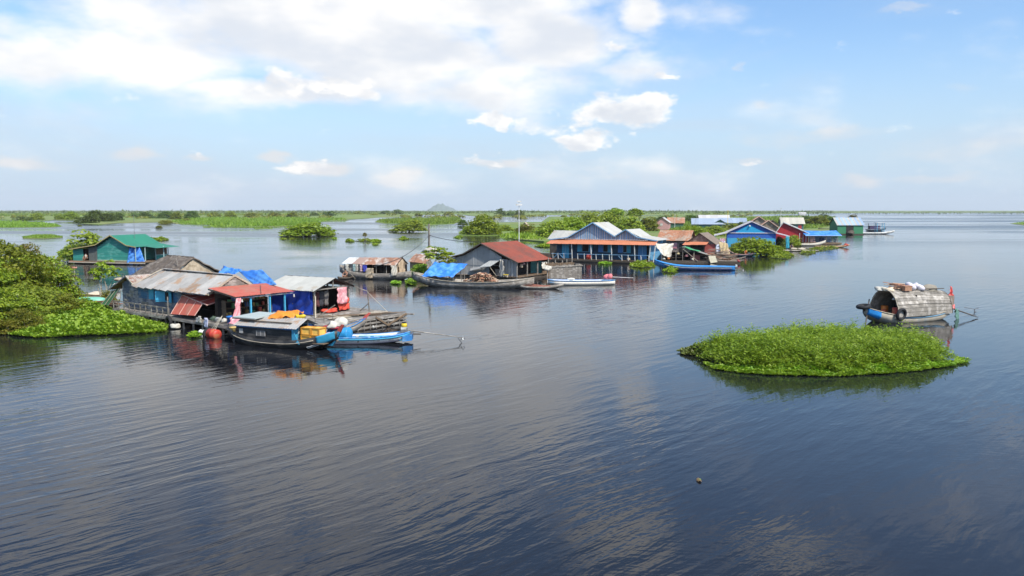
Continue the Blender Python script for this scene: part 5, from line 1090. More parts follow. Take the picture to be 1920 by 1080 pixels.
m = MB(); m.tube([(0, 0, 0), (0, 0, H+18*ks)], [.07, .05], 6); m.build('pole', WHITEP, ms); m = MB(); m.box((0, 0, H+10*ks), (.85, .4, .22)); m.box((0, 0, H+16*ks), (.6, .3, .18)); m.build('lamp_box', WHITEP, ms)
at(822, 86, 'sapling', 2.2, 1.55, 'loose young tree behind the utility pole and the blue tarp canopy', 'tree', 'trees behind the houseboats', L_GREEN)
at(838, 84, 'sapling', 1.3, 1.15, 'slim leaning sapling right of the loose young tree', 'tree', 'trees behind the houseboats', L_OLIVE)
at(868, 95, 'bush_a', 1.5, 1.2, 'low green bush at the left wall of the grey house', 'bush', 'trees behind the houseboats')
at(790, 88, 'bush_d', 1.1, 1.6, 'leafy plants growing over the junk behind the rusty roof', 'bush', 'trees behind the houseboats', L_HYAC)
J_ = Frame(W(785, 515), -20)
jk = J_.thing('junk_hut', 'little tumbledown lean-to of sacking and rusty sheet beside the houseboat', 'hut', (0, 1, 0))
roof('roof_sheet', (-1.2, -.2, 1.5), (1.0, -.2, 1.3), (-1.0, 1.4, 2.3), (1.0, 1.4, 2.2), 3, RUST, jk, 4, .02, .1); m = MB(); m.box((-.1, .1, .8), (2.0, .1, 1.3)); m.build('wall', mat('brown sacking', (0, 0, 0)), jk); m = MB(); m.box((0, .8, .2), (2.6, 2.2, .3)); m.build('raft', DARKWOOD, jk)
m = MB(); m.box((1.0, .5, .9), (.1, 1.2, 1.2)); m.build('side_wall', GREYWOOD, jk)
t = J_.thing('white_sheet', 'white plastic sheet heaped on the junk behind the rusty houseboat roof', 'sheet', (.3, 2.0, 1.9)); blob('sheet_heap', (.4, 2.0, 2.3), (1.8, 1.2, .9), WHITECLOTH, t, 97, 10, .35); rod('post', (.3, 2.0, 0), (.3, 2.0, 2.3), .06, GREYWOOD, t)
# ------------------------------------------------------------------ small canoe, white boat, plank enclosure
K_ = Frame(W(1012, 541), -3)
cn, sh, hb = boat(K_, 'canoe', 'small dark canoe with reddish load before the porch of the grey house', 4.4, .95, .22, GREYWOOD, (0, 0, 0), bow=.3, stern=.2, sharp=.45, draft=.1)
m = MB(); m.box((-.3, 0, .2), (2.6, .7, .12)); m.build('red_load', mat('reddish load', (.34, .12, .07), .8), cn)
t = K_.thing('plank', 'loose reddish plank lying between canoe and porch', 'plank', (-1.2, 1.0, .2)); bar('board', (-2.2, 1.0, .45), (.2, .9, .2), .3, .05, mat('reddish load', (0, 0, 0)), t)
N_ = Frame(W(1090, 534), 4)
wbt, sh, hb = boat(N_, 'motor_boat', 'white motor boat with blue inside and pink engine cover before the big blue house', 6.6, 1.2, .42, mat('cream white hull', (.72, .66, .56), .5, .1, 4), (0, 0, 0), bow=.02, stern=.1, sharp=.22, draft=.15, tr=.3, flare=1.05)
wbt.rotation_euler.z = N_.a
for s in (-1, 1): rail_along('gunwale', 6.6, sh, hb, s, .05, BLUEPAINT, wbt, .0)
m = MB(); m.box((-.3, 0, .28), (5.6, 1.0, .03)); m.build('floor', BLUEPAINT, wbt)
t = N_.thing('engine', 'long tail engine under a pink cloth cover at the end of the white boat', 'engine', (2.6, 0, .5)); blob('pink_cover', (2.6, 0, .55), (.75, .6, .75), mat('hot pink cover', (.62, .17, .18), .85, .3, 6), t, 102, 12, .35); m = MB(); m.tube([(2.9, 0, .75), (5.2, .2, .62)], [.03, .02], 5); m.build('tail_shaft', WHITEP, t); m = MB(); m.box((5.2, .2, .5), (.1, .04, .3)); m.build('propeller', METAL, t)
t = N_.thing('cushion', 'pale cushion on the far side of the white motor boat', 'cushion', (-.9, .9, .3)); blob('cushion_body', (-.9, .75, .42), (.8, .5, .3), WHITECLOTH, t, 99, 8, .15)
V_ = Frame(W(1062, 522), 14)
en = V_.thing('plank_enclosure', 'square floating fish pen of upright grey planks beside the white boat', 'pen', (0, 1.2, 0))
boards(en, (-1.9, 0), (1.7, 0), -.3, lambda s: 1.35+.12*s, .17, GREYWOOD, 'plank'); boards(en, (1.7, .05), (1.75, 2.6), -.3, 1.4, .2, GREYWOOD, 'plank'); boards(en, (-1.9, 2.6), (1.75, 2.6), -.3, 1.5, .22, BROWNWOOD, 'plank')
bar('rail', (-2.0, -.06, 1.22), (1.8, -.06, 1.36), .05, .12, GREYWOOD, en)
for x in (-1.2, -.4, .4, .9, 1.5): bar('stake', (x, 2.7, .3), (x, 2.7, 1.7+rnd.uniform(0, .4)), .1, .1, GREYWOOD, en)
t = V_.thing('net_heap', 'pale net hung over the corner stake of the fish pen', 'net', (-2.1, -.2, .4)); blob('net', (-2.15, -.25, .9), (.6, .5, .7), WHITECLOTH, t, 101, 9, .4); bar('stake', (-2.15, -.2, -.2), (-2.15, -.2, 1.2), .08, .08, GREYWOOD, t)
t = V_.thing('turquoise_panel', 'turquoise sheet screen between the red roof and the blue house', 'screen', (-3.2, 3.6, 0)); m = MB(); m.box((-2.9, 3.6, .9), (2.6, .05, 1.5)); m.build('panel', mat('turquoise sheet', (.12, .42, .42), .6), t); bar('stake', (-4.0, 3.6, -.2), (-4.0, 3.6, 1.8), .07, .07, GREYWOOD, t); bar('stake', (-1.7, 3.6, -.2), (-1.7, 3.6, 1.8), .07, .07, GREYWOOD, t)
# ------------------------------------------------------------------ big blue house
U_ = Frame((12.61, 111.12), -28)
bh = U_.thing('blue_house', 'big blue floating house with two grey gables, orange awning and white railed porch', 'house', (0, 3, 0))
NAVY = mat('dark blue boards', (.018, .055, .10), .7, .2, 4, stretch=(.5, .5, 2)); LBLUE = mat('light blue trim', (.22, .42, .62), .6, .1, 4)
GB = mat('gable board blue', (.22, .42, .66), .65, .1, 4, objvar=.2); GW = mat('gable board grey', (.46, .54, .60), .65, .1, 4, objvar=.2)
ORAWN = mat('orange awning', (.56, .20, .10), .65, .12, 2, objvar=.04)
def g1(x): return 5.42-.57*abs(x+1.4)
def g2(x): return 4.5-.60*abs(x-3.43)
for i, x in enumerate(np.arange(-5.2, 1.85, .17)):
    if g1(x) > 3.25: bar('gable_board', (x, -.02, 3.12), (x, -.02, g1(x)-.05), .12, .03, GB if i % 2 else GW, bh)
for i, x in enumerate(np.arange(1.9, 5.5, .17)):
    if g2(x) > 3.3: bar('gable_board', (x, -.02, 3.12), (x, -.02, g2(x)-.05), .12, .03, GB if i % 2 else GW, bh)
m = MB(); m.prism([(-5.2, .03, 3.1), (1.84, .03, 3.1), (1.84, .03, 3.55), (-1.4, .03, 5.38), (-5.2, .03, 3.2)], (0, .03, 0)); m.prism([(1.86, .03, 3.1), (6.4, .03, 3.1), (3.43, .03, 4.46), (1.86, .03, 3.55)], (0, .03, 0)); m.build('gable_back', NAVY, bh)
for x0, x1 in ((-7.0, -6.25), (-5.05, -3.85), (-1.45, -.45), (1.35, 2.3), (4.1, 5.1)): planks(bh, (x0, 0), (x1, 0), .4, 3.0, .22, NAVY)
for x0, x1 in ((-3.85, -1.45), (-.45, 1.35), (2.3, 4.1)): planks(bh, (x0, 0), (x1, 0), .4, 1.36, .22, NAVY); planks(bh, (x0, 0), (x1, 0), 2.55, 3.0, .22, NAVY)
m = MB(); m.box((-.3, .25, 1.7), (13.4, .04, 2.7)); m.build('dark_backing', DARK, bh); m = MB(); m.box((0, 5.9, 1.7), (14.4, .05, 2.8)); m.build('back_wall', NAVY, bh)  # first box: added dark backing, shades the room behind the windows by colour
for x in (-7.05, 6.65): m = MB(); m.box((x, 3, 1.7), (.05, 5.8, 2.7)); m.build('side_wall', mat('side blue', (.10, .28, .45), .7), bh)
for x0, x1, dm in ((-6.2, -5.1, SKYBLUE), (5.15, 6.35, mat('mid blue door', (.05, .19, .42), .6))):
    q = MB(); q.box(((x0+x1)/2, -.03, 1.45), (x1-x0, .05, 2.1)); d = q.build('door', dm, bh)
    q = MB(); q.box(((x0+x1)/2, -.065, 1.45), (.05, .02, 2.0)); q.box(((x0+x1)/2, -.065, 2.5), (x1-x0, .02, .06)); q.build('door_batten', LBLUE, d)
for x0, x1 in ((-3.1, -2.05), (.05, .8), (2.95, 3.55)):
    window(bh, x0, x1, 1.4, 2.45, -.04, LBLUE, DARK); shutter(bh, x0-.62, x0-.03, 1.38, 2.45, -.28, -.06, SKYBLUE if x0 < 0 else mat('royal shutter', (.04, .17, .45), .6)); shutter(bh, x1+.03, x1+.6, 1.38, 2.45, -.06, -.2, SKYBLUE)
ZG = mat('grey zinc', (.43, .42, .38), .75, .07, 1.6, col2=(.40, .37, .30), amt=.25, objvar=.05)
def slope(a, b, n): roof('roof_sheet', (a[0], -.35, a[1]), (a[0], 5.6, a[1]), (b[0], -.35, b[1]), (b[0], 5.6, b[1]), n, ZG, bh, 5, .02)
slope((1.84, 3.62), (-1.4, 5.48), 6); slope((-5.2, 3.36), (-1.4, 5.47), 6); slope((-8.1, 3.02), (-5.18, 3.38), 6); slope((1.86, 3.6), (3.43, 4.57), 6); slope((5.1, 3.55), (3.43, 4.58), 6); slope((7.9, 3.12), (5.08, 3.56), 6)
for a, b in (((-8.1, 3.0), (-5.2, 3.36)), ((-5.2, 3.36), (-1.4, 5.46)), ((-1.4, 5.46), (1.84, 3.6)), ((1.84, 3.6), (3.43, 4.56)), ((3.43, 4.56), (5.1, 3.53)), ((5.1, 3.53), (7.9, 3.1))): bar('verge_board', (a[0], -.4, a[1]), (b[0], -.4, b[1]), .05, .14, LBLUE, bh)
roof('awning_sheet', (-8.0, -1.6, 2.5), (7.95, -1.6, 2.56), (-7.6, -.05, 3.08), (7.7, -.05, 3.08), 14, ORAWN, bh, 4, .015, .01)
q = MB()
for i in range(52): x = -5.6+i*.235; q.prism([(x, -.42, 3.2), (x+.235, -.42, 3.2), (x+.118, -.42, 3.07)], (0, .01, 0))
q.build('lace_trim', WHITEP, bh)
for x in (-4.0, -1.1, 1.9, 5.2, 7.1, 7.75): bar('porch_post', (x, -1.4, .3), (x-(.12 if x < 7 else -.25), -1.4, 2.52), .1, .1, WHITEP, bh)
deck(bh, -7.3, 7.4, -1.6, 0, .38, BROWNWOOD, .2); bar('deck_beam', (-7.4, -1.62, .24), (7.5, -1.62, .24), .08, .16, DARKWOOD, bh); m = MB(); m.box((0, 2.4, .1), (14.4, 7.8, .3)); m.build('float', DARKWOOD, bh)
bar('railing', (-3.1, -1.5, 1.12), (7.2, -1.5, 1.18), .05, .05, LBLUE, bh); bar('railing', (-7.2, -1.5, 1.1), (-4.1, -1.5, 1.12), .05, .05, LBLUE, bh); bar('railing', (7.15, -1.5, 1.15), (7.3, 1.6, 1.15), .05, .05, LBLUE, bh)
for x in (-6.9, -6.1, -5.2, -3.1, -2.1, -.35, .6, 1.6, 3.4, 4.3, 6.1, 7.2): bar('railing_post', (x, -1.5, .35), (x-.06, -1.5, 1.2), .08, .08, WHITEP, bh)
for a, b in (((-6.8, .5), (-6.2, 1.05)), ((-5.3, .5), (-5.9, 1.05)), ((2.9, 1.0), (3.4, .5))): bar('railing_brace', (a[0], -1.52, a[1]), (b[0], -1.52, b[1]), .04, .05, LBLUE, bh)
t = U_.thing('red_jar', 'big red water jar behind the railing of the blue house porch', 'jar', (-1.7, -1.0, .4)); m = MB(); m.lathe((-1.7, -1.0, .4), [(.2, 0), (.34, .2), (.36, .45), (.28, .62), (.3, .68), (.24, .68), (.2, .3), (.01, .3)], 14); m.build('jar_wall', REDPLASTIC, t, True)
t = U_.thing('sack', 'tan sack leaning on the blue house porch near the right end', 'sack', (4.2, -1.1, .4)); blob('sack_body', (4.2, -1.1, .45), (.5, .4, .55), mat('tan sacking', (0, 0, 0)), t, 111, 8, .2)
cloth_thing(U_, 'sheet', 'white sheet slung under the right eave of the blue house', 'sheet', WHITECLOTH, (7.7, -.9, 2.75), (9.6, 1.6, 2.7), (8.8, -.6, 1.2), (9.2, 1.5, .75), (8.6, .3, 1), wr=.05, seed=112, sag=.1)
sd = Frame(U_.w((-9.0, 5.2, 0)), -28); s_ = sd.thing('pale_shed', 'small shed with pale roof at the left end of the blue house', 'shed', (0, 1.5, 0))
roof('roof_sheet', (-1.9, -.3, 2.9), (2.2, -.3, 3.0), (-1.4, 1.6, 4.2), (2.2, 1.6, 4.1), 4, ZINCPALE, s_, 5, .02); roof('roof_sheet', (-1.7, 3.4, 3.0), (2.2, 3.4, 3.0), (-1.4, 1.6, 4.18), (2.2, 1.6, 4.1), 4, ZINCPALE, s_, 5, .02)
m = MB(); m.box((.1, 1.6, 1.6), (3.4, 3.2, 2.6)); m.build('wall', DARKWOOD, s_); m = MB(); m.prism([(1.85, 0, 2.9), (1.85, 3.2, 2.9), (1.85, 1.6, 4.05)], (.05, 0, 0)); m.build('gable', GREYW, s_); m = MB(); m.box((0, 1.6, .1), (4.4, 4, .3)); m.build('raft', DARKWOOD, s_)

# ------------------------------------------------------------------ a plain gabled hut, for the back row and the right
def hut(F, name, label, cat, w, d, ze, zr, wall, rf, base=(0, 0, 0), axis='y', nsh=5, over=.4, openings=(), gable=None, group=None, zb=.3, trim=None, cx=0.0):
    t = F.thing(name, label, cat, (base[0], base[1]+d/2, 0), group); x0, x1, y0, y1 = base[0]-w/2, base[0]+w/2, base[1], base[1]+d
    xm = base[0]+cx
    m = MB()
    if axis == 'y': m.prism([(x0, y0, zb), (x1, y0, zb), (x1, y0, ze), (xm, y0, zr-.1), (x0, y0, ze)], (0, d, 0))
    else: m.prism([(x0, y0, zb), (x0, y1, zb), (x0, y1, ze), (x0, (y0+y1)/2, zr-.1), (x0, y0, ze)], (w, 0, 0))
    m.build('wall', wall, t)
    k = (zr-ze)
    if axis == 'y':
        for s, xe in ((-1, x0), (1, x1)):
            e = xe+s*over; z = ze-k*over/abs(xe-xm)+.03; roof('roof_sheet', (e, y0-over, z), (e, y1+over, z), (xm, y0-over, zr+.03-.01*(s > 0)), (xm, y1+over, zr+.03-.01*(s > 0)), nsh, rf, t, 5, .02)
            if trim: bar('verge_board', (e, y0-over-.03, z), (xm, y0-over-.03, zr), .06, .16, trim, t)
        if gable:
            m = MB(); m.prism([(x0, y0-.03, ze), (x1, y0-.03, ze), (xm, y0-.03, zr-.14)], (0, .02, 0)); m.build('gable', gable, t)
    else:
        ym = (y0+y1)/2
        for s, ye in ((-1, y0), (1, y1)):
            e = ye+s*over; z = ze-k*over/(d/2)+.03; roof('roof_sheet', (x0-over, e, z), (x1+over, e, z), (x0-over, ym, zr+.03-.01*(s > 0)), (x1+over, ym, zr+.03-.01*(s > 0)), nsh, rf, t, 5, .02)
    for nm, a, b, z0, z1, mm in openings:
        q = MB(); q.box(((a+b)/2+base[0], y0-.04, (z0+z1)/2), (b-a, .05, z1-z0)); o = q.build(nm, mm, t)  # dark ones are panels on a solid wall, indoor shade given by colour
        q = MB(); q.box(((a+b)/2+base[0], y0-.05, z1+.03), (b-a+.1, .06, .06)); q.build('lintel', trim or GREYWOOD, o)
    m = MB(); m.box(((x0+x1)/2, (y0+y1)/2, zb-.2), (w+.5, d+.5, .34)); m.build('raft', DARKWOOD, t)
    return t
BRK = mat('brown wood wall', (.24, .18, .14), .9, .35, 5, col2=(.34, .29, .24), amt=.4, stretch=(2, 2, .4)); THR = mat('grey thatch sheet', (.20, .155, .12), .95, .35, 4); RUSTO = mat('orange rust roof', (.38, .17, .09), .8, .25, 3, col2=(.36, .27, .20), amt=.4)
PINKW = mat('pink wall', (.55, .30, .28), .8, .15, 3); REDW = mat('red wall', (.42, .025, .03), .65, .15, 3)
O1 = Frame(W(1262, 480), -28); hut(O1, 'rusty_hut', 'wooden hut with rusty roof behind the white sheet of the blue house', 'hut', 4.6, 3.4, 2.7, 4.0, BRK, RUSTO, axis='x', nsh=5, openings=[('door', 1.0, 1.7, .4, 2.0, DARK), ('cloth_panel', -.2, .6, 1.2, 2.1, PINKCLOTH)])
O2 = Frame(W(1312, 484), -26); h2 = hut(O2, 'brown_hut', 'brown gabled hut with orange awning and red cloth wall beside the brushwood', 'hut', 4.4, 5.0, 2.25, 3.75, BRK, THR, openings=[('opening', -1.4, .6, .5, 1.9, DARK)], over=.35)
roof('awning_sheet', (-2.4, -1.3, 2.0), (1.2, -1.3, 2.1), (-2.1, 0, 2.45), (1.4, 0, 2.5), 3, ORAWN, h2, 4, .02); m = MB(); m.box((1.5, -.12, 1.3), (1.5, .06, 1.7)); m.build('red_panel', mat('salmon red panel', (.46, .10, .08), .8), h2)
cloth_thing(O2, 'curtain', 'blue and white curtain at the right corner of the brown hut', 'curtain', mat('white blue curtain', (.50, .53, .60), .9, .2, 3, col2=(.04, .05, .16), amt=.6), (2.35, -.1, 2.1), (3.1, .3, 2.1), (2.5, -.2, .6), (3.3, .2, .6), (2.7, 0, .6), wr=.05, seed=121)
cloth_thing(O2, 'cover', 'tan canvas cover thrown over poles right of the brown hut', 'cover', mat('tan canvas', (.52, .40, .22), .9), (2.7, .2, 2.5), (3.9, .6, 2.3), (3.3, -.4, .5), (4.5, .2, .5), (3.3, 0, .5), wr=.08, seed=122, sag=-.15)
O3 = Frame(W(1284, 493), -10); o3 = O3.thing('open_hut', 'low open hut with dark roof and green tarp patch behind the blue boat', 'hut', (0, 1, 0))
m = MB(); m.box((0, 1.2, .15), (7.0, 3.0, .3)); m.build('raft', DARKWOOD, o3); DR = mat('dark roof felt', (.045, .042, .05), .8, .2, 3); GR_ = mat('grey roof felt', (.24, .23, .20), .85, .25, 3)
roof('roof_sheet', (-3.4, -.2, 1.1), (-3.2, 2.8, 1.1), (-.4, -.2, 2.2), (.2, 2.8, 2.2), 3, DR, o3, 4, .02); roof('roof_sheet', (3.5, -.2, .98), (3.6, 2.8, 1.0), (-.4, -.2, 2.18), (.2, 2.8, 2.18), 3, GR_, o3, 4, .02)
m = MB(); m.grid(lambda u, v: (-.35+2.0*u+.5*v, -.32+1.0*v, 2.22-.31*(2.0*u)+.05*math.sin(9*u)-.02*v), 10, 4, .03); m.build('green_tarp', mat('green tarp', (.04, .30, .10), .5), o3, True)
for x, z in ((-3.1, 1.1), (-1.2, 1.8), (-.3, 2.1), (1.2, 1.6), (3.2, 1.0)): bar('hut_post', (x, -.1, .2), (x, -.1, z), .07, .07, PALEWOOD if x > 0 else GREYWOOD, o3)
bar('prop', (-.3, -.25, 1.95), (1.7, -.4, .3), .06, .06, PALEWOOD, o3); m = MB(); m.box((0, 2.5, .8), (6.0, .05, 1.1)); m.build('back_wall', DARK, o3); m = MB(); m.box((1.4, .6, .7), (1.3, .05, .8)); m.build('red_curtain', mat('dull red curtain', (.25, .09, .08), .9), o3)
q = MB(); q.box((-1.0, .7, 1.0), (1.6, .5, .05)); q.box((-1.0, .7, .7), (1.6, .5, .05)); q.box((-1.75, .7, .7), (.05, .5, .9)); q.box((-.25, .7, .7), (.05, .5, .9)); q.build('rack', BROWNWOOD, o3)
for i, (x, z, s, mm, lab) in enumerate([(-2.2, .35, .45, mat('orange cloth', (.5, .16, .04)), 'orange bundle in the open hut'), (-.9, 1.05, .5, mat('straw bundle', (.42, .34, .18)), 'straw coloured bundle on the rack of the open hut'), (.2, .75, .5, mat('dull pink bundle', (.42, .18, .18)), 'dull pink bundle hanging in the open hut'), (1.0, .3, .45, WHITECLOTH, 'white bundle under the prop of the open hut'), (-2.8, .3, .4, WHITEP, 'white chair cloth at the left post of the open hut')]):
    t = O3.thing('bundle', lab, 'bundle', (x, .3, z), 'bundles in the open hut'); blob('bundle_body', (x, .3, z+.1), (s, s*.8, s*.9), mm, t, 130+i, 8, .3)
t = O3.thing('white_board', 'tilted cream board standing at the right end of the open hut', 'board', (3.6, -.5, .2)); q = MB(); q.prism([(3.1, -.5, 1.0), (4.0, -.5, 1.05), (4.3, -.7, .22), (3.4, -.7, .05)], (0, .04, .01)); q.build('panel', mat('cream board', (.62, .56, .40), .7), t); bar('leg', (3.7, -.4, .2), (3.7, -.5, .9), .05, .05, GREYWOOD, t)
O4 = Frame(W(1352, 494), -15); bw = O4.thing('brushwood_pile', 'heap of brown brushwood and poles beside the open hut', 'brushwood', (0, .8, 0)); m = MB(); m.box((.2, .9, .12), (4.6, 2.4, .26)); m.build('raft', DARKWOOD, bw)
BW = [mat('brush red', (.34, .19, .12), .9), mat('brush grey', (.36, .29, .22), .9), mat('brush dark', (.14, .10, .07), .9)]
for i in range(130):
    x, y = rnd.uniform(-2.1, 2.0), rnd.uniform(.1, 1.8); z = .25+rnd.uniform(0, 1.75)*max(.1, 1-((x+.3)/2.5)**2); a = rnd.gauss(0, .5); l = rnd.uniform(.4, 1.1)
    rod('branch', (x-l*math.cos(a), y-l*.4*math.sin(a), z+rnd.uniform(-.25, .1)), (x+l*math.cos(a), y+l*.4*math.sin(a), z+rnd.uniform(-.15, .2)), rnd.uniform(.02, .045), rnd.choice(BW), bw)
for a, b in (((1.2, .2, .4), (3.2, -.1, .95)), ((.8, .1, .3), (2.9, -.3, .5)), ((-.5, 0, .35), (2.6, -.2, .35))): rod('branch', a, b, .06, BW[1], bw)
t = O4.thing('rag', 'red rag hanging at the tip of the brushwood heap', 'rag', (2.3, -.1, .1)); blob('rag_body', (2.3, -.15, .2), (.5, .4, .45), mat('dark red cloth', (0, 0, 0)), t, 136, 8, .4)
P_b = Frame(W(1302, 506), -9); pb, sh, hb = boat(P_b, 'blue_boat', 'long blue boat moored before the low open hut', 9.6, 1.25, .45, BLUEPAINT, (0, 0, 0), bow=.0, stern=.75, sharp=.3, draft=.15, tr=.1)
pb.rotation_euler.z = P_b.a
for s in (-1, 1): rail_along('gunwale', 9.6, sh, hb, s, .06, mat('bright blue rail', (.03, .27, .65), .45), pb); rail_along('grey_strake', 9.6, sh, hb, s, .045, mat('grey strake', (.30, .34, .36)), pb, -.16, .12, .95); rail_along('dark_strake', 9.6, sh, lambda t: hb(t)*.95, s, .05, mat('navy strake', (.02, .03, .12)), pb, -.30, .15, .95)
m = MB(); m.box((.3, 0, .3), (7.6, 1.0, .03)); m.build('floor', BLUEPAINT, pb)
engine(P_b, '', 4.9, 0, .3, WHITEP, (5.7, 0, .1), WHITEP, 'white covered engine at the end of the long blue boat', .8)
# ------------------------------------------------------------------ bright blue house, bush, red house
Q_f = Frame(W(1408, 468), -14); CY = mat('cyan gable boards', (.02, .35, .62), .6, .1, 4, objvar=.06); RB = mat('royal blue wall', (.025, .11, .42), .65, .12, 3)
qh = hut(Q_f, 'bright_blue_house', 'bright blue house with cyan gable half hidden behind a big bush', 'house', 8.6, 7.0, 3.15, 5.15, RB, mat('white roof', (.50, .48, .45), .6), over=.35, trim=mat('pale pink verge', (.60, .55, .58), .7))
planks(qh, (-3.0, -.06), (2.6, -.06), 3.1, 4.6, .19, CY, top=lambda z: (min(.5, (z-3.1)/3.3), 1-min(.5, (z-3.1)/2.8)))
for s in (-1, 1): roof('roof_sheet', (s*6.6, -.4, 2.55), (s*6.6, 6.5, 2.55), (s*4.3, -.4, 3.12), (s*4.3, 6.5, 3.12), 5, mat('white roof', (0, 0, 0)), qh, 4, .02); bar('verge_board', (s*6.65, -.43, 2.5), (s*4.2, -.43, 3.08), .05, .16, mat('pale pink verge', (0, 0, 0)), qh); bar('porch_post', (s*6.3, -.2, 0), (s*6.3, -.2, 2.5), .1, .1, LBLUE, qh)
bar('tie_board', (-4.3, -.1, 3.05), (4.3, -.1, 3.05), .06, .14, mat('pale pink verge', (0, 0, 0)), qh); m = MB(); m.box((0, .02, 1.2), (8.4, .06, 1.8)); m.build('lower_wall', SKYBLUE, qh)
m = MB(); m.lathe((-.35, -.3, 4.15), [(.02, 0), (.14, .05), (.16, .2), (.1, .3), (.02, .34)], 8); m.build('lamp', WHITEP, qh)
cloth_thing(Q_f, 'cloth', 'pink and white cloth hanging at the left corner of the bright blue house', 'cloth', mat('pink white cloth', (.6, .3, .36), .9, .3, 3, col2=(.7, .7, .72), amt=.6), (-5.6, -.5, 2.0), (-4.6, -.5, 2.0), (-5.6, -.6, 1.2), (-4.6, -.6, 1.2), (-5, -.5, 1.2), wr=.04, seed=141)
t = Q_f.thing('blue_tub', 'blue tub below the pink cloth at the bright blue house', 'tub', (-5.0, -.7, .2)); m = MB(); m.lathe((-5.0, -.7, .2), [(.5, 0), (.6, .7), (.62, .74), (.52, .74), (.4, .2), (.01, .2)], 14); m.build('tub_wall', BLUEPLASTIC, t)
cloth_thing(Q_f, 'cloth', 'turquoise cloth hanging from the right eave of the bright blue house', 'cloth', mat('turquoise cloth', (.05, .38, .48), .8), (5.9, -.9, 2.5), (6.5, -.8, 2.5), (6.0, -1.0, .3), (6.6, -1.0, .3), (6.2, -.9, .3), wr=.05, seed=142)
def at2(px, py, key, s, sz, lab, group=None, mt=None, name='bush'):
    q = W(px, py); return plant(name, key, (q.x, q.y, .02), s, lab, name, group, rnd.uniform(0, 6), sz, mt)
at2(1418, 479, 'bush_a', 4.1, 2.6, 'big olive bush growing from the water before the bright blue house', 'bushes at the right shore', L_GREEN)
at2(1384, 474, 'bush_a', 1.9, 1.7, 'bush at the left end of the big olive bush', 'bushes at the right shore', L_OLIVE)
at2(1450, 477, 'bush_b', 2.2, 1.4, 'lower bush on the right flank of the big olive bush', 'bushes at the right shore')
at2(1483, 462, 'bush_a', 2.0, 2.0, 'fresh green bush before the red wall', 'bushes at the right shore'); at2(1462, 466, 'bush_b', 1.4, 2.2, 'dark green plant under the right eave of the bright blue house', 'bushes at the right shore', L_DARK)
R2 = Frame(W(1388, 481), -4); pbt, sh, hb = boat(R2, 'prow_boat', 'small dark boat with high pink prow under the big bush', 4.4, 1.1, .35, mat('dark slate hull', (.05, .07, .09), .6), (0, 0, 0), bow=.2, stern=1.0, sharp=.4, draft=.12, rail=mat('pink rail', (.6, .36, .34)))
pbt.rotation_euler.z = R2.a
q = MB(); q.prism([(-2.25, -.05, .4), (-1.2, -.05, .4), (-1.9, -.05, 1.35), (-2.25, -.05, 1.4)], (0, .1, 0)); q.build('prow_board', mat('pink prow', (.66, .36, .34), .7), pbt)
person(R2, 'person in an orange shirt seated in the boat with the pink prow', (.8, 0, .15), seated(), {}, 0, [('shirt', mat('orange shirt', (.55, .16, .03), .8), ('pelvis', 'neck'), (.19, .12))], 0)
person(Q_f, 'dark clothed person crouching under the turquoise cloth', (6.9, -1.6, .2), seated(), {}, 0, [('shirt', mat('dark shirt', (0, 0, 0)), ('pelvis', 'neck'), (.19, .12))], 0)
R3 = Frame(W(1484, 457), -20); rh = hut(R3, 'red_house', 'red walled house with white verge left of the blue tarp platform', 'house', 6.6, 6.0, 2.3, 4.6, REDW, mat('white roof', (0, 0, 0)), over=.35, trim=WHITEP, cx=-1.8)
for x in (1.6, 2.3, 2.9, 3.4): bar('white_post', (x, -.35, .1), (x, -.35, 2.3), .12, .1, mat('pale pink verge', (0, 0, 0)), rh)
cloth_thing(R3, 'cloth', 'pale pink cloth at the white posts of the red house', 'cloth', PINKTRIM, (3.6, -.5, 1.9), (4.6, -.5, 1.7), (3.7, -.7, .4), (4.8, -.7, .4), (4, -.5, .4), wr=.06, seed=143)
# ------------------------------------------------------------------ blue tarp platform with rafts and boats in front
S_f = Frame(W(1542, 458), -3); tp = S_f.thing('tarp_shelter', 'open shelter under a flat bright blue tarp right of the red house', 'shelter', (0, 1.5, 0))
m = MB(); m.grid(lambda u, v: (-3.7+7.6*u, -.3+3.6*v, 1.85+1.0*v-.06*math.sin(14*u)*math.sin(3.1*v)-.1*math.sin(math.pi*u)), 24, 8, .03); m.build('tarp_roof', TARP, tp, True); bar('tarp_edge', (-3.7, -.34, 1.82), (3.9, -.34, 1.82), .05, .1, mat('pale blue edge', (.45, .6, .8)), tp)
for x in (-3.0, .7, 3.1): bar('post', (x, -.1, .2), (x, -.1, 1.85), .1, .1, GREYWOOD, tp); bar('post', (x, 3.1, .2), (x, 3.1, 2.8), .1, .1, GREYWOOD, tp)
m = MB(); m.box((0, 1.5, .2), (7.8, 3.6, .3)); m.build('raft', BROWNWOOD, tp); m = MB(); m.box((-.4, 3.2, 1.3), (6.6, .05, 1.9)); m.build('back_screen', mat('pale blue screen', (.35, .45, .58), .8), tp)
for i, (x, lab) in enumerate([(-1.6, 'dark chair at the left under the blue tarp shelter'), (-.2, 'dark chair in the middle under the blue tarp shelter'), (.35, 'dark chair next to the middle one under the blue tarp shelter')]):
    t = S_f.thing('chair', lab, 'chair', (x, .6, .35), 'chairs under the blue tarp'); mm = mat('navy plastic', (.02, .03, .10), .5); q = MB(); q.box((x, .6, .8), (.5, .5, .06)); q.build('seat', mm, t); q = MB(); q.box((x, .86, 1.1), (.5, .05, .55)); q.build('backrest', mm, t)
    for sx in (-.2, .2):
        for sy in (-.2, .2): q = MB(); q.box((x+sx, .6+sy, .56), (.05, .05, .42)); q.build('leg', mm, t)
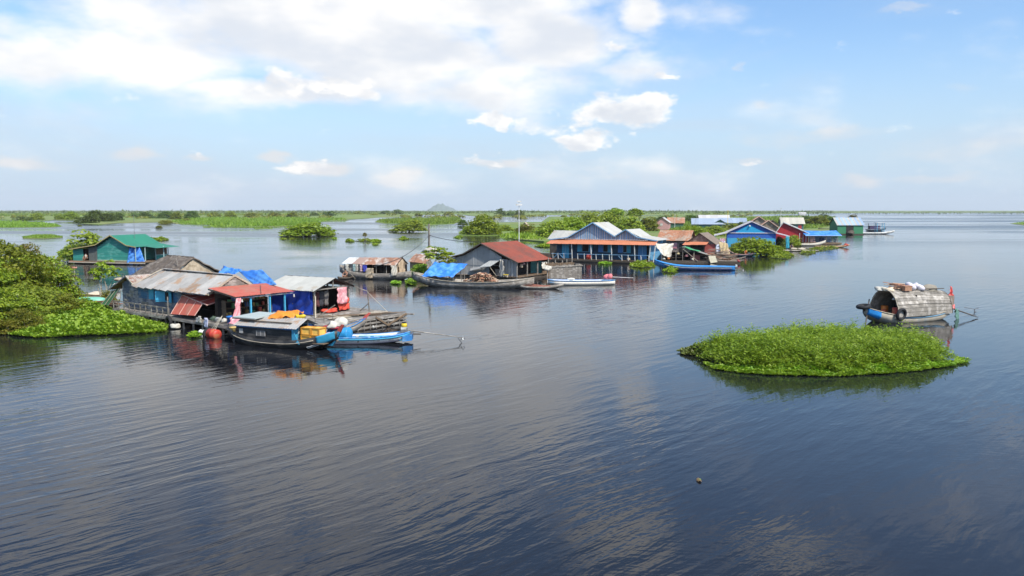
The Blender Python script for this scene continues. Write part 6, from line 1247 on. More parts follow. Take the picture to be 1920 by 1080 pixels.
t = S_f.thing('table', 'dark table at the right end under the blue tarp shelter', 'table', (2.2, .5, .35)); q = MB(); q.box((2.2, .5, 1.08), (1.4, .8, .06)); q.build('table_top', mat('navy plastic', (0, 0, 0)), t)
for sx in (-.6, .6):
    for sy in (-.3, .3): q = MB(); q.box((2.2+sx, .5+sy, .7), (.07, .07, .7)); q.build('leg', mat('navy plastic', (0, 0, 0)), t)
T1 = Frame(W(1516, 461), 3); b1, sh, hb = boat(T1, 'white_boat', 'pale wooden boat lying before the blue tarp shelter', 7.0, 1.1, .45, mat('pale boat wood', (.48, .44, .36), .8), (0, 0, 0), bow=.7, stern=.2, sharp=.35, draft=.1); b1.rotation_euler.z = T1.a
T2 = Frame(W(1560, 464), -3); b2, sh, hb = boat(T2, 'red_boat', 'low brown boat with a red bow at the outer end of the tarp shelter', 6.6, 1.0, .25, mat('tan boat wood', (.38, .25, .14), .8), (0, 0, 0), bow=.4, stern=.1, sharp=.35, draft=.08); b2.rotation_euler.z = T2.a
blob('red_bow_load', (2.6, 0, .25), (1.2, .7, .7), mat('red load', (.36, .05, .03), .7), b2, 151, 8, .4)
T3 = Frame(W(1500, 471), -4); r3 = T3.thing('bamboo_raft', 'bamboo raft with pale bundles off the bright blue house', 'raft', (0, 0, 0))
for i in range(7): rod('bamboo', (-2.6+rnd.uniform(-.3, .3), -.9+i*.3, .12), (2.4+rnd.uniform(-.3, .6), -.9+i*.3, .14), .08, rnd.choice([PALEWOOD, GREYWOOD]), r3)
for x in (-1.8, 0, 1.6): rod('cross_pole', (x, -1.1, .26), (x, 1.1, .28), .06, GREYWOOD, r3)
for i, (x, lab) in enumerate([(-1.0, 'pale heap at the left of the bamboo raft'), (.3, 'pale heap at the right of the bamboo raft')]): t = T3.thing('net_heap', lab, 'net', (x, .3, .3), 'nets on the bamboo raft'); blob('net', (x, .3, .3), (1.1, .8, .4), PALEWOOD, t, 152+i, 8, .3)
T4 = Frame(W(1466, 478), -2); r4 = T4.thing('log_float', 'yellowish bamboo float at the right foot of the big olive bush', 'float', (0, 0, 0))
for i in range(4): rod('bamboo', (-1.8, i*.25, .1), (1.8, i*.25+.1, .1), .08, mat('yellow bamboo', (.45, .33, .14)), r4)
# ------------------------------------------------------------------ the back row
WR = mat('cream roof', (.46, .43, .35), .6, .08, 2); GZ = mat('blue grey roof', (.30, .36, .44), .5, .1, 2)
def far_hut(px, py, rz, *a, **k): return hut(Frame(W(px, py), rz), *a, **k)
far_hut(1486, 438, -8, 'white_roof_house', 'house with a long cream roof behind the red house', 'house', 6.4, 5.0, 3.2, 4.9, mat('dim teal wall', (.06, .14, .15)), WR, axis='x', nsh=8, openings=[('opening', -1.5, .5, 1.0, 2.7, DARK), ('door', 1.6, 2.6, .4, 2.6, REDW)])
far_hut(1422, 444, -14, 'wooden_house', 'brown house with pale rafters showing above the bright blue roof', 'house', 5.6, 5, 3.6, 5.5, BRK, RUSTO, nsh=4, trim=PINKTRIM); far_hut(1440, 446, -14, 'wooden_house', 'smaller brown house with pale verge right of the bright blue ridge', 'house', 4.6, 4, 2.9, 4.6, BRK, RUSTO, nsh=4, trim=PINKTRIM)
far_hut(1448, 436, -14, 'wooden_house', 'low dark brown gable between bright blue house and cream roof', 'house', 4.6, 4, 2.4, 4.0, BRK, THR, nsh=4)
far_hut(1328, 434, -10, 'grey_long_house', 'long house with blue grey roof in the back row', 'house', 10.5, 6, 2.6, 4.4, mat('dim teal wall', (0, 0, 0)), GZ, axis='x', nsh=9); far_hut(1374, 432, -10, 'grey_long_house', 'second long blue grey roof right of the green gable', 'house', 9.0, 6, 2.8, 4.4, mat('dim teal wall', (0, 0, 0)), GZ, axis='x', nsh=8)
far_hut(1350, 434, -14, 'green_gable_house', 'house with a dim green gable between the two long grey roofs', 'house', 5.2, 6, 2.5, 4.1, mat('dim green wall', (.07, .17, .10)), GZ, nsh=5, trim=GZ)
far_hut(1339, 424, -8, 'white_roof_house', 'long white roof rising behind the blue grey roofs', 'house', 13, 7, 3.6, 5.0, mat('grey sheet wall', (0, 0, 0)), mat('white roof', (0, 0, 0)), axis='x', nsh=8)
far_hut(1242, 432, -16, 'pink_house', 'little pink gabled house with white roof in the back row', 'house', 4.4, 7, 3.0, 4.6, PINKW, mat('white roof', (0, 0, 0)), nsh=5, openings=[('window', -.8, 0, 1.6, 2.5, WHITEP)]); far_hut(1267, 431, -12, 'rusty_house', 'long low house with rusty roof right of the pink house', 'house', 5.6, 5, 2.7, 4.5, mat('dim green wall', (0, 0, 0)), RUSTO, axis='x', nsh=6)
far_hut(1208, 428, -14, 'dark_hut', 'small dark hut with a blue panel above the lower blue gable', 'hut', 3.6, 3, 2.7, 4.2, mat('dark slate hull', (0, 0, 0)), GZ, nsh=3)
far_hut(984, 430, -10, 'leaf_hut', 'tiny tan hut hidden in the bushes by the lamp mast', 'hut', 2.6, 3, 1.2, 2.6, STRAW, STRAW, nsh=3)
far_hut(1505, 404, -8, 'white_house', 'tiny white house far out on the grassland', 'house', 9, 8, 2.6, 4.2, WHITEP, mat('white roof', (0, 0, 0)), axis='x', nsh=6)
for px, y0, y1, lab, mm in ((1364, 434, 395, 'tall yellow pole in the back row behind the grey roofs', YELLOW), (1463, 440, 391, 'thin pale mast behind the cream roof', WHITEP), (1265, 432, 402, 'short pale pole over the rusty back house', WHITEP)):
    p = W(px, y0); t = thing('pole', lab, 'pole', p, 0, 'thin poles of the back row'); m = MB(); m.tube([(0, 0, 0), (0, 0, (y0-y1)*p.y/FPX)], [.09, .06], 6); m.build('shaft', mm, t); m = MB(); m.box((0, 0, (y0-y1)*p.y/FPX), (.5, .1, .08)); m.build('crossbar', mm, t)
p = W(1296, 436); t = thing('pole', 'leaning pale bamboo pole over the back row huts', 'pole', p, 0, 'thin poles of the back row'); m = MB(); m.tube([(0, 0, 0), (2.0, 0, 6.0), (3.2, 0, 6.3)], [.09, .06, .03], 6); m.build('shaft', PALEWOOD, t)
# ------------------------------------------------------------------ far green house and its boats
V2 = Frame(W(1594, 440), -3); g2h = hut(V2, 'green_hall', 'far green hall with striped pale blue roof standing alone in the water', 'house', 7.4, 7, 2.9, 5.0, mat('green hall wall', (.04, .22, .10), .7), ZINCPALE, axis='x', nsh=12, over=.3, openings=[('doorway', -1.2, .9, .4, 2.7, DARK)])  # doorway is a dark panel on the wall, shade painted as colour
for i, o in enumerate([c for c in g2h.children if c.name.startswith('roof_sheet')]):
    if i % 2: o.material_slots[0].link = 'OBJECT'; o.material_slots[0].material = mat('blue stripe sheet', (.32, .42, .55), .5)
t = V2.thing('dark_load', 'dark heap of baskets in the doorway of the far green hall', 'baskets', (-.2, -.8, .3)); blob('basket_heap', (-.2, -.9, .3), (2.2, 1.4, 1.4), DARKWOOD, t, 161, 9, .3)
for px, py, rz, L, mm, nm, lab in ((1640, 439, 1, 12, WHITEP, 'white_boat', 'long white boat right of the far green hall'), (1642, 433, 12, 8, mat('dark slate hull', (0, 0, 0)), 'dark_boat', 'dark boat with awning behind the long white boat'), (1552, 431, 0, 7, DARKWOOD, 'dark_boat', 'dark boat left of the far green hall')):
    Fb = Frame(W(px, py), rz); b3, sh, hb = boat(Fb, nm, lab, L, 1.3, .5, mm, (0, 0, 0), bow=.7, stern=.2, sharp=.35, draft=.1); b3.rotation_euler.z = Fb.a
    if 'awning' in lab:
        for x in (-3, 0, 2.5): bar('awning_post', (x, 0, .4), (x, 0, 2.6), .12, .12, DARKWOOD, b3)
        m = MB(); m.box((-.3, 0, 2.65), (6.4, 2.0, .08)); m.build('awning', mat('navy plastic', (0, 0, 0)), b3); m = MB(); m.box((-.5, .3, 1.2), (4.0, 1.2, 1.2)); m.build('cabin', mat('plum cabin', (.06, .04, .10)), b3)
    if nm == 'dark_boat' and 'left' in lab: blob('white_load', (1.5, 0, .4), (1.6, 1, .8), WHITECLOTH, b3, 162, 8, .3)
t = thing('market_stall', 'pale blue frame stall beside the dark awning boat', 'stall', W(1651, 434)); 
for x in (-1.2, 1.2):
    for y in (0, 1.6): bar('post', (x, y, 0), (x, y, 3.0), .12, .12, SKYBLUE, t)
m = MB(); m.box((0, .8, 3.0), (2.8, 2.0, .1)); m.build('roof', WHITEP, t); m = MB(); m.box((0, .8, 1.2), (2.2, 1.4, .1)); m.build('counter', WHITEP, t)
# ------------------------------------------------------------------ covered boat at the right
Z_ = Frame(W(1700, 600), 203)
cv, sh, hb = boat(Z_, 'covered_boat', 'wooden houseboat with arched palm slat canopy alone on the right water', 7.6, 2.1, .42, mat('bleached hull wood', (.40, .35, .27), .85, .3, 5, col2=(.30, .30, .27), amt=.3, stretch=(.4, .4, 2)), (0, 0, 0), bow=.62, stern=.55, sharp=.36, draft=.3, flare=1.0, rail=PALEWOOD)
cv.rotation_euler.z = Z_.a; cvpt = _share['side_pt']
SLAT = mat('palm slats', (.235, .21, .175), .9, .4, 6, col2=(.34, .31, .27), amt=.4, stretch=(.5, .5, .5), objvar=.28)
RX, RZ, Z0 = 1.08, 1.62, .42
def arch(a, s=1.0): return (-math.cos(a)*RX*s*(1.0 if math.sin(a) > .4 else 1.0+.04), Z0+math.sin(a)**.85*RZ*s)
x0c, x1c = -3.0, 2.05; ns = 22
for seg in range(2):
    xa, xb = (x0c, -.4) if seg == 0 else (-.5, x1c)
    for i in range(ns):
        a0, a1 = math.pi*i/ns, math.pi*(i+1.12)/ns
        if a1 > math.pi: a1 = math.pi
        (y0, z0), (y1, z1) = arch(a0, 1.0+.012*seg), arch(a1, 1.02+.012*seg)
        j = rnd.uniform(-.07, .07); tp_ = .86 if seg == 0 else 1.0
        q = MB(); fa = 1-.16*max(0, (-1.2-xa))/1.8
        P4 = [(xa+j, y0*fa, Z0+(z0-Z0)*fa), (xb+j, y0, z0), (xb+j, y1, z1), (xa+j, y1*fa, Z0+(z1-Z0)*fa)]
        nrm = Vector((0, (y0+y1)/2, (z0+z1)/2-Z0)).normalized()*.03
        q.prism(P4, nrm); q.build('canopy_slat', SLAT, cv)
for x, m_ in ((x1c+.03, PALEWOOD), (x0c, DARKWOOD)):
    q = MB(); f = 1.04 if x > 0 else .86; q.tube([(x, arch(math.pi*i/20, f)[0], arch(math.pi*i/20, f)[1]) for i in range(21)], .035, 6); q.build('canopy_hoop', m_, cv, True)
m = MB(); m.prism([(x0c+.05, arch(math.pi*i/16, .86)[0], arch(math.pi*i/16, .86)[1]) for i in range(17)], (.03, 0, 0)); m.build('stern_wall', BROWNWOOD, cv)
m = MB(); m.box((-.2, 0, .3), (5.6, 1.6, .04)); m.build('floor', DARKWOOD, cv); m = MB(); m.box((.2, 0, 1.1), (.04, 1.7, 1.3)); m.build('inner_screen', DARK, cv)
for s in (-1, 1):
    side_panel('bow_panel', .90, .985, .0, .85, s, mat('bright blue panel', (.02, .24, .62), .5), cv, cvpt); rail_along('blue_strake', 7.6, sh, hb, s, .04, mat('worn blue strake', (.16, .30, .42), .7), cv, -.12, .1, .7)
q = MB(); q.tube([(3.65, 0, .75), (3.95, 0, 1.12)], [.12, .09], 8); q.build('prow_post', DARKWOOD, cv)
fender(Z_, (3.85, 0, 1.08), .34, .12, (.15, 0, 1), 'black tyre laid over the prow of the covered boat'); fender(Z_, (1.9, 1.22, .62), .33, .09, (0, 1, -.15), 'black tyre hung on the side of the covered boat')
for a, b, lab in (((2.2, -1.1, 1.35), (4.6, .9, -.1), 'dark pole leaning across the bow of the covered boat'), ((-2.9, .5, .85), (-4.9, 1.1, .15), 'dark steering pole at the stern of the covered boat')):
    t = Z_.thing('pole', lab, 'pole', (a[0], a[1], .4), 'poles of the covered boat'); rod('shaft', a, b, .04, DARKWOOD, t); bar('blade', b, Vector(b)+(Vector(b)-Vector(a)).normalized()*.3, .1, .03, DARKWOOD, t)
for i, (x, y, d, h, mm, lab, k) in enumerate([(1.6, .55, .5, .62, REDPLASTIC, 'red drum inside the mouth of the covered boat', 'drum'), (1.4, -.55, .46, .62, mat('orange plastic', (.68, .20, .03), .5), 'orange canister inside the mouth of the covered boat', 'canister'), (1.75, -.28, .34, .42, mat('tomato bucket', (.60, .12, .05), .5), 'small tomato red bucket inside the covered boat', 'bucket')]):
    t = Z_.thing(k, lab, k, (x, y, .34)); m = MB(); m.lathe((x, y, .34), [(d*.45, 0), (d*.5, h*.1), (d*.5, h*.85), (d*.46, h*.95), (d*.46, h), (d*.3, h), (.01, h*.96)], 14); m.build('body', mm, t, True); m = MB(); m.torus((x, y, .34+h*.9), d*.5, .02, (0, 0, 1), 14, 5); m.build('rim', mm, t, True)
t = Z_.thing('white_pot', 'white pot on the foredeck inside the covered boat', 'pot', (1.95, -.65, .36)); m = MB(); m.lathe((1.95, -.65, .36), [(.12, 0), (.2, .1), (.2, .2), (.16, .2), (.01, .12)], 12); m.build('pot_wall', WHITEP, t, True)
for i, (y, z, lab) in enumerate([(.35, 1.45, 'left white lamp shade hanging in the covered boat'), (.72, 1.15, 'right white lamp shade hanging in the covered boat')]):
    t = Z_.thing('lamp_shade', lab, 'lamp', (1.6, y, z), 'lamps in the covered boat'); m = MB(); m.lathe((1.6, y, z), [(.15, 0), (.12, .06), (.04, .15), (.02, .2)], 12); m.build('shade', WHITEP, t, True); rod('wire', (1.6, y, z+.18), (1.6, y, z+.5), .01, RUBBER, t)
ZT = Z0+RZ
for i in range(26): 
    if i == 0: br = Z_.thing('stick_bundle', 'bundle of reddish sticks lying on the canopy of the covered boat', 'sticks', (1.0, 0, ZT))
    a = rnd.uniform(-.35, .35); x = rnd.gauss(1.0, .2); z = ZT+.06+rnd.uniform(0, .38); rod('stick', (x-.6, rnd.uniform(-.3, .3), z-.05), (x+.5, rnd.uniform(-.3, .3)+a, z+rnd.uniform(-.12, .15)), .022, FW[i % 3], br)
t = Z_.thing('wooden_box', 'small reddish box among the sticks on the covered boat', 'box', (.75, .5, ZT-.1)); m = MB(); m.box((.75, .5, ZT+.12), (.6, .35, .28)); m.build('box_body', mat('reddish box', (.42, .22, .13)), t); m = MB(); m.box((.75, .5, ZT+.28), (.66, .4, .04)); m.build('box_lid', mat('reddish box', (0, 0, 0)), t)
for i, (x, y, dx, dz, mm, lab) in enumerate([(1.75, 0, .85, .42, mat('cream sack', (.62, .52, .38), .9), 'cream sack at the front of the covered boat canopy'), (2.0, -.4, .5, .35, WHITECLOTH, 'white sack at the very front edge of the canopy'), (.15, .2, .95, .75, mat('lilac white cloth', (.68, .64, .68), .9), 'white bundle on the canopy beside the sticks'), (-.5, .2, .85, .85, mat('lilac white cloth', (0, 0, 0)), 'second white bundle on the canopy, taller'), (-1.9, 0, 1.15, .8, mat('grey brown bundle', (.26, .23, .18), .95), 'grey brown bundle at the rear of the canopy')]):
    z = ZT-(0 if x > -1.2 else .2)-.05; t = Z_.thing('bundle', lab, 'bundle', (x, y, z), 'bundles on the covered boat canopy'); blob('bundle_body', (x, y, z), (dx, .7, dz), mm, t, 171+i, 10, .35)
for y in (-.35, .4): bar('roof_pole', (-2.8, y, ZT-.02), (1.2, y, ZT+.06), .05, .05, DARKWOOD, cv)
t = Z_.thing('red_flag', 'red and pink cloth flag on a stick at the stern of the covered boat', 'flag', (-3.65, .1, .5)); rod('stick', (-3.6, .1, .5), (-3.85, .1, 2.15), .025, DARKWOOD, t); cloth('flag_cloth', (-3.82, .1, 2.1), (-3.9, .12, 2.0), (-3.55, .1, .95), (-4.05, .2, .95), mat('coral flag', (.70, .12, .10), .8, .2, 5, col2=(.75, .45, .45), amt=.4), t, wr=.05, seed=181); t.children[-1].location = -_off[t.name]
t = Z_.thing('stern_panel', 'small wooden stool frame at the stern of the covered boat', 'stool', (-3.4, .3, .6)); m = MB(); m.box((-3.4, .3, 1.05), (.5, .5, .9)); m.build('panel', mat('brown wood wall', (0, 0, 0)), t); blob('cloth', (-3.5, .5, .65), (.5, .4, .4), mat('coral flag', (0, 0, 0)), t, 183, 8, .3)
t = Z_.thing('net_cloth', 'teal net hanging into the water at the covered boat stern', 'net', (-3.5, .8, 0)); cloth('net', (-3.4, .85, .7), (-3.7, .8, .65), (-3.4, .95, -.1), (-3.75, .9, -.1), mat('teal net', (.12, .24, .20), .9), t, wr=.03, seed=184); t.children[-1].location = -_off[t.name]
p = W(1827, 585); t = thing('long_tail', 'bare propeller of a long tail shaft sticking up beyond the covered boat stern', 'propeller', p); m = MB(); m.tube([(0, 0, -.1), (0, 0, .22)], .03, 6); m.build('stub', METAL, t)
for a, b in (((0, 0, .2), (-.7, .1, .32)), ((0, 0, .2), (.3, 0, .3)), ((0, 0, .05), (.25, -.05, -.05))): bar('blade', a, b, .03, .04, METAL, t)

# ------------------------------------------------------------------ water hyacinth: floating mats
def poly_world(pp, z=0): return [tuple(W(x, y, z).xy) for x, y in pp]
def mat_base(name, P, z, m_, shrink=.0):
    if shrink:
        c0 = np.mean(P, axis=0); P = [tuple(c0+(np.array(p)-c0)*(1-shrink/max(1e-3, np.hypot(*(np.array(p)-c0))))) for p in P]
    q = MB(); n = len(P); c = np.mean(P, axis=0); q.add([(x, y, z) for x, y in P]+[(x, y, -.3) for x, y in P], [tuple(range(n))]+[(i, n+i, n+(i+1) % n, (i+1) % n) for i in range(n)])
    o = q.build(name, m_); bm = bmesh.new(); bm.from_mesh(o.data); bmesh.ops.recalc_face_normals(bm, faces=bm.faces); bm.to_mesh(o.data); bm.free(); return o
MUD = mat('plant litter', (.035, .045, .014), .95, .4, 5)
L_ISLE2 = L_ISLE
def hyacinth(name, label, pp, n_pl, seed, hgt=.4, leaf=.17, m_=L_HYAC, k=6, fade=.8, base=True):
    P = poly_world(pp); rs = np.random.RandomState(seed); q = pts_in_poly(P, n_pl, seed); d = edge_dist(P, q); f = np.clip(d/fade, .3, 1)
    lum = .75+.3*np.sin(q[:, 0]*1.7+seed)*np.sin(q[:, 1]*1.3)+.15*np.sin(q[:, 0]*4.1)*np.sin(q[:, 1]*3.7+1)
    n = n_pl*k; i = np.repeat(np.arange(n_pl), k); ang = rs.uniform(0, 6.283, n); tilt = rs.uniform(.15, 1.0, n); h = hgt*f[i]*lum[i]*rs.uniform(.55, 1.15, n)
    rad = .05+.16*tilt*(leaf/.17); dirv = np.column_stack([np.cos(ang), np.sin(ang), np.zeros(n)])
    tip = np.column_stack([q[i], np.zeros(n)])+dirv*rad[:, None]; tip[:, 2] = .04+h*(1.05-.45*tilt)
    U = unit(dirv*(.45+.7*tilt)[:, None]+np.array([0, 0, 1])*(.95-.75*tilt)[:, None]); N = unit(np.cross(np.cross(U, np.array([0, 0, 1.0])+1e-6), U)+rs.normal(size=(n, 3))*.3)
    N = unit(N-(N*U).sum(1)[:, None]*U); s = leaf*rs.uniform(.65, 1.2, n)
    me = leaf_mesh(name, tip, N, U, s*1.25, s, m_, .12); o = bpy.data.objects.new(name, me); COL.objects.link(o); tag(o, label, None, None, 'stuff')
    if base: tag(mat_base('plant_raft', P, .03, MUD, min(.22, fade*.3)), kind='stuff')
    return o
hyacinth('water_hyacinth', 'bright green water hyacinth mat at the left shore', [(8, 625), (35, 632), (75, 634), (130, 632), (180, 630), (225, 628), (270, 626), (308, 622), (312, 612), (285, 606), (255, 597), (232, 590), (205, 583), (200, 570), (165, 571), (120, 576), (60, 592), (15, 605)], 5200, 31, .55, .19)
hyacinth('water_hyacinth', 'small hyacinth tuft under the shop deck', [(356, 635), (370, 634), (378, 629), (370, 624), (357, 626)], 60, 32, .3, .16)
hyacinth('water_hyacinth', 'hyacinth clump at the right end of the blue house porch', [(1180, 500), (1200, 503), (1224, 502), (1230, 496), (1205, 492), (1184, 494)], 300, 33, .55, .2, L_GREEN)
hyacinth('water_hyacinth', 'hyacinth clump against the long blue boat', [(1244, 511), (1262, 513), (1270, 508), (1262, 498), (1248, 501)], 240, 34, .7, .2, L_GREEN)
hyacinth('water_hyacinth', 'hyacinth under the middle of the blue house porch', [(1122, 495), (1144, 496.5), (1146, 493.5), (1126, 493)], 120, 35, .4, .2)
hyacinth('water_hyacinth', 'hyacinth tuft at the end of the rusty houseboat', [(735, 533), (748, 534.5), (750, 530), (738, 529)], 70, 36, .5, .2); hyacinth('water_hyacinth', 'hyacinth tuft at the stern of the big wooden boat', [(762, 533), (775, 536), (778, 529), (766, 526)], 110, 37, .9, .22)
hyacinth('water_hyacinth', 'hyacinth fringe at the right foot of the big bush', [(1445, 484), (1475, 487), (1490, 480), (1478, 474), (1450, 477)], 300, 38, .6, .2, L_GREEN); hyacinth('water_hyacinth', 'hyacinth fringe before the red boat', [(1500, 477), (1525, 477), (1530, 472), (1570, 466), (1575, 462), (1535, 463), (1500, 472)], 260, 39, .35, .22, L_OLIVE)
for i, (x, y, w_, n_) in enumerate([(656, 453, 8, 60), (703, 453, 12, 90), (682, 452.5, 18, 40), (757, 449, 9, 90), (704, 459, 5, 20), (287, 451, 22, 160), (303, 450, 12, 160), (532, 449, 4, 20), (548, 449, 4, 20), (627, 448, 5, 30), (655, 451, 6, 30), (1210, 445, 20, 60), (1025, 463, 22, 200), (925, 432, 10, 40), (860, 446, 9, 50)]):
    hyacinth('water_hyacinth', 'small hyacinth raft drifting on the open water', [(x-w_, y), (x, y+1.6), (x+w_, y+.6), (x+w_*.7, y-1.6), (x-w_*.5, y-1.8)], n_, 50+i, .6, .34, L_GREEN)
veg(684, 452.5, 5, 18, 'tall', 'small brownish conical shrub on a drifting plant raft', group=G1, mt=L_RUSSET)
# ---- the leafy island at the right
def island():
    pp = [(1300, 664), (1318, 676), (1340, 690), (1385, 697), (1450, 701), (1560, 704), (1650, 699), (1720, 693), (1768, 687), (1790, 680), (1788, 671), (1762, 662), (1730, 653), (1690, 647), (1620, 642), (1550, 640), (1470, 643), (1410, 648), (1365, 652), (1330, 655)]
    P = poly_world(pp); rs = np.random.RandomState(77); n_s = 8600; q = pts_in_poly(P, n_s, 77); d = edge_dist(P, q)
    rag = .55*np.sin(q[:, 0]*3.1+1)*np.sin(q[:, 1]*2.7)+.4*np.sin(q[:, 0]*7.3+q[:, 1]*5.1)+rs.normal(size=n_s)*.2; ok = d > .28+.42*rag; q, d, n_s = q[ok], d[ok], int(ok.sum())
    f = np.clip(d/1.5, 0, 1)**.7
    bump = .5*np.sin(q[:, 0]*1.1+.5)*np.sin(q[:, 1]*.9)+.35*np.sin(q[:, 0]*2.6+q[:, 1]*1.9)+.25*np.sin(q[:, 0]*5.2-q[:, 1]*4.3)
    h = (.18+.86*f)*(1+.24*bump)*np.where(rs.uniform(size=n_s) < .06, 1.35, rs.uniform(.62, 1.15, n_s)); k = 15; i = np.repeat(np.arange(n_s), k); n = n_s*k
    lev = rs.uniform(0, 1, n)**.55; ang = rs.uniform(0, 6.283, n); up = .25+.9*lev*rs.uniform(.3, 1, n)
    dv = np.column_stack([np.cos(ang), np.sin(ang), np.zeros(n)]); U = unit(dv+np.array([0, 0, 1.0])*(up-.35)[:, None]); L = .155*rs.uniform(.55, 1.3, n)
    C = np.column_stack([q[i], np.maximum(.03, h[i]*(.25+.75*lev))])+U*(L*.6)[:, None]+dv*.02; C[:, :2] += rs.normal(size=(n, 2))*.05+(rs.normal(size=(n_s, 2))*.16)[i]
    N = unit(np.cross(np.cross(U, np.array([0, 0, 1.0])), U)+rs.normal(size=(n, 3))*.35); me = leaf_mesh('floating_island', C, N, U, L, L*.34, L_ISLE, .1)
    o = bpy.data.objects.new('floating_island', me); COL.objects.link(o); tag(o, 'wide floating island of leafy green water plants on the right', None, None, 'stuff'); tag(mat_base('plant_raft', P, .03, MUD, .45), kind='stuff')
island()
hyacinth('water_hyacinth', 'pale hyacinth tail trailing off the left tip of the floating island', [(1272, 660), (1285, 666), (1300, 667), (1325, 672), (1350, 668), (1340, 656), (1318, 650), (1305, 654), (1290, 656)], 330, 41, .45, .14, leafmat('leaf pale hyacinth', [(.06, .10, .012), (.13, .19, .03), (.22, .26, .06), (.10, .07, .03)], .3), fade=.6)
hyacinth('water_hyacinth', 'thin sprigs at the right tip of the floating island', [(1790, 684), (1812, 682), (1816, 676), (1795, 672)], 60, 42, .3, .1, base=False); hyacinth('water_hyacinth', 'light hyacinth leaves along the near edge of the floating island', [(1340, 690), (1385, 698), (1450, 702), (1560, 705), (1650, 700), (1790, 686), (1780, 680), (1650, 690), (1560, 695), (1450, 692), (1385, 690)], 900, 43, .34, .14, fade=.5, base=False); hyacinth('water_hyacinth', 'loose small leaves fringing the waterline of the floating island', [(1318, 680), (1340, 693), (1385, 700), (1450, 704.5), (1560, 707), (1650, 702.5), (1720, 696), (1770, 689), (1766, 686), (1720, 691), (1650, 697), (1560, 701), (1450, 698.5), (1385, 694), (1340, 687)], 800, 44, .22, .12, L_ISLE, fade=.4, base=False)
p = W(1310, 902); t = thing('drifting_leaf', 'small brown withered plant drifting alone in the dark near water', 'leaf', p); m = MB(); m.grid(lambda u, v: ((u-.5)*.09+.02*math.sin(v*9), (v-.5)*.22, .02+.03*math.sin(u*3.1)), 4, 6, .01); m.build('dead_leaf', mat('dead leaf', (.16, .10, .04)), t); m = MB(); m.grid(lambda u, v: (.03+(u-.5)*.06, .04+(v-.5)*.14, .04+.02*math.sin(v*6)), 4, 5, .01); m.build('green_leaf', mat('limp leaf', (.10, .14, .03)), t)

# ------------------------------------------------------------------ trees of the left shore
for i, (k, sd_, mt_) in enumerate((('shore_a', 201, L_OLIVE), ('shore_b', 202, L_GREEN), ('shore_c', 203, L_RUSSET), ('shore_d', 204, L_OLIVE))):
    cr, C = crown_mesh(sd_, 1, 1, .0, 1.45, 190, 62, .046, mt_, .23, .45, .4, lumps=12, dome=True); _plants[k] = (cr, trunk_mesh(sd_, C, .03, 22, TWIG, .35))
SG = 'trees of the left shore'
for px, py, key, s, sz, lab, nm in [(18, 588, 'shore_a', 3.3, 3.35, 'tall olive tree at the left edge of the photo', 'tree'), (-45, 600, 'shore_b', 3.6, 3.1, 'wide green tree cut by the left edge of the photo', 'tree'), (72, 575, 'shore_b', 2.9, 2.75, 'bright green tree in the middle of the left shore thicket', 'tree'), (108, 565, 'shore_c', 1.75, 2.35, 'reddish leaved tree at the right end of the left shore thicket', 'tree'),
    (56, 600, 'shore_d', 2.5, 1.9, 'dusty olive bush with pale twigs in front of the left thicket', 'bush'), (6, 618, 'shore_b', 2.2, 1.8, 'dark green bush at the waterline of the left shore', 'bush'), (100, 590, 'shore_d', 1.9, 1.25, 'low dry bush right of the dusty olive bush', 'bush'), (36, 622, 'shore_c', 1.5, .95, 'small reddish bush right at the left waterline', 'bush'), (-15, 560, 'shore_a', 3.2, 3.4, 'tall olive tree behind the left edge tree', 'tree'), (62, 552, 'shore_c', 2.2, 3.0, 'yellowish topped tree behind the bright green tree', 'tree'), (128, 572, 'shore_d', 1.2, 1.3, 'small twiggy bush by the white litter at the shore', 'bush')]:
    q = W(px, py); plant(nm, key, (q.x, q.y, .0), s, lab, nm, SG, rnd.uniform(0, 6), sz*1.12)
at2(198, 566, 'sapling', 1.3, 1.55, 'thin sapling with pale twigs at the left end of the plank house', 'trees by the plank house', L_GREEN, 'tree'); at2(203, 568, 'bush_c', .7, .7, 'dry brown bush at the foot of the thin sapling', 'trees by the plank house', L_RUSSET)
lm = tag(mat_base('mud_bank', poly_world([(120, 572), (140, 555), (170, 553), (215, 556), (225, 572), (200, 580), (150, 582)]), .12, mat('litter mud', (.13, .09, .055), .95, .4, 4)), kind='structure')
m_boat = Frame(W(172, 574), 4); tb, sh, hb = boat(m_boat, 'dinghy', 'small mint green upturned dinghy behind the hyacinth mat', 2.0, .8, .35, mat('mint boat', (.18, .48, .36), .5, .12, 4), (0, 0, 0), bow=.05, stern=.05, sharp=.4, draft=.05, full=.6); tb.location.z = .65; tb.rotation_euler = (math.pi, 0, m_boat.a)
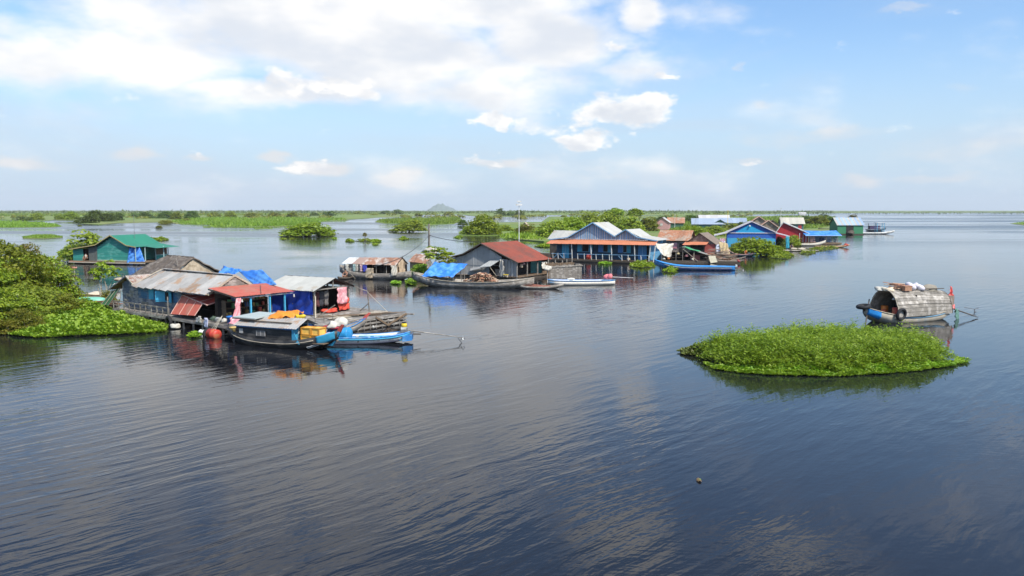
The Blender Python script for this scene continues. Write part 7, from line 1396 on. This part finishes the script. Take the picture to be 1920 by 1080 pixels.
for i, (px, py, dx, dz, mm, lab) in enumerate([(130, 548, .9, .7, WHITEP, 'white foam block standing in the litter of the left shore'), (178, 556, 1.3, .35, mat('pale straw litter', (.55, .46, .34)), 'pale straw litter heap behind the mint dinghy'), (219, 545, .7, .9, WHITECLOTH, 'white bags stacked beside the plank house gable'), (140, 530, .5, .35, mat('salmon rag', (.55, .22, .18)), 'salmon rag on a post at the left shore'), (226, 530, 1.0, .5, STRAW, 'straw heap behind the plank house gable')]):
    q = W(px, py); t = thing('shore_litter', lab, 'litter', (q.x, q.y, .1), 0, 'litter on the left shore'); blob('heap', (0, 0, .05 if i != 3 else 1.3), (dx, dx*.7, dz), mm, t, 190+i, 9, .3)
    if i == 3: rod('post', (0, 0, 0), (.05, 0, 1.4), .05, GREYWOOD, t)
    if i in (2, 4): rod('stake', (.3, 0, -.4), (.3, 0, .6), .04, GREYWOOD, t); 
ss = thing('plank_stack', 'stack of reddish planks on the mud behind the mint dinghy', 'planks', W(195, 576))
for i in range(9): bar('plank', (-1+rnd.uniform(-.4, .3), rnd.uniform(-.5, .5), .15+.04*i), (1.2+rnd.uniform(-.4, .4), rnd.uniform(-.5, .5), .17+.04*i), .16, .03, rnd.choice([BROWNWOOD, GREYWOOD, mat('rusty board', (0, 0, 0))]), ss)

for i, (px, py, h, lab) in enumerate([(84, 566, 1.9, 'pale bare branches sticking out of the left thicket, tallest'), (62, 585, 1.5, 'pale bare branches low in front of the left thicket'), (112, 580, 1.3, 'thin bare branches at the right of the left thicket'), (30, 604, 1.4, 'bare twigs close to the left edge waterline')]):
    q = W(px, py); t = thing('dead_shrub', lab, 'shrub', (q.x, q.y-.8, 0), 0, 'dead shrubs of the left shore'); m = MB(); r = random.Random(300+i)
    for k in range(9):
        a = r.uniform(0, 6.28); l = r.uniform(.5, 1); b = Vector((r.uniform(-.2, .2), r.uniform(-.2, .2), -.2)); c = Vector((math.cos(a)*.5*l*h, math.sin(a)*.4*l*h, h*r.uniform(.7, 1.05))); k1 = b.lerp(c, .5)+Vector((r.uniform(-.15, .15), r.uniform(-.15, .15), .1)); m.tube([b, k1, c], [.035, .022, .008], 5)
        for _ in range(3): e = k1.lerp(c, r.uniform(0, .8)); m.tube([e, e+Vector((r.uniform(-.4, .4), r.uniform(-.4, .4), r.uniform(.1, .5)))], [.014, .005], 4)
    m.build('branches', TWIG, t)
